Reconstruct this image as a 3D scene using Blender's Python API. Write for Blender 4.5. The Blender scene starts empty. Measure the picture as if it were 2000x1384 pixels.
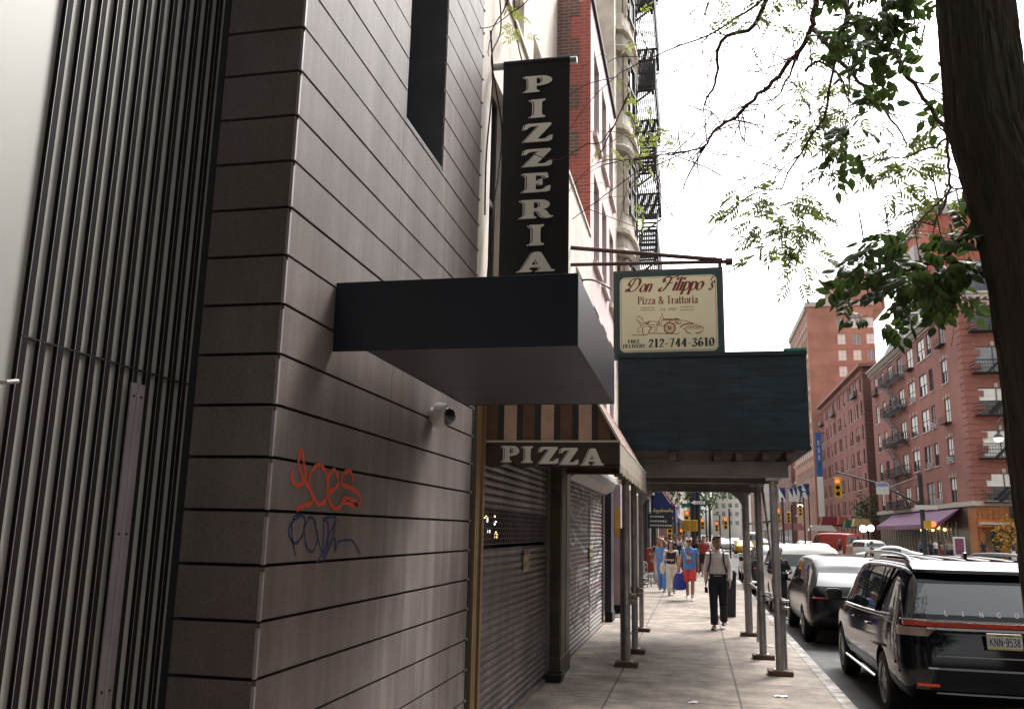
import bpy, bmesh, math, random
from mathutils import Vector, Matrix
random.seed(7)
C = bpy.context.scene.collection
SC = bpy.context.scene
R = math.radians

# ---------------------------------------------------------------- camera
F_PX, YAW, PITCH, ROLL, EYE = 1676.1, R(12.078), R(11.515), R(1.192), 1.85
CF = Vector((-math.sin(YAW)*math.cos(PITCH), math.cos(YAW)*math.cos(PITCH), math.sin(PITCH)))
_r = Vector((math.cos(YAW), math.sin(YAW), 0)); _u = _r.cross(CF)
CR = math.cos(ROLL)*_r + math.sin(ROLL)*_u
CU = -math.sin(ROLL)*_r + math.cos(ROLL)*_u
cd = bpy.data.cameras.new('camera'); cam = bpy.data.objects.new('camera', cd); C.objects.link(cam)
cam.matrix_world = Matrix(((CR.x, CU.x, -CF.x, 0), (CR.y, CU.y, -CF.y, 0), (CR.z, CU.z, -CF.z, EYE), (0, 0, 0, 1)))
cd.sensor_width = 36; cd.lens = F_PX/2000*36; cd.clip_start = .05; cd.clip_end = 3000
cd.dof.use_dof = True; cd.dof.focus_distance = 7.0; cd.dof.aperture_fstop = 10.0
SC.camera = cam

# ---------------------------------------------------------------- sky, sun, exposure
SUN_EL, SUN_AZ = R(52), R(28)          # azimuth from +Y (down the avenue) towards +X
w = bpy.data.worlds.new('World'); SC.world = w; w.use_nodes = True
nt = w.node_tree; nt.nodes.clear()
sky = nt.nodes.new('ShaderNodeTexSky'); sky.sky_type = 'NISHITA'; sky.sun_disc = False
sky.sun_elevation = SUN_EL; sky.sun_rotation = SUN_AZ; sky.dust_density = 6; sky.air_density = 1.2
hs = nt.nodes.new('ShaderNodeHueSaturation'); hs.inputs['Saturation'].default_value = .1
bg = nt.nodes.new('ShaderNodeBackground'); bg.inputs['Strength'].default_value = .15
wo = nt.nodes.new('ShaderNodeOutputWorld')
nt.links.new(sky.outputs[0], hs.inputs['Color']); nt.links.new(hs.outputs[0], bg.inputs[0]); nt.links.new(bg.outputs[0], wo.inputs[0])
sd = bpy.data.lights.new('sun', 'SUN'); sd.energy = 1.2; sd.angle = R(14); sd.color = (1, .95, .88)
so = bpy.data.objects.new('sun', sd); C.objects.link(so)
so.rotation_euler = Vector((-math.sin(SUN_AZ)*math.cos(SUN_EL), -math.cos(SUN_AZ)*math.cos(SUN_EL), -math.sin(SUN_EL))).to_track_quat('-Z', 'Y').to_euler()
SC.view_settings.view_transform = 'Standard'; SC.view_settings.look = 'None'
SC.view_settings.exposure = 1.5; SC.view_settings.gamma = 1; SC.view_settings.use_curve_mapping = False
SC.cycles.max_bounces = 6; SC.cycles.diffuse_bounces = 3; SC.cycles.glossy_bounces = 3; SC.cycles.transparent_max_bounces = 6
SC.cycles.caustics_reflective = False; SC.cycles.caustics_refractive = False

# ---------------------------------------------------------------- helpers
def ray(x, y):
    return CR*(x-1000)/F_PX + CU*(692-y)/F_PX + CF
def at(x, y, X=None, Y=None, Z=None):
    d = ray(x, y)
    t = X/d.x if X is not None else Y/d.y if Y is not None else (Z-EYE)/d.z
    return d*t + Vector((0, 0, EYE))

MATS = {}
def M(name, col, rough=.6, metal=0, var=.12, scale=4, bump=0, bscale=60, coat=0, col2=None, emit=0, spec=.5, stretch=(1, 1, 1), fac=(.35, .7)):
    if name in MATS: return MATS[name]
    m = bpy.data.materials.new(name); MATS[name] = m; m.use_nodes = True
    t = m.node_tree; p = t.nodes['Principled BSDF']
    p.inputs['Roughness'].default_value = rough; p.inputs['Metallic'].default_value = metal
    p.inputs['Coat Weight'].default_value = coat; p.inputs['Coat Roughness'].default_value = .04
    p.inputs['Specular IOR Level'].default_value = spec
    c = (*col, 1)
    tc = t.nodes.new('ShaderNodeTexCoord')
    if var or col2:
        mp = t.nodes.new('ShaderNodeMapping'); mp.inputs['Scale'].default_value = stretch
        n = t.nodes.new('ShaderNodeTexNoise'); n.inputs['Scale'].default_value = scale; n.inputs['Detail'].default_value = 6
        r = t.nodes.new('ShaderNodeValToRGB'); e = r.color_ramp.elements
        e[0].position, e[1].position = fac
        e[0].color = (*[max(0, v*(1-var)) for v in col], 1)
        e[1].color = (*(col2 if col2 else [min(1, v*(1+var)) for v in col]), 1)
        t.links.new(tc.outputs['Object'], mp.inputs[0]); t.links.new(mp.outputs[0], n.inputs['Vector'])
        t.links.new(n.outputs[0], r.inputs[0]); t.links.new(r.outputs[0], p.inputs['Base Color'])
    else:
        p.inputs['Base Color'].default_value = c
    if bump:
        n2 = t.nodes.new('ShaderNodeTexNoise'); n2.inputs['Scale'].default_value = bscale; n2.inputs['Detail'].default_value = 4
        b = t.nodes.new('ShaderNodeBump'); b.inputs['Strength'].default_value = bump; b.inputs['Distance'].default_value = .02
        mp2 = t.nodes.new('ShaderNodeMapping'); mp2.inputs['Scale'].default_value = stretch
        t.links.new(tc.outputs['Object'], mp2.inputs[0]); t.links.new(mp2.outputs[0], n2.inputs['Vector'])
        t.links.new(n2.outputs[0], b.inputs['Height']); t.links.new(b.outputs[0], p.inputs['Normal'])
    if emit:
        p.inputs['Emission Color'].default_value = c; p.inputs['Emission Strength'].default_value = emit
    return m

def brick(name, c1, c2, mortar, sc=1.0, msize=.012, bw=.22, rh=.075, off=.5, bias=0.0, nvar=.25):
    if name in MATS: return MATS[name]
    m = bpy.data.materials.new(name); MATS[name] = m; m.use_nodes = True
    t = m.node_tree; p = t.nodes['Principled BSDF']; p.inputs['Roughness'].default_value = .85
    tc = t.nodes.new('ShaderNodeTexCoord'); sp = t.nodes.new('ShaderNodeSeparateXYZ'); ad = t.nodes.new('ShaderNodeMath')
    cb = t.nodes.new('ShaderNodeCombineXYZ'); b = t.nodes.new('ShaderNodeTexBrick')
    t.links.new(tc.outputs['Object'], sp.inputs[0]); t.links.new(sp.outputs[0], ad.inputs[0]); t.links.new(sp.outputs[1], ad.inputs[1])
    t.links.new(ad.outputs[0], cb.inputs[0]); t.links.new(sp.outputs[2], cb.inputs[1]); t.links.new(cb.outputs[0], b.inputs[0])
    b.inputs['Color1'].default_value = (*c1, 1); b.inputs['Color2'].default_value = (*c2, 1); b.inputs['Mortar'].default_value = (*mortar, 1)
    b.inputs['Scale'].default_value = sc; b.inputs['Mortar Size'].default_value = msize; b.inputs['Brick Width'].default_value = bw
    b.inputs['Row Height'].default_value = rh; b.offset = off; b.inputs['Bias'].default_value = bias
    n = t.nodes.new('ShaderNodeTexNoise'); n.inputs['Scale'].default_value = .35; n.inputs['Detail'].default_value = 8
    t.links.new(tc.outputs['Object'], n.inputs['Vector'])
    r = t.nodes.new('ShaderNodeMapRange'); r.inputs[1].default_value = .3; r.inputs[2].default_value = .7; r.inputs[3].default_value = 1-nvar; r.inputs[4].default_value = 1+nvar*.6
    t.links.new(n.outputs[0], r.inputs[0])
    mx = t.nodes.new('ShaderNodeVectorMath'); mx.operation = 'SCALE'
    t.links.new(b.outputs[0], mx.inputs[0]); t.links.new(r.outputs[0], mx.inputs['Scale']); t.links.new(mx.outputs[0], p.inputs['Base Color'])
    return m

def weather(m, amt=.35, sc=(.9, 3.5, .22), lo=.38, hi=.62, tint=(.92, .88, .86), fine=.1):
    """run marks and blotchy grime with shapes of their own, multiplied into the base colour"""
    t = m.node_tree; p = t.nodes['Principled BSDF']; src = p.inputs['Base Color'].links[0].from_socket if p.inputs['Base Color'].links else None
    if src is None:
        rgb = t.nodes.new('ShaderNodeRGB'); rgb.outputs[0].default_value = p.inputs['Base Color'].default_value; src = rgb.outputs[0]
    tc = t.nodes.new('ShaderNodeTexCoord'); prev = src
    for s_, sclx, a, dt in ((sc, 2.2, amt, 9), ((1, 1, 1), 1.1, amt*.8, 7), ((1, 1, 1), 95, fine, 2)):
        mp = t.nodes.new('ShaderNodeMapping'); mp.inputs['Scale'].default_value = s_; n = t.nodes.new('ShaderNodeTexNoise'); n.inputs['Scale'].default_value = sclx; n.inputs['Detail'].default_value = dt; n.inputs['Roughness'].default_value = .65
        r = t.nodes.new('ShaderNodeValToRGB'); e = r.color_ramp.elements; e[0].position = lo; e[1].position = hi; e[0].color = (*[(1-a)*c for c in tint], 1); e[1].color = (1+a*.25, 1+a*.25, 1+a*.25, 1)
        x = t.nodes.new('ShaderNodeMix'); x.data_type = 'RGBA'; x.blend_type = 'MULTIPLY'; x.inputs[0].default_value = 1
        t.links.new(tc.outputs['Object'], mp.inputs[0]); t.links.new(mp.outputs[0], n.inputs['Vector']); t.links.new(n.outputs[0], r.inputs[0]); t.links.new(prev, x.inputs['A']); t.links.new(r.outputs[0], x.inputs['B']); prev = x.outputs['Result']
    t.links.new(prev, p.inputs['Base Color']); return m

class MB:
    def __init__(s): s.v = []; s.f = []; s.m = []; s.k = 0
    def add(s, vs, fs, k=None):
        o = len(s.v); s.v += [tuple(v) for v in vs]; s.f += [tuple(o+i for i in f) for f in fs]; s.m += [s.k if k is None else k]*len(fs); return s
    def box(s, x0, x1, y0, y1, z0, z1, k=None):
        vs = [(x, y, z) for z in (z0, z1) for y in (y0, y1) for x in (x0, x1)]
        return s.add(vs, [(0, 2, 3, 1), (4, 5, 7, 6), (0, 1, 5, 4), (2, 6, 7, 3), (0, 4, 6, 2), (1, 3, 7, 5)], k)
    def obox(s, c, a, b, d, k=None):
        c, a, b, d = map(Vector, (c, a, b, d))
        vs = [c+sx*a+sy*b+sz*d for sz in (-1, 1) for sy in (-1, 1) for sx in (-1, 1)]
        return s.add(vs, [(0, 2, 3, 1), (4, 5, 7, 6), (0, 1, 5, 4), (2, 6, 7, 3), (0, 4, 6, 2), (1, 3, 7, 5)], k)
    def bar(s, p, q, w, h=None, k=None, up=(0, 0, 1)):
        p, q = Vector(p), Vector(q); d = q-p; n = d.normalized(); u = Vector(up)
        if abs(n.dot(u)) > .95: u = Vector((1, 0, 0))
        a = n.cross(u).normalized(); b = a.cross(n)
        return s.obox((p+q)/2, d/2, a*w/2, b*(h or w)/2, k)
    def quad(s, *p, k=None): return s.add(p, [tuple(range(len(p)))], k)
    def tube(s, pts, r, n=8, k=None, cap=True, sq=None):
        pts = [Vector(p) for p in pts]; rs = r if isinstance(r, (list, tuple)) else [r]*len(pts)
        vs = []; ref = None
        for i, p in enumerate(pts):
            d = (pts[min(i+1, len(pts)-1)]-pts[max(i-1, 0)]).normalized()
            if ref is None:
                ref = Vector((0, 0, 1)) if abs(d.z) < .9 else Vector((1, 0, 0))
            a = (ref-d*ref.dot(d)).normalized(); b = d.cross(a); ref = a
            for j in range(n):
                t = 2*math.pi*j/n; vs.append(p+(a*math.cos(t)+b*math.sin(t))*rs[i])
        fs = [(i*n+j, i*n+(j+1) % n, (i+1)*n+(j+1) % n, (i+1)*n+j) for i in range(len(pts)-1) for j in range(n)]
        if cap: fs += [tuple(range(n))[::-1], tuple((len(pts)-1)*n+j for j in range(n))]
        return s.add(vs, fs, k)
    def rings(s, rg, k=None, cap=True):       # list of equal-length closed rings
        n = len(rg[0]); vs = [p for r in rg for p in r]
        fs = [(i*n+j, i*n+(j+1) % n, (i+1)*n+(j+1) % n, (i+1)*n+j) for i in range(len(rg)-1) for j in range(n)]
        if cap: fs += [tuple(range(n))[::-1], tuple((len(rg)-1)*n+j for j in range(n))]
        return s.add(vs, fs, k)
    def ell(s, c, r, n=10, m=7, k=None, mat=None):
        c = Vector(c); rg = []
        for i in range(m+1):
            t = math.pi*(i+.02)/(m+.04); rr = math.sin(t); z = -math.cos(t)
            ring = []
            for j in range(n):
                q = Vector((rr*math.cos(2*math.pi*j/n)*r[0], rr*math.sin(2*math.pi*j/n)*r[1], z*r[2]))
                ring.append(c+(mat @ q if mat else q))
            rg.append(ring)
        return s.rings(rg, k)
    def prism(s, poly, o, u, v, d, k=None):   # polygon in (u,v), extruded d along u x v
        o, u, v = Vector(o), Vector(u), Vector(v); w_ = u.cross(v).normalized()*d; n = len(poly)
        a = [o+u*p[0]+v*p[1] for p in poly]
        return s.add(a+[q+w_ for q in a], [tuple(range(n))[::-1], tuple(range(n, 2*n))]+[(i, (i+1) % n, n+(i+1) % n, n+i) for i in range(n)], k)
    def lathe(s, prof, o, ax=(0, 0, 1), n=16, k=None):
        o = Vector(o); ax = Vector(ax).normalized(); a = ax.orthogonal().normalized(); b = ax.cross(a)
        return s.rings([[o+ax*z+(a*math.cos(2*math.pi*j/n)+b*math.sin(2*math.pi*j/n))*max(r, .0005) for j in range(n)] for r, z in prof], k)
    def build(s, name, mats, parent=None, smooth=False, bevel=0, inv=True, angle=40):
        me = bpy.data.meshes.new(name); me.from_pydata(s.v, [], s.f); me.update()
        for m in (mats if isinstance(mats, (list, tuple)) else [mats]): me.materials.append(m)
        for i, p in enumerate(me.polygons): p.material_index = s.m[i]
        bm = bmesh.new(); bm.from_mesh(me); bmesh.ops.recalc_face_normals(bm, faces=bm.faces); bm.to_mesh(me); bm.free()
        if smooth:
            me.polygons.foreach_set('use_smooth', [True]*len(me.polygons)); me.set_sharp_from_angle(angle=R(angle))
        o = bpy.data.objects.new(name, me); C.objects.link(o)
        if parent:
            o.parent = parent
            if inv: o.matrix_parent_inverse = wm(parent).inverted()
        if bevel:
            b = o.modifiers.new('bevel', 'BEVEL'); b.width = bevel; b.segments = 2; b.limit_method = 'ANGLE'
        return o

def wm(o):
    m = Matrix.LocRotScale(o.location, o.rotation_euler, o.scale)
    return (wm(o.parent) @ o.matrix_parent_inverse @ m) if o.parent else m
def tag(o, label=None, cat=None, group=None, kind=None):
    for k_, v_ in (('label', label), ('category', cat), ('group', group), ('kind', kind)):
        if v_: o[k_] = v_
    return o
def thing(name, label, cat, loc=(0, 0, 0), rz=0, group=None):
    o = bpy.data.objects.new(name, None); C.objects.link(o); o.location = loc; o.rotation_euler = (0, 0, rz)
    o.empty_display_size = .1
    return tag(o, label, cat, group)
def copy_tree(o, parent=None):
    c = o.copy(); C.objects.link(c)
    if parent: c.parent = parent
    for ch in list(o.children): copy_tree(ch, c)
    return c
def bake(o):
    dg = bpy.context.evaluated_depsgraph_get(); dg.update()
    me = bpy.data.meshes.new_from_object(o.evaluated_get(dg)); o.modifiers.clear(); o.data = me
    return o
def remesh(o, vox, smooth=2):
    m = o.modifiers.new('r', 'REMESH'); m.mode = 'VOXEL'; m.voxel_size = vox; m.use_smooth_shade = True
    if smooth:
        s = o.modifiers.new('s', 'SMOOTH'); s.iterations = smooth; s.factor = .5
    bake(o); o.data.polygons.foreach_set('use_smooth', [True]*len(o.data.polygons)); return o
def V(*a): return Vector(a)
def cat_rom(pts, n=6, closed=False):
    P = [Vector((*p, 0)) if len(p) == 2 else Vector(p) for p in pts]; out = []; N = len(P)
    for i in range(N if closed else N-1):
        g = (lambda j: P[j % N]) if closed else (lambda j: P[max(0, min(N-1, j))])
        a, b, c, d = g(i-1), g(i), g(i+1), g(i+2)
        for k in range(n):
            t = k/n; out.append(.5*((2*b)+(c-a)*t+(2*a-5*b+4*c-d)*t*t+(3*b-a-3*c+d)*t**3))
    if not closed: out.append(P[-1])
    return out
# ---------------------------------------------------------------- lettering: a broad-nib stroke alphabet and a fat slab alphabet
_P = "|.12,0 .12,1;~.12,1 .42,.97 .57,.76 .42,.52 .12,.48"
GL = {
'A': (.76, "0,0 .36,1;.36,1 .76,0;.14,.36 .62,.36"), 'C': (.7, "~.66,.78 .5,.98 .25,.95 .06,.7 .06,.3 .25,.05 .5,.02 .68,.2"),
'D': (.76, "|.12,0 .12,1;~.12,1 .42,.98 .68,.75 .68,.25 .42,.02 .12,0"), 'E': (.64, "|.12,0 .12,1;.12,1 .58,1;.12,.52 .48,.52;.12,0 .6,0"),
'F': (.6, "|.12,0 .12,1;.12,1 .56,1;.12,.52 .45,.52"), 'I': (.3, "|.15,0 .15,1"), 'K': (.72, "|.12,0 .12,1;.12,.4 .62,1;.28,.58 .7,0"),
'L': (.6, "|.12,0 .12,1;.12,0 .56,0"), 'N': (.78, "|.12,0 .12,1;.12,1 .66,0;|.66,0 .66,1"),
'O': (.78, "~.39,1 .12,.85 .05,.5 .12,.15 .39,0 .66,.15 .73,.5 .66,.85 .39,1"), 'P': (.62, _P), 'R': (.7, _P+";.34,.5 .68,0"),
'S': (.6, "~.54,.82 .32,1 .08,.82 .14,.6 .44,.44 .54,.22 .3,0 .05,.18"), 'T': (.68, "|.34,0 .34,1;.02,1 .66,1"),
'V': (.72, "0,1 .36,0;.36,0 .72,1"), 'W': (1, "0,1 .27,0;.27,0 .5,.8;.5,.8 .73,0;.73,0 1,1"), 'Y': (.7, "0,1 .35,.45;.7,1 .35,.45;|.35,0 .35,.45"),
'a': (.54, "~.08,.5 .25,.64 .42,.52 .42,.1 .52,.02;~.42,.36 .18,.3 .06,.14 .2,0 .42,.14"), 'e': (.5, "~.06,.34 .44,.38 .3,.64 .08,.4 .14,.06 .3,0 .46,.12"),
'i': (.26, "|.13,0 .13,.64;.13,.84 .13,.96"), 'l': (.26, "|.13,0 .13,1"), 'n': (.58, "|.1,0 .1,.64;~.1,.45 .28,.64 .46,.5 .46,0"),
'o': (.54, "~.27,.64 .08,.5 .06,.14 .27,0 .46,.14 .46,.5 .27,.64"), 'p': (.56, "|.1,-.32 .1,.64;~.1,.5 .3,.64 .5,.45 .48,.15 .28,0 .1,.12"),
'r': (.42, "|.1,0 .1,.64;~.1,.42 .22,.6 .38,.6"), 's': (.42, "~.36,.54 .2,.64 .07,.5 .34,.18 .2,0 .04,.1"),
't': (.36, "~.14,.86 .14,.12 .22,0 .34,.06;.02,.64 .32,.64"), 'z': (.48, ".04,.64 .42,.64;.42,.64 .04,0;.04,0 .46,0"),
'0': (.62, "~.31,1 .1,.8 .1,.2 .31,0 .52,.2 .52,.8 .31,1"), '1': (.46, "|.25,0 .25,1;.1,.84 .25,1"), '2': (.6, "~.08,.72 .3,1 .52,.76 .36,.42 .06,.02;.06,.02 .56,.04"),
'3': (.6, "~.08,.84 .3,1 .5,.8 .26,.54;~.26,.54 .54,.36 .46,.06 .2,0 .06,.16"), '4': (.64, ".44,0 .44,1;.44,1 .05,.3;.05,.3 .6,.3"),
'5': (.6, ".5,1 .14,1;.14,1 .1,.56;~.1,.56 .34,.64 .52,.36 .36,.02 .06,.12"), '6': (.62, "~.5,.9 .3,1 .1,.6 .12,.16 .32,0 .52,.2 .46,.5 .26,.56 .1,.36"),
'7': (.58, ".06,1 .54,1;.54,1 .24,0"), '8': (.6, "~.3,.54 .1,.74 .3,1 .5,.76 .3,.54 .06,.26 .3,0 .54,.26 .3,.54"),
'9': (.62, "~.12,.1 .32,0 .52,.4 .5,.84 .3,1 .1,.8 .16,.5 .36,.44 .52,.64"),
'&': (.78, "~.72,.5 .5,.06 .22,0 .06,.22 .2,.46 .46,.72 .36,.98 .2,.9 .24,.62 .74,0"), "'": (.24, ".14,1 .1,.72"), '-': (.42, ".06,.4 .36,.4"), '.': (.24, ".1,0 .1,.12"),
'*': (.3, ".15,.4 .15,.6"), ' ': (.34, ""),
# script capitals
'\u00d0': (1.05, "~.46,.92 .36,.5 .2,.06 .02,.08 .14,.2 .42,.02 .78,.12 .96,.5 .84,.88 .46,1 .12,.84 .06,.56 .22,.44"),
'\u0191': (.9, "~.52,.86 .44,.4 .26,.02 .04,.0 .02,.18 .14,.2;~.12,.62 .04,.84 .22,.98 .6,.9 .98,1.04;.3,.5 .7,.54"),
}
def text(mb, s, o, u, v, h, fit=None, shear=0, wmin=.05, wmax=.16, track=.1, serif=0, center=False, k=None, join=False):
    """flat ribbons on the plane (u, v); s is h tall; fit = total width in metres"""
    o, u, v = Vector(o), Vector(u).normalized(), Vector(v).normalized(); nrm = u.cross(v)
    tot = sum(GL[c][0]+track for c in s)-track; sx = (fit/(tot*h)) if fit else 1
    x = -tot/2 if center else 0; ix = 0
    for c in s:
        wd, st = GL[c]
        for q in filter(None, st.split(';')):
            sm = q[0]; q = q.lstrip('~|'); pts = [tuple(map(float, p.split(','))) for p in q.split()]
            P = cat_rom(pts, 5) if sm == '~' else [Vector((*p, 0)) for p in pts]
            runs = [P]
            if sm == '|' and serif:
                for e in (P[0], P[-1]): runs.append([e-V(serif, 0, 0), e+V(serif, 0, 0)])
            for rn in runs:
                L = []; Rr = []
                for i, p in enumerate(rn):
                    d = (rn[min(i+1, len(rn)-1)]-rn[max(i-1, 0)]); d = d.normalized() if d.length else V(1, 0, 0)
                    down = abs(d.y) if d.x*d.y <= 0 or abs(d.x) < .05 else abs(d.y)*.55
                    wdt = (wmin+(wmax-wmin)*down**1.3)/2; nn = V(-d.y, d.x, 0)*wdt
                    ext = d*(wmin/2 if (i == len(rn)-1) else -wmin/2 if i == 0 else 0)
                    L.append(p+nn+ext); Rr.append(p-nn+ext)
                ix += 1; z = nrm*(.0002*(ix % 12))
                tr = lambda p: o+u*((x+p.x)*sx*h+p.y*h*shear)+v*(p.y*h)+z
                pts2 = [tr(p) for p in L]+[tr(p) for p in Rr]; n = len(L)
                mb.add(pts2, [(i, n+i, n+i+1, i+1) for i in range(n-1)], k)
        x += wd+track
_L = [(0, 1), (.01, .93), (.1, .87), (.13, .78), (.13, .22), (.1, .13), (.01, .07)]
SLAB = {
'I': (.54, [[(0, 0), (.54, 0), (.53, .07), (.44, .13), (.41, .22), (.41, .78), (.44, .87), (.53, .93), (.54, 1)]+_L]),
'P': (.92, [[(0, 0), (.52, 0), (.51, .07), (.43, .12), (.41, .2), (.41, .38), (.6, .39), (.8, .47), (.91, .6), (.92, .72), (.86, .86), (.72, .97), (.55, 1)]+_L, [(.41, .51), (.41, .88), (.5, .88), (.58, .8), (.6, .69), (.58, .58), (.5, .51)]]),
'Z': (.9, [[(0, .03), (.02, 0), (.82, 0), (.9, .06), (.92, .3), (.84, .32), (.76, .21), (.66, .15), (.44, .15), (.88, .9), (.85, 1), (.12, 1), (.04, .94), (.0, .7), (.08, .68), (.17, .8), (.26, .85), (.48, .85)]]),
'E': (.9, [[(0, 0), (.8, 0), (.88, .05), (.9, .3), (.82, .32), (.73, .2), (.62, .13), (.42, .13), (.42, .44), (.5, .43), (.57, .34), (.64, .36), (.64, .68), (.57, .7), (.5, .58), (.42, .57), (.42, .87), (.58, .87), (.67, .81), (.75, .7), (.83, .72), (.8, .96), (.75, 1)]+_L]),
'R': (1.0, [[(0, 0), (.5, 0), (.49, .07), (.42, .12), (.41, .2), (.41, .4), (.48, .4), (.55, .32), (.62, .12), (.7, .02), (.84, -.02), (.99, .03), (1, .1), (.91, .12), (.86, .22), (.8, .38), (.7, .46), (.84, .54), (.9, .7), (.86, .86), (.72, .97), (.55, 1)]+_L, [(.41, .54), (.41, .88), (.5, .87), (.58, .81), (.6, .71), (.58, .6), (.5, .54)]]),
'A': (1.04, [[(0, 0), (.4, 0), (.39, .07), (.31, .11), (.35, .23), (.6, .23), (.64, .12), (.56, .07), (.55, 0), (1.04, 0), (1.03, .07), (.94, .12), (.66, .95), (.6, 1), (.46, 1), (.4, .95), (.1, .12), (.01, .07)], [(.39, .35), (.47, .64), (.57, .35)]]),
}
def slab(mb, ch, o, u, v, w_, h, k=None, ex=.001):
    wd, cs = SLAB[ch]
    cu = bpy.data.curves.new('g', 'CURVE'); cu.dimensions = '2D'; cu.fill_mode = 'BOTH'; cu.extrude = 0
    for c in cs:
        P = []
        n = len(c)
        for i, p in enumerate(c):                        # soften corners a little
            a, b, d = Vector(c[i-1]), Vector(p), Vector(c[(i+1) % n])
            r1, r2 = min(.3, .03/max((a-b).length, .01)), min(.3, .03/max((d-b).length, .01))
            P += [b.lerp(a, r1), b*.9+(b.lerp(a, r1)+b.lerp(d, r2))*.05, b.lerp(d, r2)]
        sp = cu.splines.new('POLY'); sp.points.add(len(P)-1); sp.use_cyclic_u = True
        for q, p in zip(sp.points, P): q.co = (p.x, p.y, 0, 1)
    ob = bpy.data.objects.new('g', cu); me = bpy.data.meshes.new_from_object(ob)
    o, u, v = Vector(o), Vector(u), Vector(v)
    mb.add([o+u*(p.co.x/wd*w_)+v*(p.co.y*h) for p in me.vertices], [tuple(f.vertices) for f in me.polygons], k)
    bpy.data.objects.remove(ob); bpy.data.curves.remove(cu); bpy.data.meshes.remove(me)
def fat_letter(name, ch, o, u, v, w_, h, light, dark, parent):
    """cream slab letter with a thin dark inline, three thin layers"""
    u, v, o = Vector(u), Vector(v), Vector(o); n = u.cross(v)
    mb = MB(); sh = -u*h*.10-v*h*.02
    slab(mb, ch, o+sh+n*.001, u, v, w_, h, 0); slab(mb, ch, o+sh*.5+n*.002, u, v, w_, h, 1); slab(mb, ch, o+n*.003, u, v, w_, h, 0)
    return mb.build(name, [light, dark], parent)
def leafm(n, c, c2, tr=.35):
    m = bpy.data.materials.new(n); m.use_nodes = True; t = m.node_tree; p = t.nodes['Principled BSDF']; o = t.nodes['Material Output']
    p.inputs['Roughness'].default_value = .5; g = t.nodes.new('ShaderNodeNewGeometry'); r = t.nodes.new('ShaderNodeValToRGB'); r.color_ramp.elements[0].color = (*c, 1); r.color_ramp.elements[1].color = (*c2, 1)
    t.links.new(g.outputs['Random Per Island'], r.inputs[0]); t.links.new(r.outputs[0], p.inputs['Base Color']); d = t.nodes.new('ShaderNodeBsdfTranslucent'); t.links.new(r.outputs[0], d.inputs[0])
    x = t.nodes.new('ShaderNodeMixShader'); x.inputs[0].default_value = tr; t.links.new(p.outputs[0], x.inputs[1]); t.links.new(d.outputs[0], x.inputs[2]); t.links.new(x.outputs[0], o.inputs[0]); return m
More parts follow.
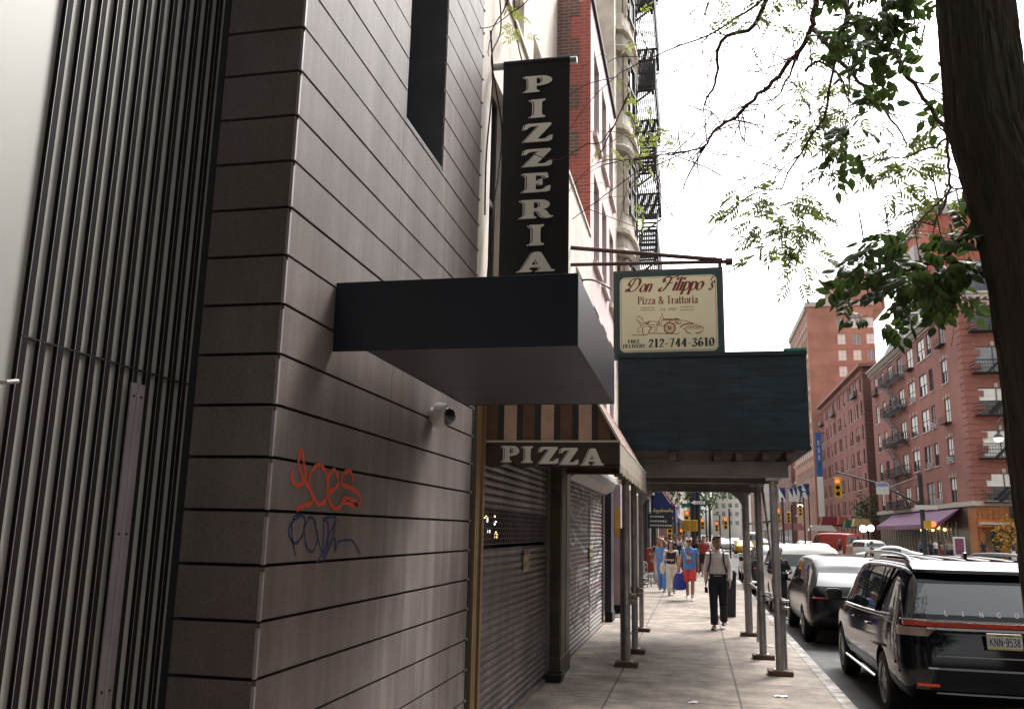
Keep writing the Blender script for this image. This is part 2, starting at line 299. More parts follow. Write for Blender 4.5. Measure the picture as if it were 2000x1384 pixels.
# ---------------------------------------------------------------- ground
XW, XK, ZR = -1.9, 1.71, -.15                # building line, kerb, road level
asphalt = M('asphalt', (.055, .054, .053), .8, var=.3, scale=1.3, bump=.3, bscale=90)
conc = brick('sidewalk_concrete', (.25, .205, .168), (.30, .25, .21), (.10, .083, .07), 1, .014, 1.47, 1.5, 0, nvar=.3)
conc2 = M('granite', (.36, .35, .33), .8, var=.25, scale=6, bump=.2)
def sidewalk_mat():
    m = conc; t = m.node_tree
    for n in t.nodes:                       # joints: x across, y along the pavement
        if n.type == 'COMBXYZ':
            sp = [q for q in t.nodes if q.type == 'SEPXYZ'][0]
            for l in list(n.inputs[0].links)+list(n.inputs[1].links): t.links.remove(l)
            mx = t.nodes.new('ShaderNodeMath'); mx.operation = 'ADD'; mx.inputs[1].default_value = 1.02+14.7
            t.links.new(sp.outputs[0], mx.inputs[0]); t.links.new(mx.outputs[0], n.inputs[0])
            my = t.nodes.new('ShaderNodeMath'); my.operation = 'ADD'; my.inputs[1].default_value = .16+60
            t.links.new(sp.outputs[1], my.inputs[0]); t.links.new(my.outputs[0], n.inputs[1])
    # dirt and gum spots
    b = [q for q in t.nodes if q.type == 'BSDF_PRINCIPLED'][0]; l = b.inputs['Base Color'].links[0]; src = l.from_socket
    v = t.nodes.new('ShaderNodeTexNoise'); v.inputs['Scale'].default_value = 2.2; v.inputs['Detail'].default_value = 9; v.inputs['Roughness'].default_value = .7
    tc = [q for q in t.nodes if q.type == 'TEX_COORD'][0]; t.links.new(tc.outputs['Object'], v.inputs['Vector'])
    r = t.nodes.new('ShaderNodeMapRange'); r.inputs[1].default_value = .35; r.inputs[2].default_value = .65; r.inputs[3].default_value = .55; r.inputs[4].default_value = 1.12
    t.links.new(v.outputs[0], r.inputs[0])
    v3 = t.nodes.new('ShaderNodeTexNoise'); v3.inputs['Scale'].default_value = .55; v3.inputs['Detail'].default_value = 10; v3.inputs['Roughness'].default_value = .75; t.links.new(tc.outputs['Object'], v3.inputs['Vector'])
    r3 = t.nodes.new('ShaderNodeMapRange'); r3.inputs[1].default_value = .4; r3.inputs[2].default_value = .58; r3.inputs[3].default_value = .74; r3.inputs[4].default_value = 1.06; t.links.new(v3.outputs[0], r3.inputs[0])
    m3 = t.nodes.new('ShaderNodeMath'); m3.operation = 'MULTIPLY'; t.links.new(r.outputs[0], m3.inputs[0]); t.links.new(r3.outputs[0], m3.inputs[1]); r = m3
    vo = t.nodes.new('ShaderNodeTexVoronoi'); vo.inputs['Scale'].default_value = 3; t.links.new(tc.outputs['Object'], vo.inputs['Vector'])
    r2 = t.nodes.new('ShaderNodeMapRange'); r2.inputs[1].default_value = .04; r2.inputs[2].default_value = .07; r2.inputs[3].default_value = .55; r2.inputs[4].default_value = 1
    t.links.new(vo.outputs['Distance'], r2.inputs[0])
    mu = t.nodes.new('ShaderNodeMath'); mu.operation = 'MULTIPLY'; t.links.new(r.outputs[0], mu.inputs[0]); t.links.new(r2.outputs[0], mu.inputs[1])
    sc_ = t.nodes.new('ShaderNodeVectorMath'); sc_.operation = 'SCALE'; t.links.new(src, sc_.inputs[0]); t.links.new(mu.outputs[0], sc_.inputs['Scale'])
    t.links.new(sc_.outputs[0], b.inputs['Base Color'])
    n2 = t.nodes.new('ShaderNodeTexNoise'); n2.inputs['Scale'].default_value = 120; t.links.new(tc.outputs['Object'], n2.inputs['Vector'])
    bp = t.nodes.new('ShaderNodeBump'); bp.inputs['Strength'].default_value = .25; bp.inputs['Distance'].default_value = .01
    t.links.new(n2.outputs[0], bp.inputs['Height']); t.links.new(bp.outputs[0], b.inputs['Normal'])
sidewalk_mat()
mb = MB(); mb.quad((-900, -300, ZR), (900, -300, ZR), (900, 1500, ZR), (-900, 1500, ZR))
tag(mb.build('road', asphalt), kind='structure')
mb = MB(); mb.box(-60, XK-.16, -30, 47, -.3, 0); mb.box(-60, XK-.16, 58, 260, -.3, 0)
tag(mb.build('sidewalk', conc), kind='structure'); weather(asphalt, .4, (1, .3, 1)); weather(conc2, .4, (2, 2, 2))
mb = MB()
y = -30.0
while y < 260:
    L = random.uniform(1.9, 2.6)
    if not 46 < y < 58: mb.box(XK-.158, XK, y, y+L-.012, -.3, .002+random.uniform(-.003, .004))
    y += L
tag(mb.build('kerb', conc2, bevel=.012), kind='structure')
mb = MB(); mb.box(20.5, 90, -30, 131, -.3, 0); mb.box(20.5, 90, 142, 400, -.3, 0)
tag(mb.build('far_sidewalk', M('far_concrete', (.34, .32, .29), .8)), kind='structure')
mb = MB()
paint = M('road_paint', (.7, .7, .66), .6, var=.2, scale=9)
for x in (5.2, 8.6, 12.0, 15.4):
    for k in range(40): mb.quad((x-.06, 5+k*9, ZR+.004), (x+.06, 5+k*9, ZR+.004), (x+.06, 8+k*9, ZR+.004), (x-.06, 8+k*9, ZR+.004))
for k in range(26): mb.quad((2.2+k*.7, 44, ZR+.004), (2.55+k*.7, 44, ZR+.004), (2.55+k*.7, 47.5, ZR+.004), (2.2+k*.7, 47.5, ZR+.004))
tag(mb.build('road_marking', paint), kind='structure')

# ---------------------------------------------------------------- facades with real openings
glass = M('window_glass', (.035, .04, .045), .08, var=0, spec=.8)
blind = M('white_blind', (.78, .77, .73), .7, var=.1, scale=2)
curtain = M('grey_curtain', (.3, .31, .32), .8, var=.3, scale=8, stretch=(6, 6, .4))
def facade(mb, o, u, n, W, H, holes, k=0, depth=.2, kr=None):
    """wall in the plane (u, z) at o facing n, with rectangular holes (u0, z0, u1, z1) that have reveals"""
    o, u, n = Vector(o), Vector(u), Vector(n); z = V(0, 0, 1)
    us = sorted({0, W, *[h[0] for h in holes], *[h[2] for h in holes]}); zs = sorted({0, H, *[h[1] for h in holes], *[h[3] for h in holes]})
    P = lambda a, b, d=0: o+u*a+z*b-n*d
    for i in range(len(us)-1):
        run = None
        for j in range(len(zs)-1):
            a, b = (us[i]+us[i+1])/2, (zs[j]+zs[j+1])/2
            if any(h[0] < a < h[2] and h[1] < b < h[3] for h in holes):
                if run is not None: mb.quad(P(us[i], run), P(us[i+1], run), P(us[i+1], zs[j]), P(us[i], zs[j]), k=k); run = None
            elif run is None: run = zs[j]
        if run is not None: mb.quad(P(us[i], run), P(us[i+1], run), P(us[i+1], H), P(us[i], H), k=k)
    for a, b, c, d in holes:
        e = depth
        for p, q in (((a, b), (c, b)), ((c, b), (c, d)), ((c, d), (a, d)), ((a, d), (a, b))):
            mb.quad(P(*p), P(*q), P(*q, e), P(*p, e), k=k if kr is None else kr)
_WC = {}
def window(parent, o, u, n, w_, h, frame, sill=None, style='half', recess=.12, bars=1, rail=True, lintel=None):
    """a window part (frame, sill) with a pane sub-part; mesh data shared between equal windows"""
    key = (round(w_, 3), round(h, 3), recess, frame.name, sill.name if sill else '', style, bars, rail, lintel.name if lintel else '')
    if key not in _WC:
        f = MB(); t = .06
        f.box(0, t, -.04, .03, 0, h); f.box(w_-t, w_, -.04, .03, 0, h); f.box(t, w_-t, -.04, .03, 0, t); f.box(t, w_-t, -.04, .03, h-t, h)
        if rail: f.box(t, w_-t, -.03, .035, h*.5-.03, h*.5+.03)
        for b in range(1, bars): f.box(w_*b/bars-.04, w_*b/bars+.04, -.03, .04, t, h-t)
        if sill: f.box(-.1, w_+.1, -.02, recess+.08, -.12, -.003, 1)
        if lintel: f.box(w_/2-.14, w_/2+.14, recess-.02, recess+.05, h+.03, h+.42, 2); f.box(-.12, .1, recess-.02, recess+.04, h+.03, h+.34, 2); f.box(w_-.1, w_+.12, recess-.02, recess+.04, h+.03, h+.34, 2)
        p = MB(); p.quad((0.02, -.02, .02), (w_-.02, -.02, .02), (w_-.02, -.02, h-.02), (.02, -.02, h-.02), k=0)
        if style != 'dark':
            z0 = {'half': h*.52, 'full': t, 'low': h*.3, 'curtain': t}[style]
            kk = 2 if style == 'curtain' else 1
            p.quad((t, -.015, z0), (w_-t, -.015, z0), (w_-t, -.015, h-t), (t, -.015, h-t), k=kk)
        fo = f.build('window', [frame, sill or frame, lintel or frame]); po = p.build('pane', [glass, blind, curtain])
        _WC[key] = (fo.data, po.data); bpy.data.objects.remove(fo); bpy.data.objects.remove(po)
    fm, pm = _WC[key]
    o, u, n = Vector(o), Vector(u), Vector(n)
    a = bpy.data.objects.new('window', fm); C.objects.link(a); a.parent = parent
    loc = o-n*recess
    a.location = loc-parent.location; a.rotation_euler = (0, 0, math.atan2(u.y, u.x))
    if abs((V(-u.y, u.x, 0)-n).length) > .1: a.scale = (1, -1, 1)
    b = bpy.data.objects.new('pane', pm); C.objects.link(b); b.parent = a
    return a
for i, (x, y, s, lab) in enumerate([(1525, 1360, .07, 'white paper scrap on the pavement in front of the right shed post'), (1355, 1372, .06, 'pale paper scrap on the pavement at the bottom edge of the view'), (1505, 1262, .05, 'white paper scrap between the right shed posts'), (1470, 1222, .05, 'small white scrap by the farthest right shed post')]):
    q = at(x, y, Z=0); t_ = MB(); a0 = i*1.1; N_ = 5
    pts_ = [[q+V(math.cos(a0)*s*(u-.5)*2.2-math.sin(a0)*s*(v-.5)*1.4, math.sin(a0)*s*(u-.5)*2.2+math.cos(a0)*s*(v-.5)*1.4, .004+.012*abs(math.sin(u*5+v*3+i)))  for u in [k/N_ for k in range(N_+1)]] for v in [k/N_ for k in range(N_+1)]]
    for r_ in range(N_):
        for c_ in range(N_): t_.quad(pts_[r_][c_], pts_[r_][c_+1], pts_[r_+1][c_+1], pts_[r_+1][c_])
    tag(t_.build('paper_scrap', M('scrap_paper', (.6, .58, .54), .8, var=.1), None, True), lab, 'litter', 'paper scraps on the pavement')
# ---------------------------------------------------------------- grey clad building (nearest, left)
cl = M('grey_cladding', (.215, .19, .186), .55, var=.2, scale=1.6, bump=.08, bscale=200, col2=(.245, .22, .216), stretch=(1, 1, .25), spec=.22); weather(cl, .13)
def drips(m):
    t = m.node_tree; p = t.nodes['Principled BSDF']; src = p.inputs['Base Color'].links[0].from_socket; tc = t.nodes.new('ShaderNodeTexCoord'); sp = t.nodes.new('ShaderNodeSeparateXYZ'); t.links.new(tc.outputs['Object'], sp.inputs[0])
    mp = t.nodes.new('ShaderNodeMapping'); mp.inputs['Scale'].default_value = (1, 4.5, .5); n = t.nodes.new('ShaderNodeTexNoise'); n.inputs['Scale'].default_value = 1.3; n.inputs['Detail'].default_value = 5; t.links.new(tc.outputs['Object'], mp.inputs[0]); t.links.new(mp.outputs[0], n.inputs['Vector'])
    R_ = lambda s, a, b: (lambda q: (setattr(q.inputs[1], 'default_value', a), setattr(q.inputs[2], 'default_value', b), t.links.new(s, q.inputs[0]), q)[3])(t.nodes.new('ShaderNodeMapRange'))
    f = R_(n.outputs[0], .5, .58).outputs[0]
    for s, a, b in ((sp.outputs[2], 2.1, 1.8), (sp.outputs[1], 4.9, 5.3)):
        k = t.nodes.new('ShaderNodeMath'); k.operation = 'MULTIPLY'; t.links.new(f, k.inputs[0]); t.links.new(R_(s, a, b).outputs[0], k.inputs[1]); f = k.outputs[0]
    k = t.nodes.new('ShaderNodeMath'); k.operation = 'MULTIPLY'; k.inputs[1].default_value = .3; t.links.new(f, k.inputs[0])
    x = t.nodes.new('ShaderNodeMix'); x.data_type = 'RGBA'; x.inputs['B'].default_value = (.34, .325, .31, 1); t.links.new(k.outputs[0], x.inputs[0]); t.links.new(src, x.inputs['A']); t.links.new(x.outputs['Result'], p.inputs['Base Color'])
drips(cl); dark = M('dark_gap', (.012, .012, .012), .9, var=0)
trimm = M('corner_trim', (.3, .27, .28), .4, var=.1)
XS = -1.85; YC = 3.55; YE = 7.08; XB = -2.28
sb = thing('clad_building', 'grey building clad in wide horizontal metal panels, nearest on the left pavement edge', 'building', (-4, 5, 0))
seam = lambda k: 1.91+.2365*k
HY0, HY1, HZ0, HZ1 = 5.08, 5.95, 4.55, 7.6
mb = MB(); g = .0075; tk = .03
for k in range(-9, 36):
    z0, z1 = max(.01, seam(k)+g), seam(k+1)-g
    if z1 < .05: continue
    spans = [(YC+.012, 5.046), (5.05, YE)]
    if z1 > HZ0 and z0 < HZ1:
        spans = [(YC+.012, 5.046), (5.05, HY0), (HY1, YE)] if z0 >= HZ0-.01 else spans
        if z0 < HZ0 < z1: mb.box(XS-tk, XS, 5.05, YE, z0, HZ0-.012); spans = [(YC+.012, 5.046), (5.05, HY0), (HY1, YE)]; mb.box(XS-tk, XS, HY0, HY1, z0, z0+.002)
    dz = random.uniform(-.0015, .0015)
    for a, b in spans: mb.box(XS-tk, XS+dz, a, b, z0, z1)
    mb.box(XB+.02, XS-.012, YC, YC+tk, z0, z1)
    mb.box(XS-.011, XS+.004, YC-.004, YC+.011, z0-.004 if z0 > .05 else z0, z1-.02, 1)
    mb.box(XS-.004, XS+.012, YE-.012, YE+.004, z0-.012, z0+.006, 1)
mb.build('cladding', [cl, trimm], sb)
mb = MB()
facade(mb, (XS-tk-.004, YC+tk, 0), (0, 1, 0), (1, 0, 0), YE-YC-tk, 10.4, [(HY0-YC-tk, HZ0, HY1-YC-tk, HZ1)], depth=.45)
mb.quad((XB-2.5, YC+tk+.004, 0), (XS-tk-.004, YC+tk+.004, 0), (XS-tk-.004, YC+tk+.004, 10.4), (XB-2.5, YC+tk+.004, 10.4))
mb.box(XB-9, XS-.6, YC+.2, YE+.2, 0, 10.38)
mb.build('wall', dark, sb)
lin = M('window_lining', (.09, .085, .09), .45, var=.2)
mb = MB()
mb.box(XS-.44, XS-.006, HY1-.012, HY1+.004, HZ0, HZ1); mb.box(XS-.44, XS-.006, HY0-.004, HY0+.012, HZ0, HZ1); mb.box(XS-.44, XS-.002, HY0+.013, HY1-.013, HZ0-.006, HZ0+.012)
wo_ = mb.build('window', lin, sb)
mb = MB(); mb.box(XS-.46, XS-.43, HY0+.02, HY1-.02, HZ0+.02, HZ1); mb.build('pane', glass, wo_)
# ribbed metal wall and door, set back behind the return
pale = M('pale_sheet_metal', (.43, .425, .40), .45, metal=.4, var=.06, scale=1.2, stretch=(1, 1, .3), bump=.03, bscale=3)
fin = M('dark_fin', (.014, .011, .011), .6, var=.2, spec=.12)
mb = MB()
mb.box(XB-.06, XB-.012, -2.5, YC-.01, 0, 9.6, 0)
mb.build('metal_panel', pale, sb)
DZ = 2.475
def fins(zlo, zhi, y0):
    mb = MB(); y = y0
    while y < YC-.03:
        mb.box(XB-.012, XB+.005, y, y+.033, zlo, zhi); mb.box(XB+.0052, XB+.0065, y+.0005, y+.003, zlo, zhi, 1); y += .0885
    return mb
edge = M('rib_edge_highlight', (.4, .38, .36), .35, metal=.6, var=0)  # pale strip that paints a thin highlight along each rib's edge
fins(DZ+.0035, 9.6, 2.49).build('ribs', [fin, edge], sb)
mb = fins(.03, DZ-.0035, 2.49); mb.box(XB-.011, XB+.0055, 2.49, YC-.03, DZ-.003, DZ+.003, 2); door = mb.build('ribbed_door', [fin, edge, dark], sb)
mb = MB()
for dy in (0, .047): mb.box(XB+.007, XB+.014, 3.1+dy, 3.14+dy, .05, DZ-.06)
mb.tube([(XB+.014, 3.1435, .05), (XB+.014, 3.1435, DZ-.08)], .006, 6)
for z in (.6, 1.2, 1.8, 2.36):
    for y in (3.12, 3.167): mb.lathe([(.006, 0), (.005, .003)], (XB+.0142, y, z), (1, 0, 0), 8, 1)
mb.build('hinge', [M('hinge_steel', (.34, .31, .32), .45, metal=.6, var=.12), dark], door)
mb = MB(); mb.tube([(XB-.01, 2.43, 2.3), (XB+.03, 2.43, 2.3), (XB+.035, 2.47, 2.31)], .008, 8); mb.build('handle', M('white_metal', (.35, .35, .34), .4), sb)
# spray paint on the panels
def spray(name, strokes, r, mat, label):
    mb = MB(); i = 0
    for st in strokes:
        P = cat_rom([tuple(at(x, y, X=XS+.0018)) for x, y in st], 6); i += 1
        n = V(1, 0, 0)
        A, B = [], []
        for j, p in enumerate(P):
            d = (P[min(j+1, len(P)-1)]-P[max(j-1, 0)]).normalized(); s = d.cross(n)*r*(1+.3*math.sin(j*1.7+i))
            A.append(p+s+n*(.00025*i)); B.append(p-s+n*(.00025*i))
        k = len(A); mb.add(A+B, [(j, j+1, k+j+1, k+j) for j in range(k-1)])
    return tag(mb.build(name, mat, sb), label)
spray('graffiti', [[(572, 915), (570, 935), (582, 948), (596, 935), (594, 905), (588, 878), (583, 905), (592, 935)], [(592, 935), (607, 960), (609, 980), (590, 988), (579, 996)],
    [(622, 905), (606, 925), (606, 955), (622, 985), (638, 970), (637, 925), (622, 905)], [(640, 965), (660, 945), (655, 918), (642, 930), (642, 975), (655, 993), (668, 985)],
    [(690, 940), (684, 920), (670, 925), (668, 945), (690, 955), (703, 970), (700, 985), (668, 980), (680, 972), (698, 985)]], .0115, M('orange_spray', (.62, .075, .02), .7, var=.15, scale=20), 'orange spray-painted tag')
spray('graffiti', [[(585, 1008), (568, 1022), (565, 1045), (578, 1060), (592, 1040), (594, 1010), (575, 1008), (570, 1040), (577, 1085)], [(602, 1012), (594, 1035), (600, 1070), (612, 1075), (620, 1050), (614, 1015), (602, 1010)],
    [(612, 1012), (628, 1075), (632, 1040), (632, 1014)], [(630, 1015), (640, 1022), (640, 1060), (618, 1098)], [(632, 1012), (656, 1012), (640, 1050), (630, 1098)], [(656, 1012), (650, 1045), (630, 1098), (652, 1050), (655, 1075), (660, 1058), (680, 1054), (690, 1058), (704, 1082)]], .0066, M('blue_spray', (.008, .014, .085), .7, var=.2, scale=20), 'blue spray-painted tag')
# cctv dome
dm = thing('security_camera', 'white dome security camera on the grey cladding under the dark canopy', 'camera', (XS, 6.06, 2.62))
wh = M('camera_white', (.62, .6, .57), .4, var=.05)
mb = MB(); cx = at(858, 811, X=XS+.06); ax = V(1, .05, -.08)
mb.lathe([(.05, -.062), (.052, -.03), (.088, -.028), (.094, -.01), (.094, .035), (.086, .05), (.07, .055)], cx, ax, 24); mb.build('housing', wh, dm, True)
mb = MB(); rg = [(.068*math.cos(t), .052+.068*math.sin(t)) for t in [i*math.pi/14 for i in range(8)]]
mb.lathe(rg, cx, ax, 24); mb.build('lens', M('smoked_dome', (.015, .015, .02), .06, var=0, spec=.8), dm, True)
# flat metal entrance canopy
cf = M('canopy_metal', (.014, .017, .027), .36, metal=.2, var=.12, scale=2, bump=.02, bscale=4)
cn = thing('entrance_canopy', 'dark box canopy jutting from the grey clad building over the pavement', 'canopy', (XS, 5.1, 2.75))
CX0, CX1, CY0, CY1, CZ0, CZ1 = XS+.19, -.55, 4.12, 6.12, 2.745, 3.12
mb = MB(); mb.box(XS+.002, CX1, CY0, CY0+.012, CZ0, CZ1); mb.box(CX1-.012, CX1, CY0+.013, CY1, CZ0, CZ1); mb.box(CX0, CX1-.013, CY1-.012, CY1, CZ0, CZ1); mb.box(CX0, CX0+.012, CY0+.013, CY1-.013, CZ0, CZ1)
mb.build('fascia', cf, cn, bevel=.003)
mb = MB(); mb.box(CX0+.014, CX1-.014, CY0+.014, 5.35, CZ0+.004, CZ0+.014); mb.box(CX0+.014, CX1-.014, 5.356, CY1-.014, CZ0+.004, CZ0+.014); mb.build('soffit', M('canopy_soffit', (.055, .055, .066), .45, metal=.2, var=.15), cn)
mb = MB(); mb.box(CX0+.014, CX1-.014, CY0+.014, CY1-.014, CZ1-.03, CZ1-.01); mb.build('top_panel', cf, cn)

# ---------------------------------------------------------------- pizzeria building
cream = M('cream_stucco', (.84, .81, .74), .85, var=.08, scale=1.5, bump=.15, bscale=40)
gold = M('bronze_metal', (.30, .205, .10), .38, metal=.7, var=.15, stretch=(1, 1, .1), scale=6)
weather(cream, .05); pz = thing('pizzeria_building', 'cream building over two shuttered pizzeria shopfronts, beside the grey clad one', 'building', (-5, 11.5, 0))
Y0, Y1, HL = 7.12, 16.0, 7.5
mb = MB(); wn = M('dark_window_frame', (.03, .03, .035), .5, var=0)
low = [(.55, 3.95, 1.25, 6.35), (2.2, 4.1, 3.2, 6.3), (4.6, 4.1, 5.6, 6.3), (6.8, 4.1, 7.8, 6.3)]
facade(mb, (XW, Y0, 3.05), (0, 1, 0), (1, 0, 0), Y1-Y0, HL-3.05, [(a, b-3.05, c, d-3.05) for a, b, c, d in low])
up = [(a, 8.3, a+.95, 10.4) for a in (.9, 2.7, 4.5, 6.3, 7.6)]
facade(mb, (-2.6, Y0, 0), (0, 1, 0), (1, 0, 0), Y1-Y0, 15, up, depth=.25)
mb.box(-2.6, XW+.03, Y0, Y1, HL, HL+.06)
mb.box(-12, -2.95, Y0+.1, Y1-.1, 0, 14.9); mb.box(-2.61, -1.96, Y0+.002, Y0+.03, 0, HL); mb.box(-12, -2.61, Y0+.002, Y0+.03, 0, 15)
mb.quad((XW-.4, Y1, 0), (XW, Y1, 0), (XW, Y1, HL), (XW-.4, Y1, HL))
mb.build('wall', cream, pz)
for i, (a, b, c, d) in enumerate(low): window(pz, (XW, Y0+a, b), (0, 1, 0), (1, 0, 0), c-a, d-b, wn, cream, 'dark' if i % 2 == 0 else 'low', .14)
for i, (a, b, c, d) in enumerate(up): window(pz, (-2.6, Y0+a, b), (0, 1, 0), (1, 0, 0), c-a, d-b, M('white_sash', (.6, .6, .58), .5, var=0), cream, ('low', 'half', 'full')[i % 3], .18)
mb = MB()
mb.box(XW-.1, -1.855, 7.13, 7.2, 0, 3.3, 1); mb.box(XW-.1, -1.83, 7.2, 7.25, 0, 3.3); mb.box(XW-.1, -1.862, 7.25, 7.31, 0, 3.3); mb.box(XW-.1, -1.842, 7.31, 7.36, 0, 3.3); mb.box(XW-.1, -1.868, 7.36, 7.52, 0, 3.3); mb.box(XW-.1, -1.85, 7.52, 7.6, 0, 3.3)
mb.build('corner_post', [gold, dark], pz)
olive = M('olive_painted_steel', (.085, .075, .045), .5, var=.3, scale=5, bump=.1)
mb = MB(); mb.box(XW-.1, -1.745, 11.45, 12.3, 0, 3.05); mb.box(-1.744, -1.735, 11.95, 12.28, .1, 3.0, 1); mb.box(-1.743, -1.737, 11.5, 11.9, .1, 3.0); mb.box(XW-.02, -1.73, 11.42, 12.33, 0, .25)
mb.build('pilaster', [olive, M('olive_light', (.15, .125, .075), .5, var=.3, scale=5)], pz, bevel=.006)
mb = MB(); mb.box(XW-.3, -1.92, 7.6, 18.5, 2.95, 3.05); mb.box(XW-.3, XW-.02, 12.34, 13.0, 0, 3.0); mb.box(XW-.5, XW-.4, 7.6, 18.5, 0, 3.0); mb.build('shopfront_backing', dark, pz)
mb = MB(); mb.box(XW-.04, -1.87, 7.6, 11.5, -.01, .035); mb.box(XW-.04, -1.87, 13.0, 18.4, -.01, .035); mb.build('threshold', M('dirty_step', (.2, .16, .12), .8, var=.3), pz)
slat = M('shutter_steel', (.25, .23, .235), .45, metal=.4, var=.22, scale=2.2, stretch=(1, .6, 1)); weather(slat, .4, (1, 2, .5)); weather(olive, .3)
def gm():
    m = M('graffitied_steel', (.2, .19, .2), .5, var=0); t = m.node_tree; p = t.nodes['Principled BSDF']
    tc = t.nodes.new('ShaderNodeTexCoord'); n = t.nodes.new('ShaderNodeTexNoise'); n.inputs['Scale'].default_value = 1.7; n.inputs['Detail'].default_value = 1.5
    r = t.nodes.new('ShaderNodeValToRGB'); e = r.color_ramp.elements; e[0].position = .3; e[0].color = (.02, .018, .024, 1); e[1].position = .74; e[1].color = (.1, .095, .1, 1)
    for ps, co in ((.42, (.045, .04, .045, 1)), (.455, (.5, .48, .48, 1)), (.495, (.05, .045, .055, 1)), (.55, (.07, .06, .07, 1)), (.575, (.3, .035, .04, 1)), (.6, (.06, .055, .06, 1))):
        q = e.new(ps); q.color = co
    mp = t.nodes.new('ShaderNodeMapping'); mp.inputs['Scale'].default_value = (1, .36, 1); n.inputs['Scale'].default_value = .95; n.inputs['Distortion'].default_value = 2.4
    t.links.new(tc.outputs['Object'], mp.inputs[0]); t.links.new(mp.outputs[0], n.inputs['Vector']); t.links.new(n.outputs[0], r.inputs[0])
    sp = t.nodes.new('ShaderNodeSeparateXYZ'); t.links.new(tc.outputs['Object'], sp.inputs[0]); n3 = t.nodes.new('ShaderNodeTexNoise'); n3.inputs['Scale'].default_value = 3; t.links.new(mp.outputs[0], n3.inputs['Vector'])
    s1 = t.nodes.new('ShaderNodeMath'); s1.operation = 'MULTIPLY_ADD'; s1.inputs[1].default_value = 1.6; t.links.new(n3.outputs[0], s1.inputs[0]); t.links.new(sp.outputs[2], s1.inputs[2])
    s2 = t.nodes.new('ShaderNodeMath'); s2.operation = 'LESS_THAN'; s2.inputs[1].default_value = 1.2; t.links.new(s1.outputs[0], s2.inputs[0])
    mx = t.nodes.new('ShaderNodeMix'); mx.data_type = 'RGBA'; mx.inputs['B'].default_value = (.3, .285, .28, 1); t.links.new(s2.outputs[0], mx.inputs[0]); t.links.new(r.outputs[0], mx.inputs['A']); t.links.new(mx.outputs['Result'], p.inputs['Base Color'])
    return m
def shutter(y0, y1, x, grille, mat, label):
    mb = MB(); z = .04; pit = .074
    while z < 2.72:
        if not (grille and grille[0] < z+pit/2 < grille[1]):
            A = []
            for dx, dz in ((0, 0), (.008, .01), (.016, .028), (.016, .046), (.008, .062), (0, .07)): A.append((x+dx, z+dz))
            for (xa, za), (xb, zb) in zip(A, A[1:]): mb.quad((xa, y0, za), (xa, y1, za), (xb, y1, zb), (xb, y0, zb))
            mb.quad((x, y0, z+.07), (x, y1, z+.07), (x, y1, z+pit), (x, y0, z+pit))
        z += pit
    s = tag(mb.build('roller_shutter', mat, pz, True, angle=60), label)
    mb = MB(); mb.box(x-.02, x+.05, y1-.07, y1, 0, 2.75); mb.box(x-.02, x+.05, y0, y0+.05, 0, 2.75); mb.box(x-.02, x+.03, y0+.05, y1-.07, .0, .038); mb.build('guide_rail', M('rail_steel', (.2, .19, .2), .5, metal=.5), s)
    if grille:
        mb = MB(); z = grille[0]+.03; r = 0
        while z < grille[1]-.01:
            mb.tube([(x+.01, y0, z), (x+.01, y1, z)], .005, 5, cap=False)
            yy = y0+.08+(.06 if r % 2 else 0)
            while yy < y1-.07: mb.box(x+.004, x+.016, yy, yy+.016, z, z+.05); yy += .12
            z += .05; r += 1
        mb.build('grille', M('grille_steel', (.13, .12, .12), .5, metal=.3, var=.2), s)
    return s
shutter(7.62, 11.44, -1.925, (1.68, 2.06), slat, 'grey roller shutter with an open grille band')
mb = MB(); glow = M('shop_glow', (1, .5, .2), .5, var=0, emit=2.2); gl2 = M('shop_glow_white', (.8, .85, 1), .5, var=0, emit=1.6)
for i in range(14):
    yy = random.uniform(7.9, 9.7); zz = random.uniform(1.72, 2.03); mb.box(-2.22, -2.2, yy, yy+random.uniform(.02, .06), zz, zz+random.uniform(.02, .06), i % 2)
mb.build('display_light', [glow, gl2], pz)
shutter(13.0, 18.3, -1.925, None, gm(), 'roller shutter covered in white, black and red graffiti')
mb = MB(); P = [(0, 0), (.1, .0), (.26, .1), (.32, .22), (.28, .34), (.1, .42), (0, .42)]
mb.prism(P, (-1.93, 12.7, 2.6), (1, 0, 0), (0, 0, 1), -5.6); mb.build('shutter_hood', M('hood_steel', (.3, .275, .285), .45, metal=.4, var=.2), pz, bevel=.01)
for i, px_ in enumerate((((975, -20), (978, 60), (960, 110), (968, 170), (980, 250), (975, 330), (962, 420), (952, 540)), ((1003, -20), (1008, 60), (1020, 120), (1040, 160)), ((958, 60), (962, 160), (950, 300), (947, 420)))):
    mb = MB(); mb.tube(cat_rom([tuple(at(x, y, X=XW+.05+.02*i)) for x, y in px_], 5), .008, 5); mb.build('cable', dark, pz)
ch = thing('cellar_hatch', 'dark steel cellar hatch set in the pavement past the graffitied shutter', 'hatch', (-1.5, 19.6, 0)); q_ = at(1200, 1200, Z=0)
for k in (0, 1): mb = MB(); mb.box(-1.88+k*.36, -1.53+k*.36, q_.y-.6, q_.y+.6, .001, .014); mb.build('leaf', M('hatch_steel', (.09, .085, .085), .5, metal=.4, var=.3), ch, bevel=.004)
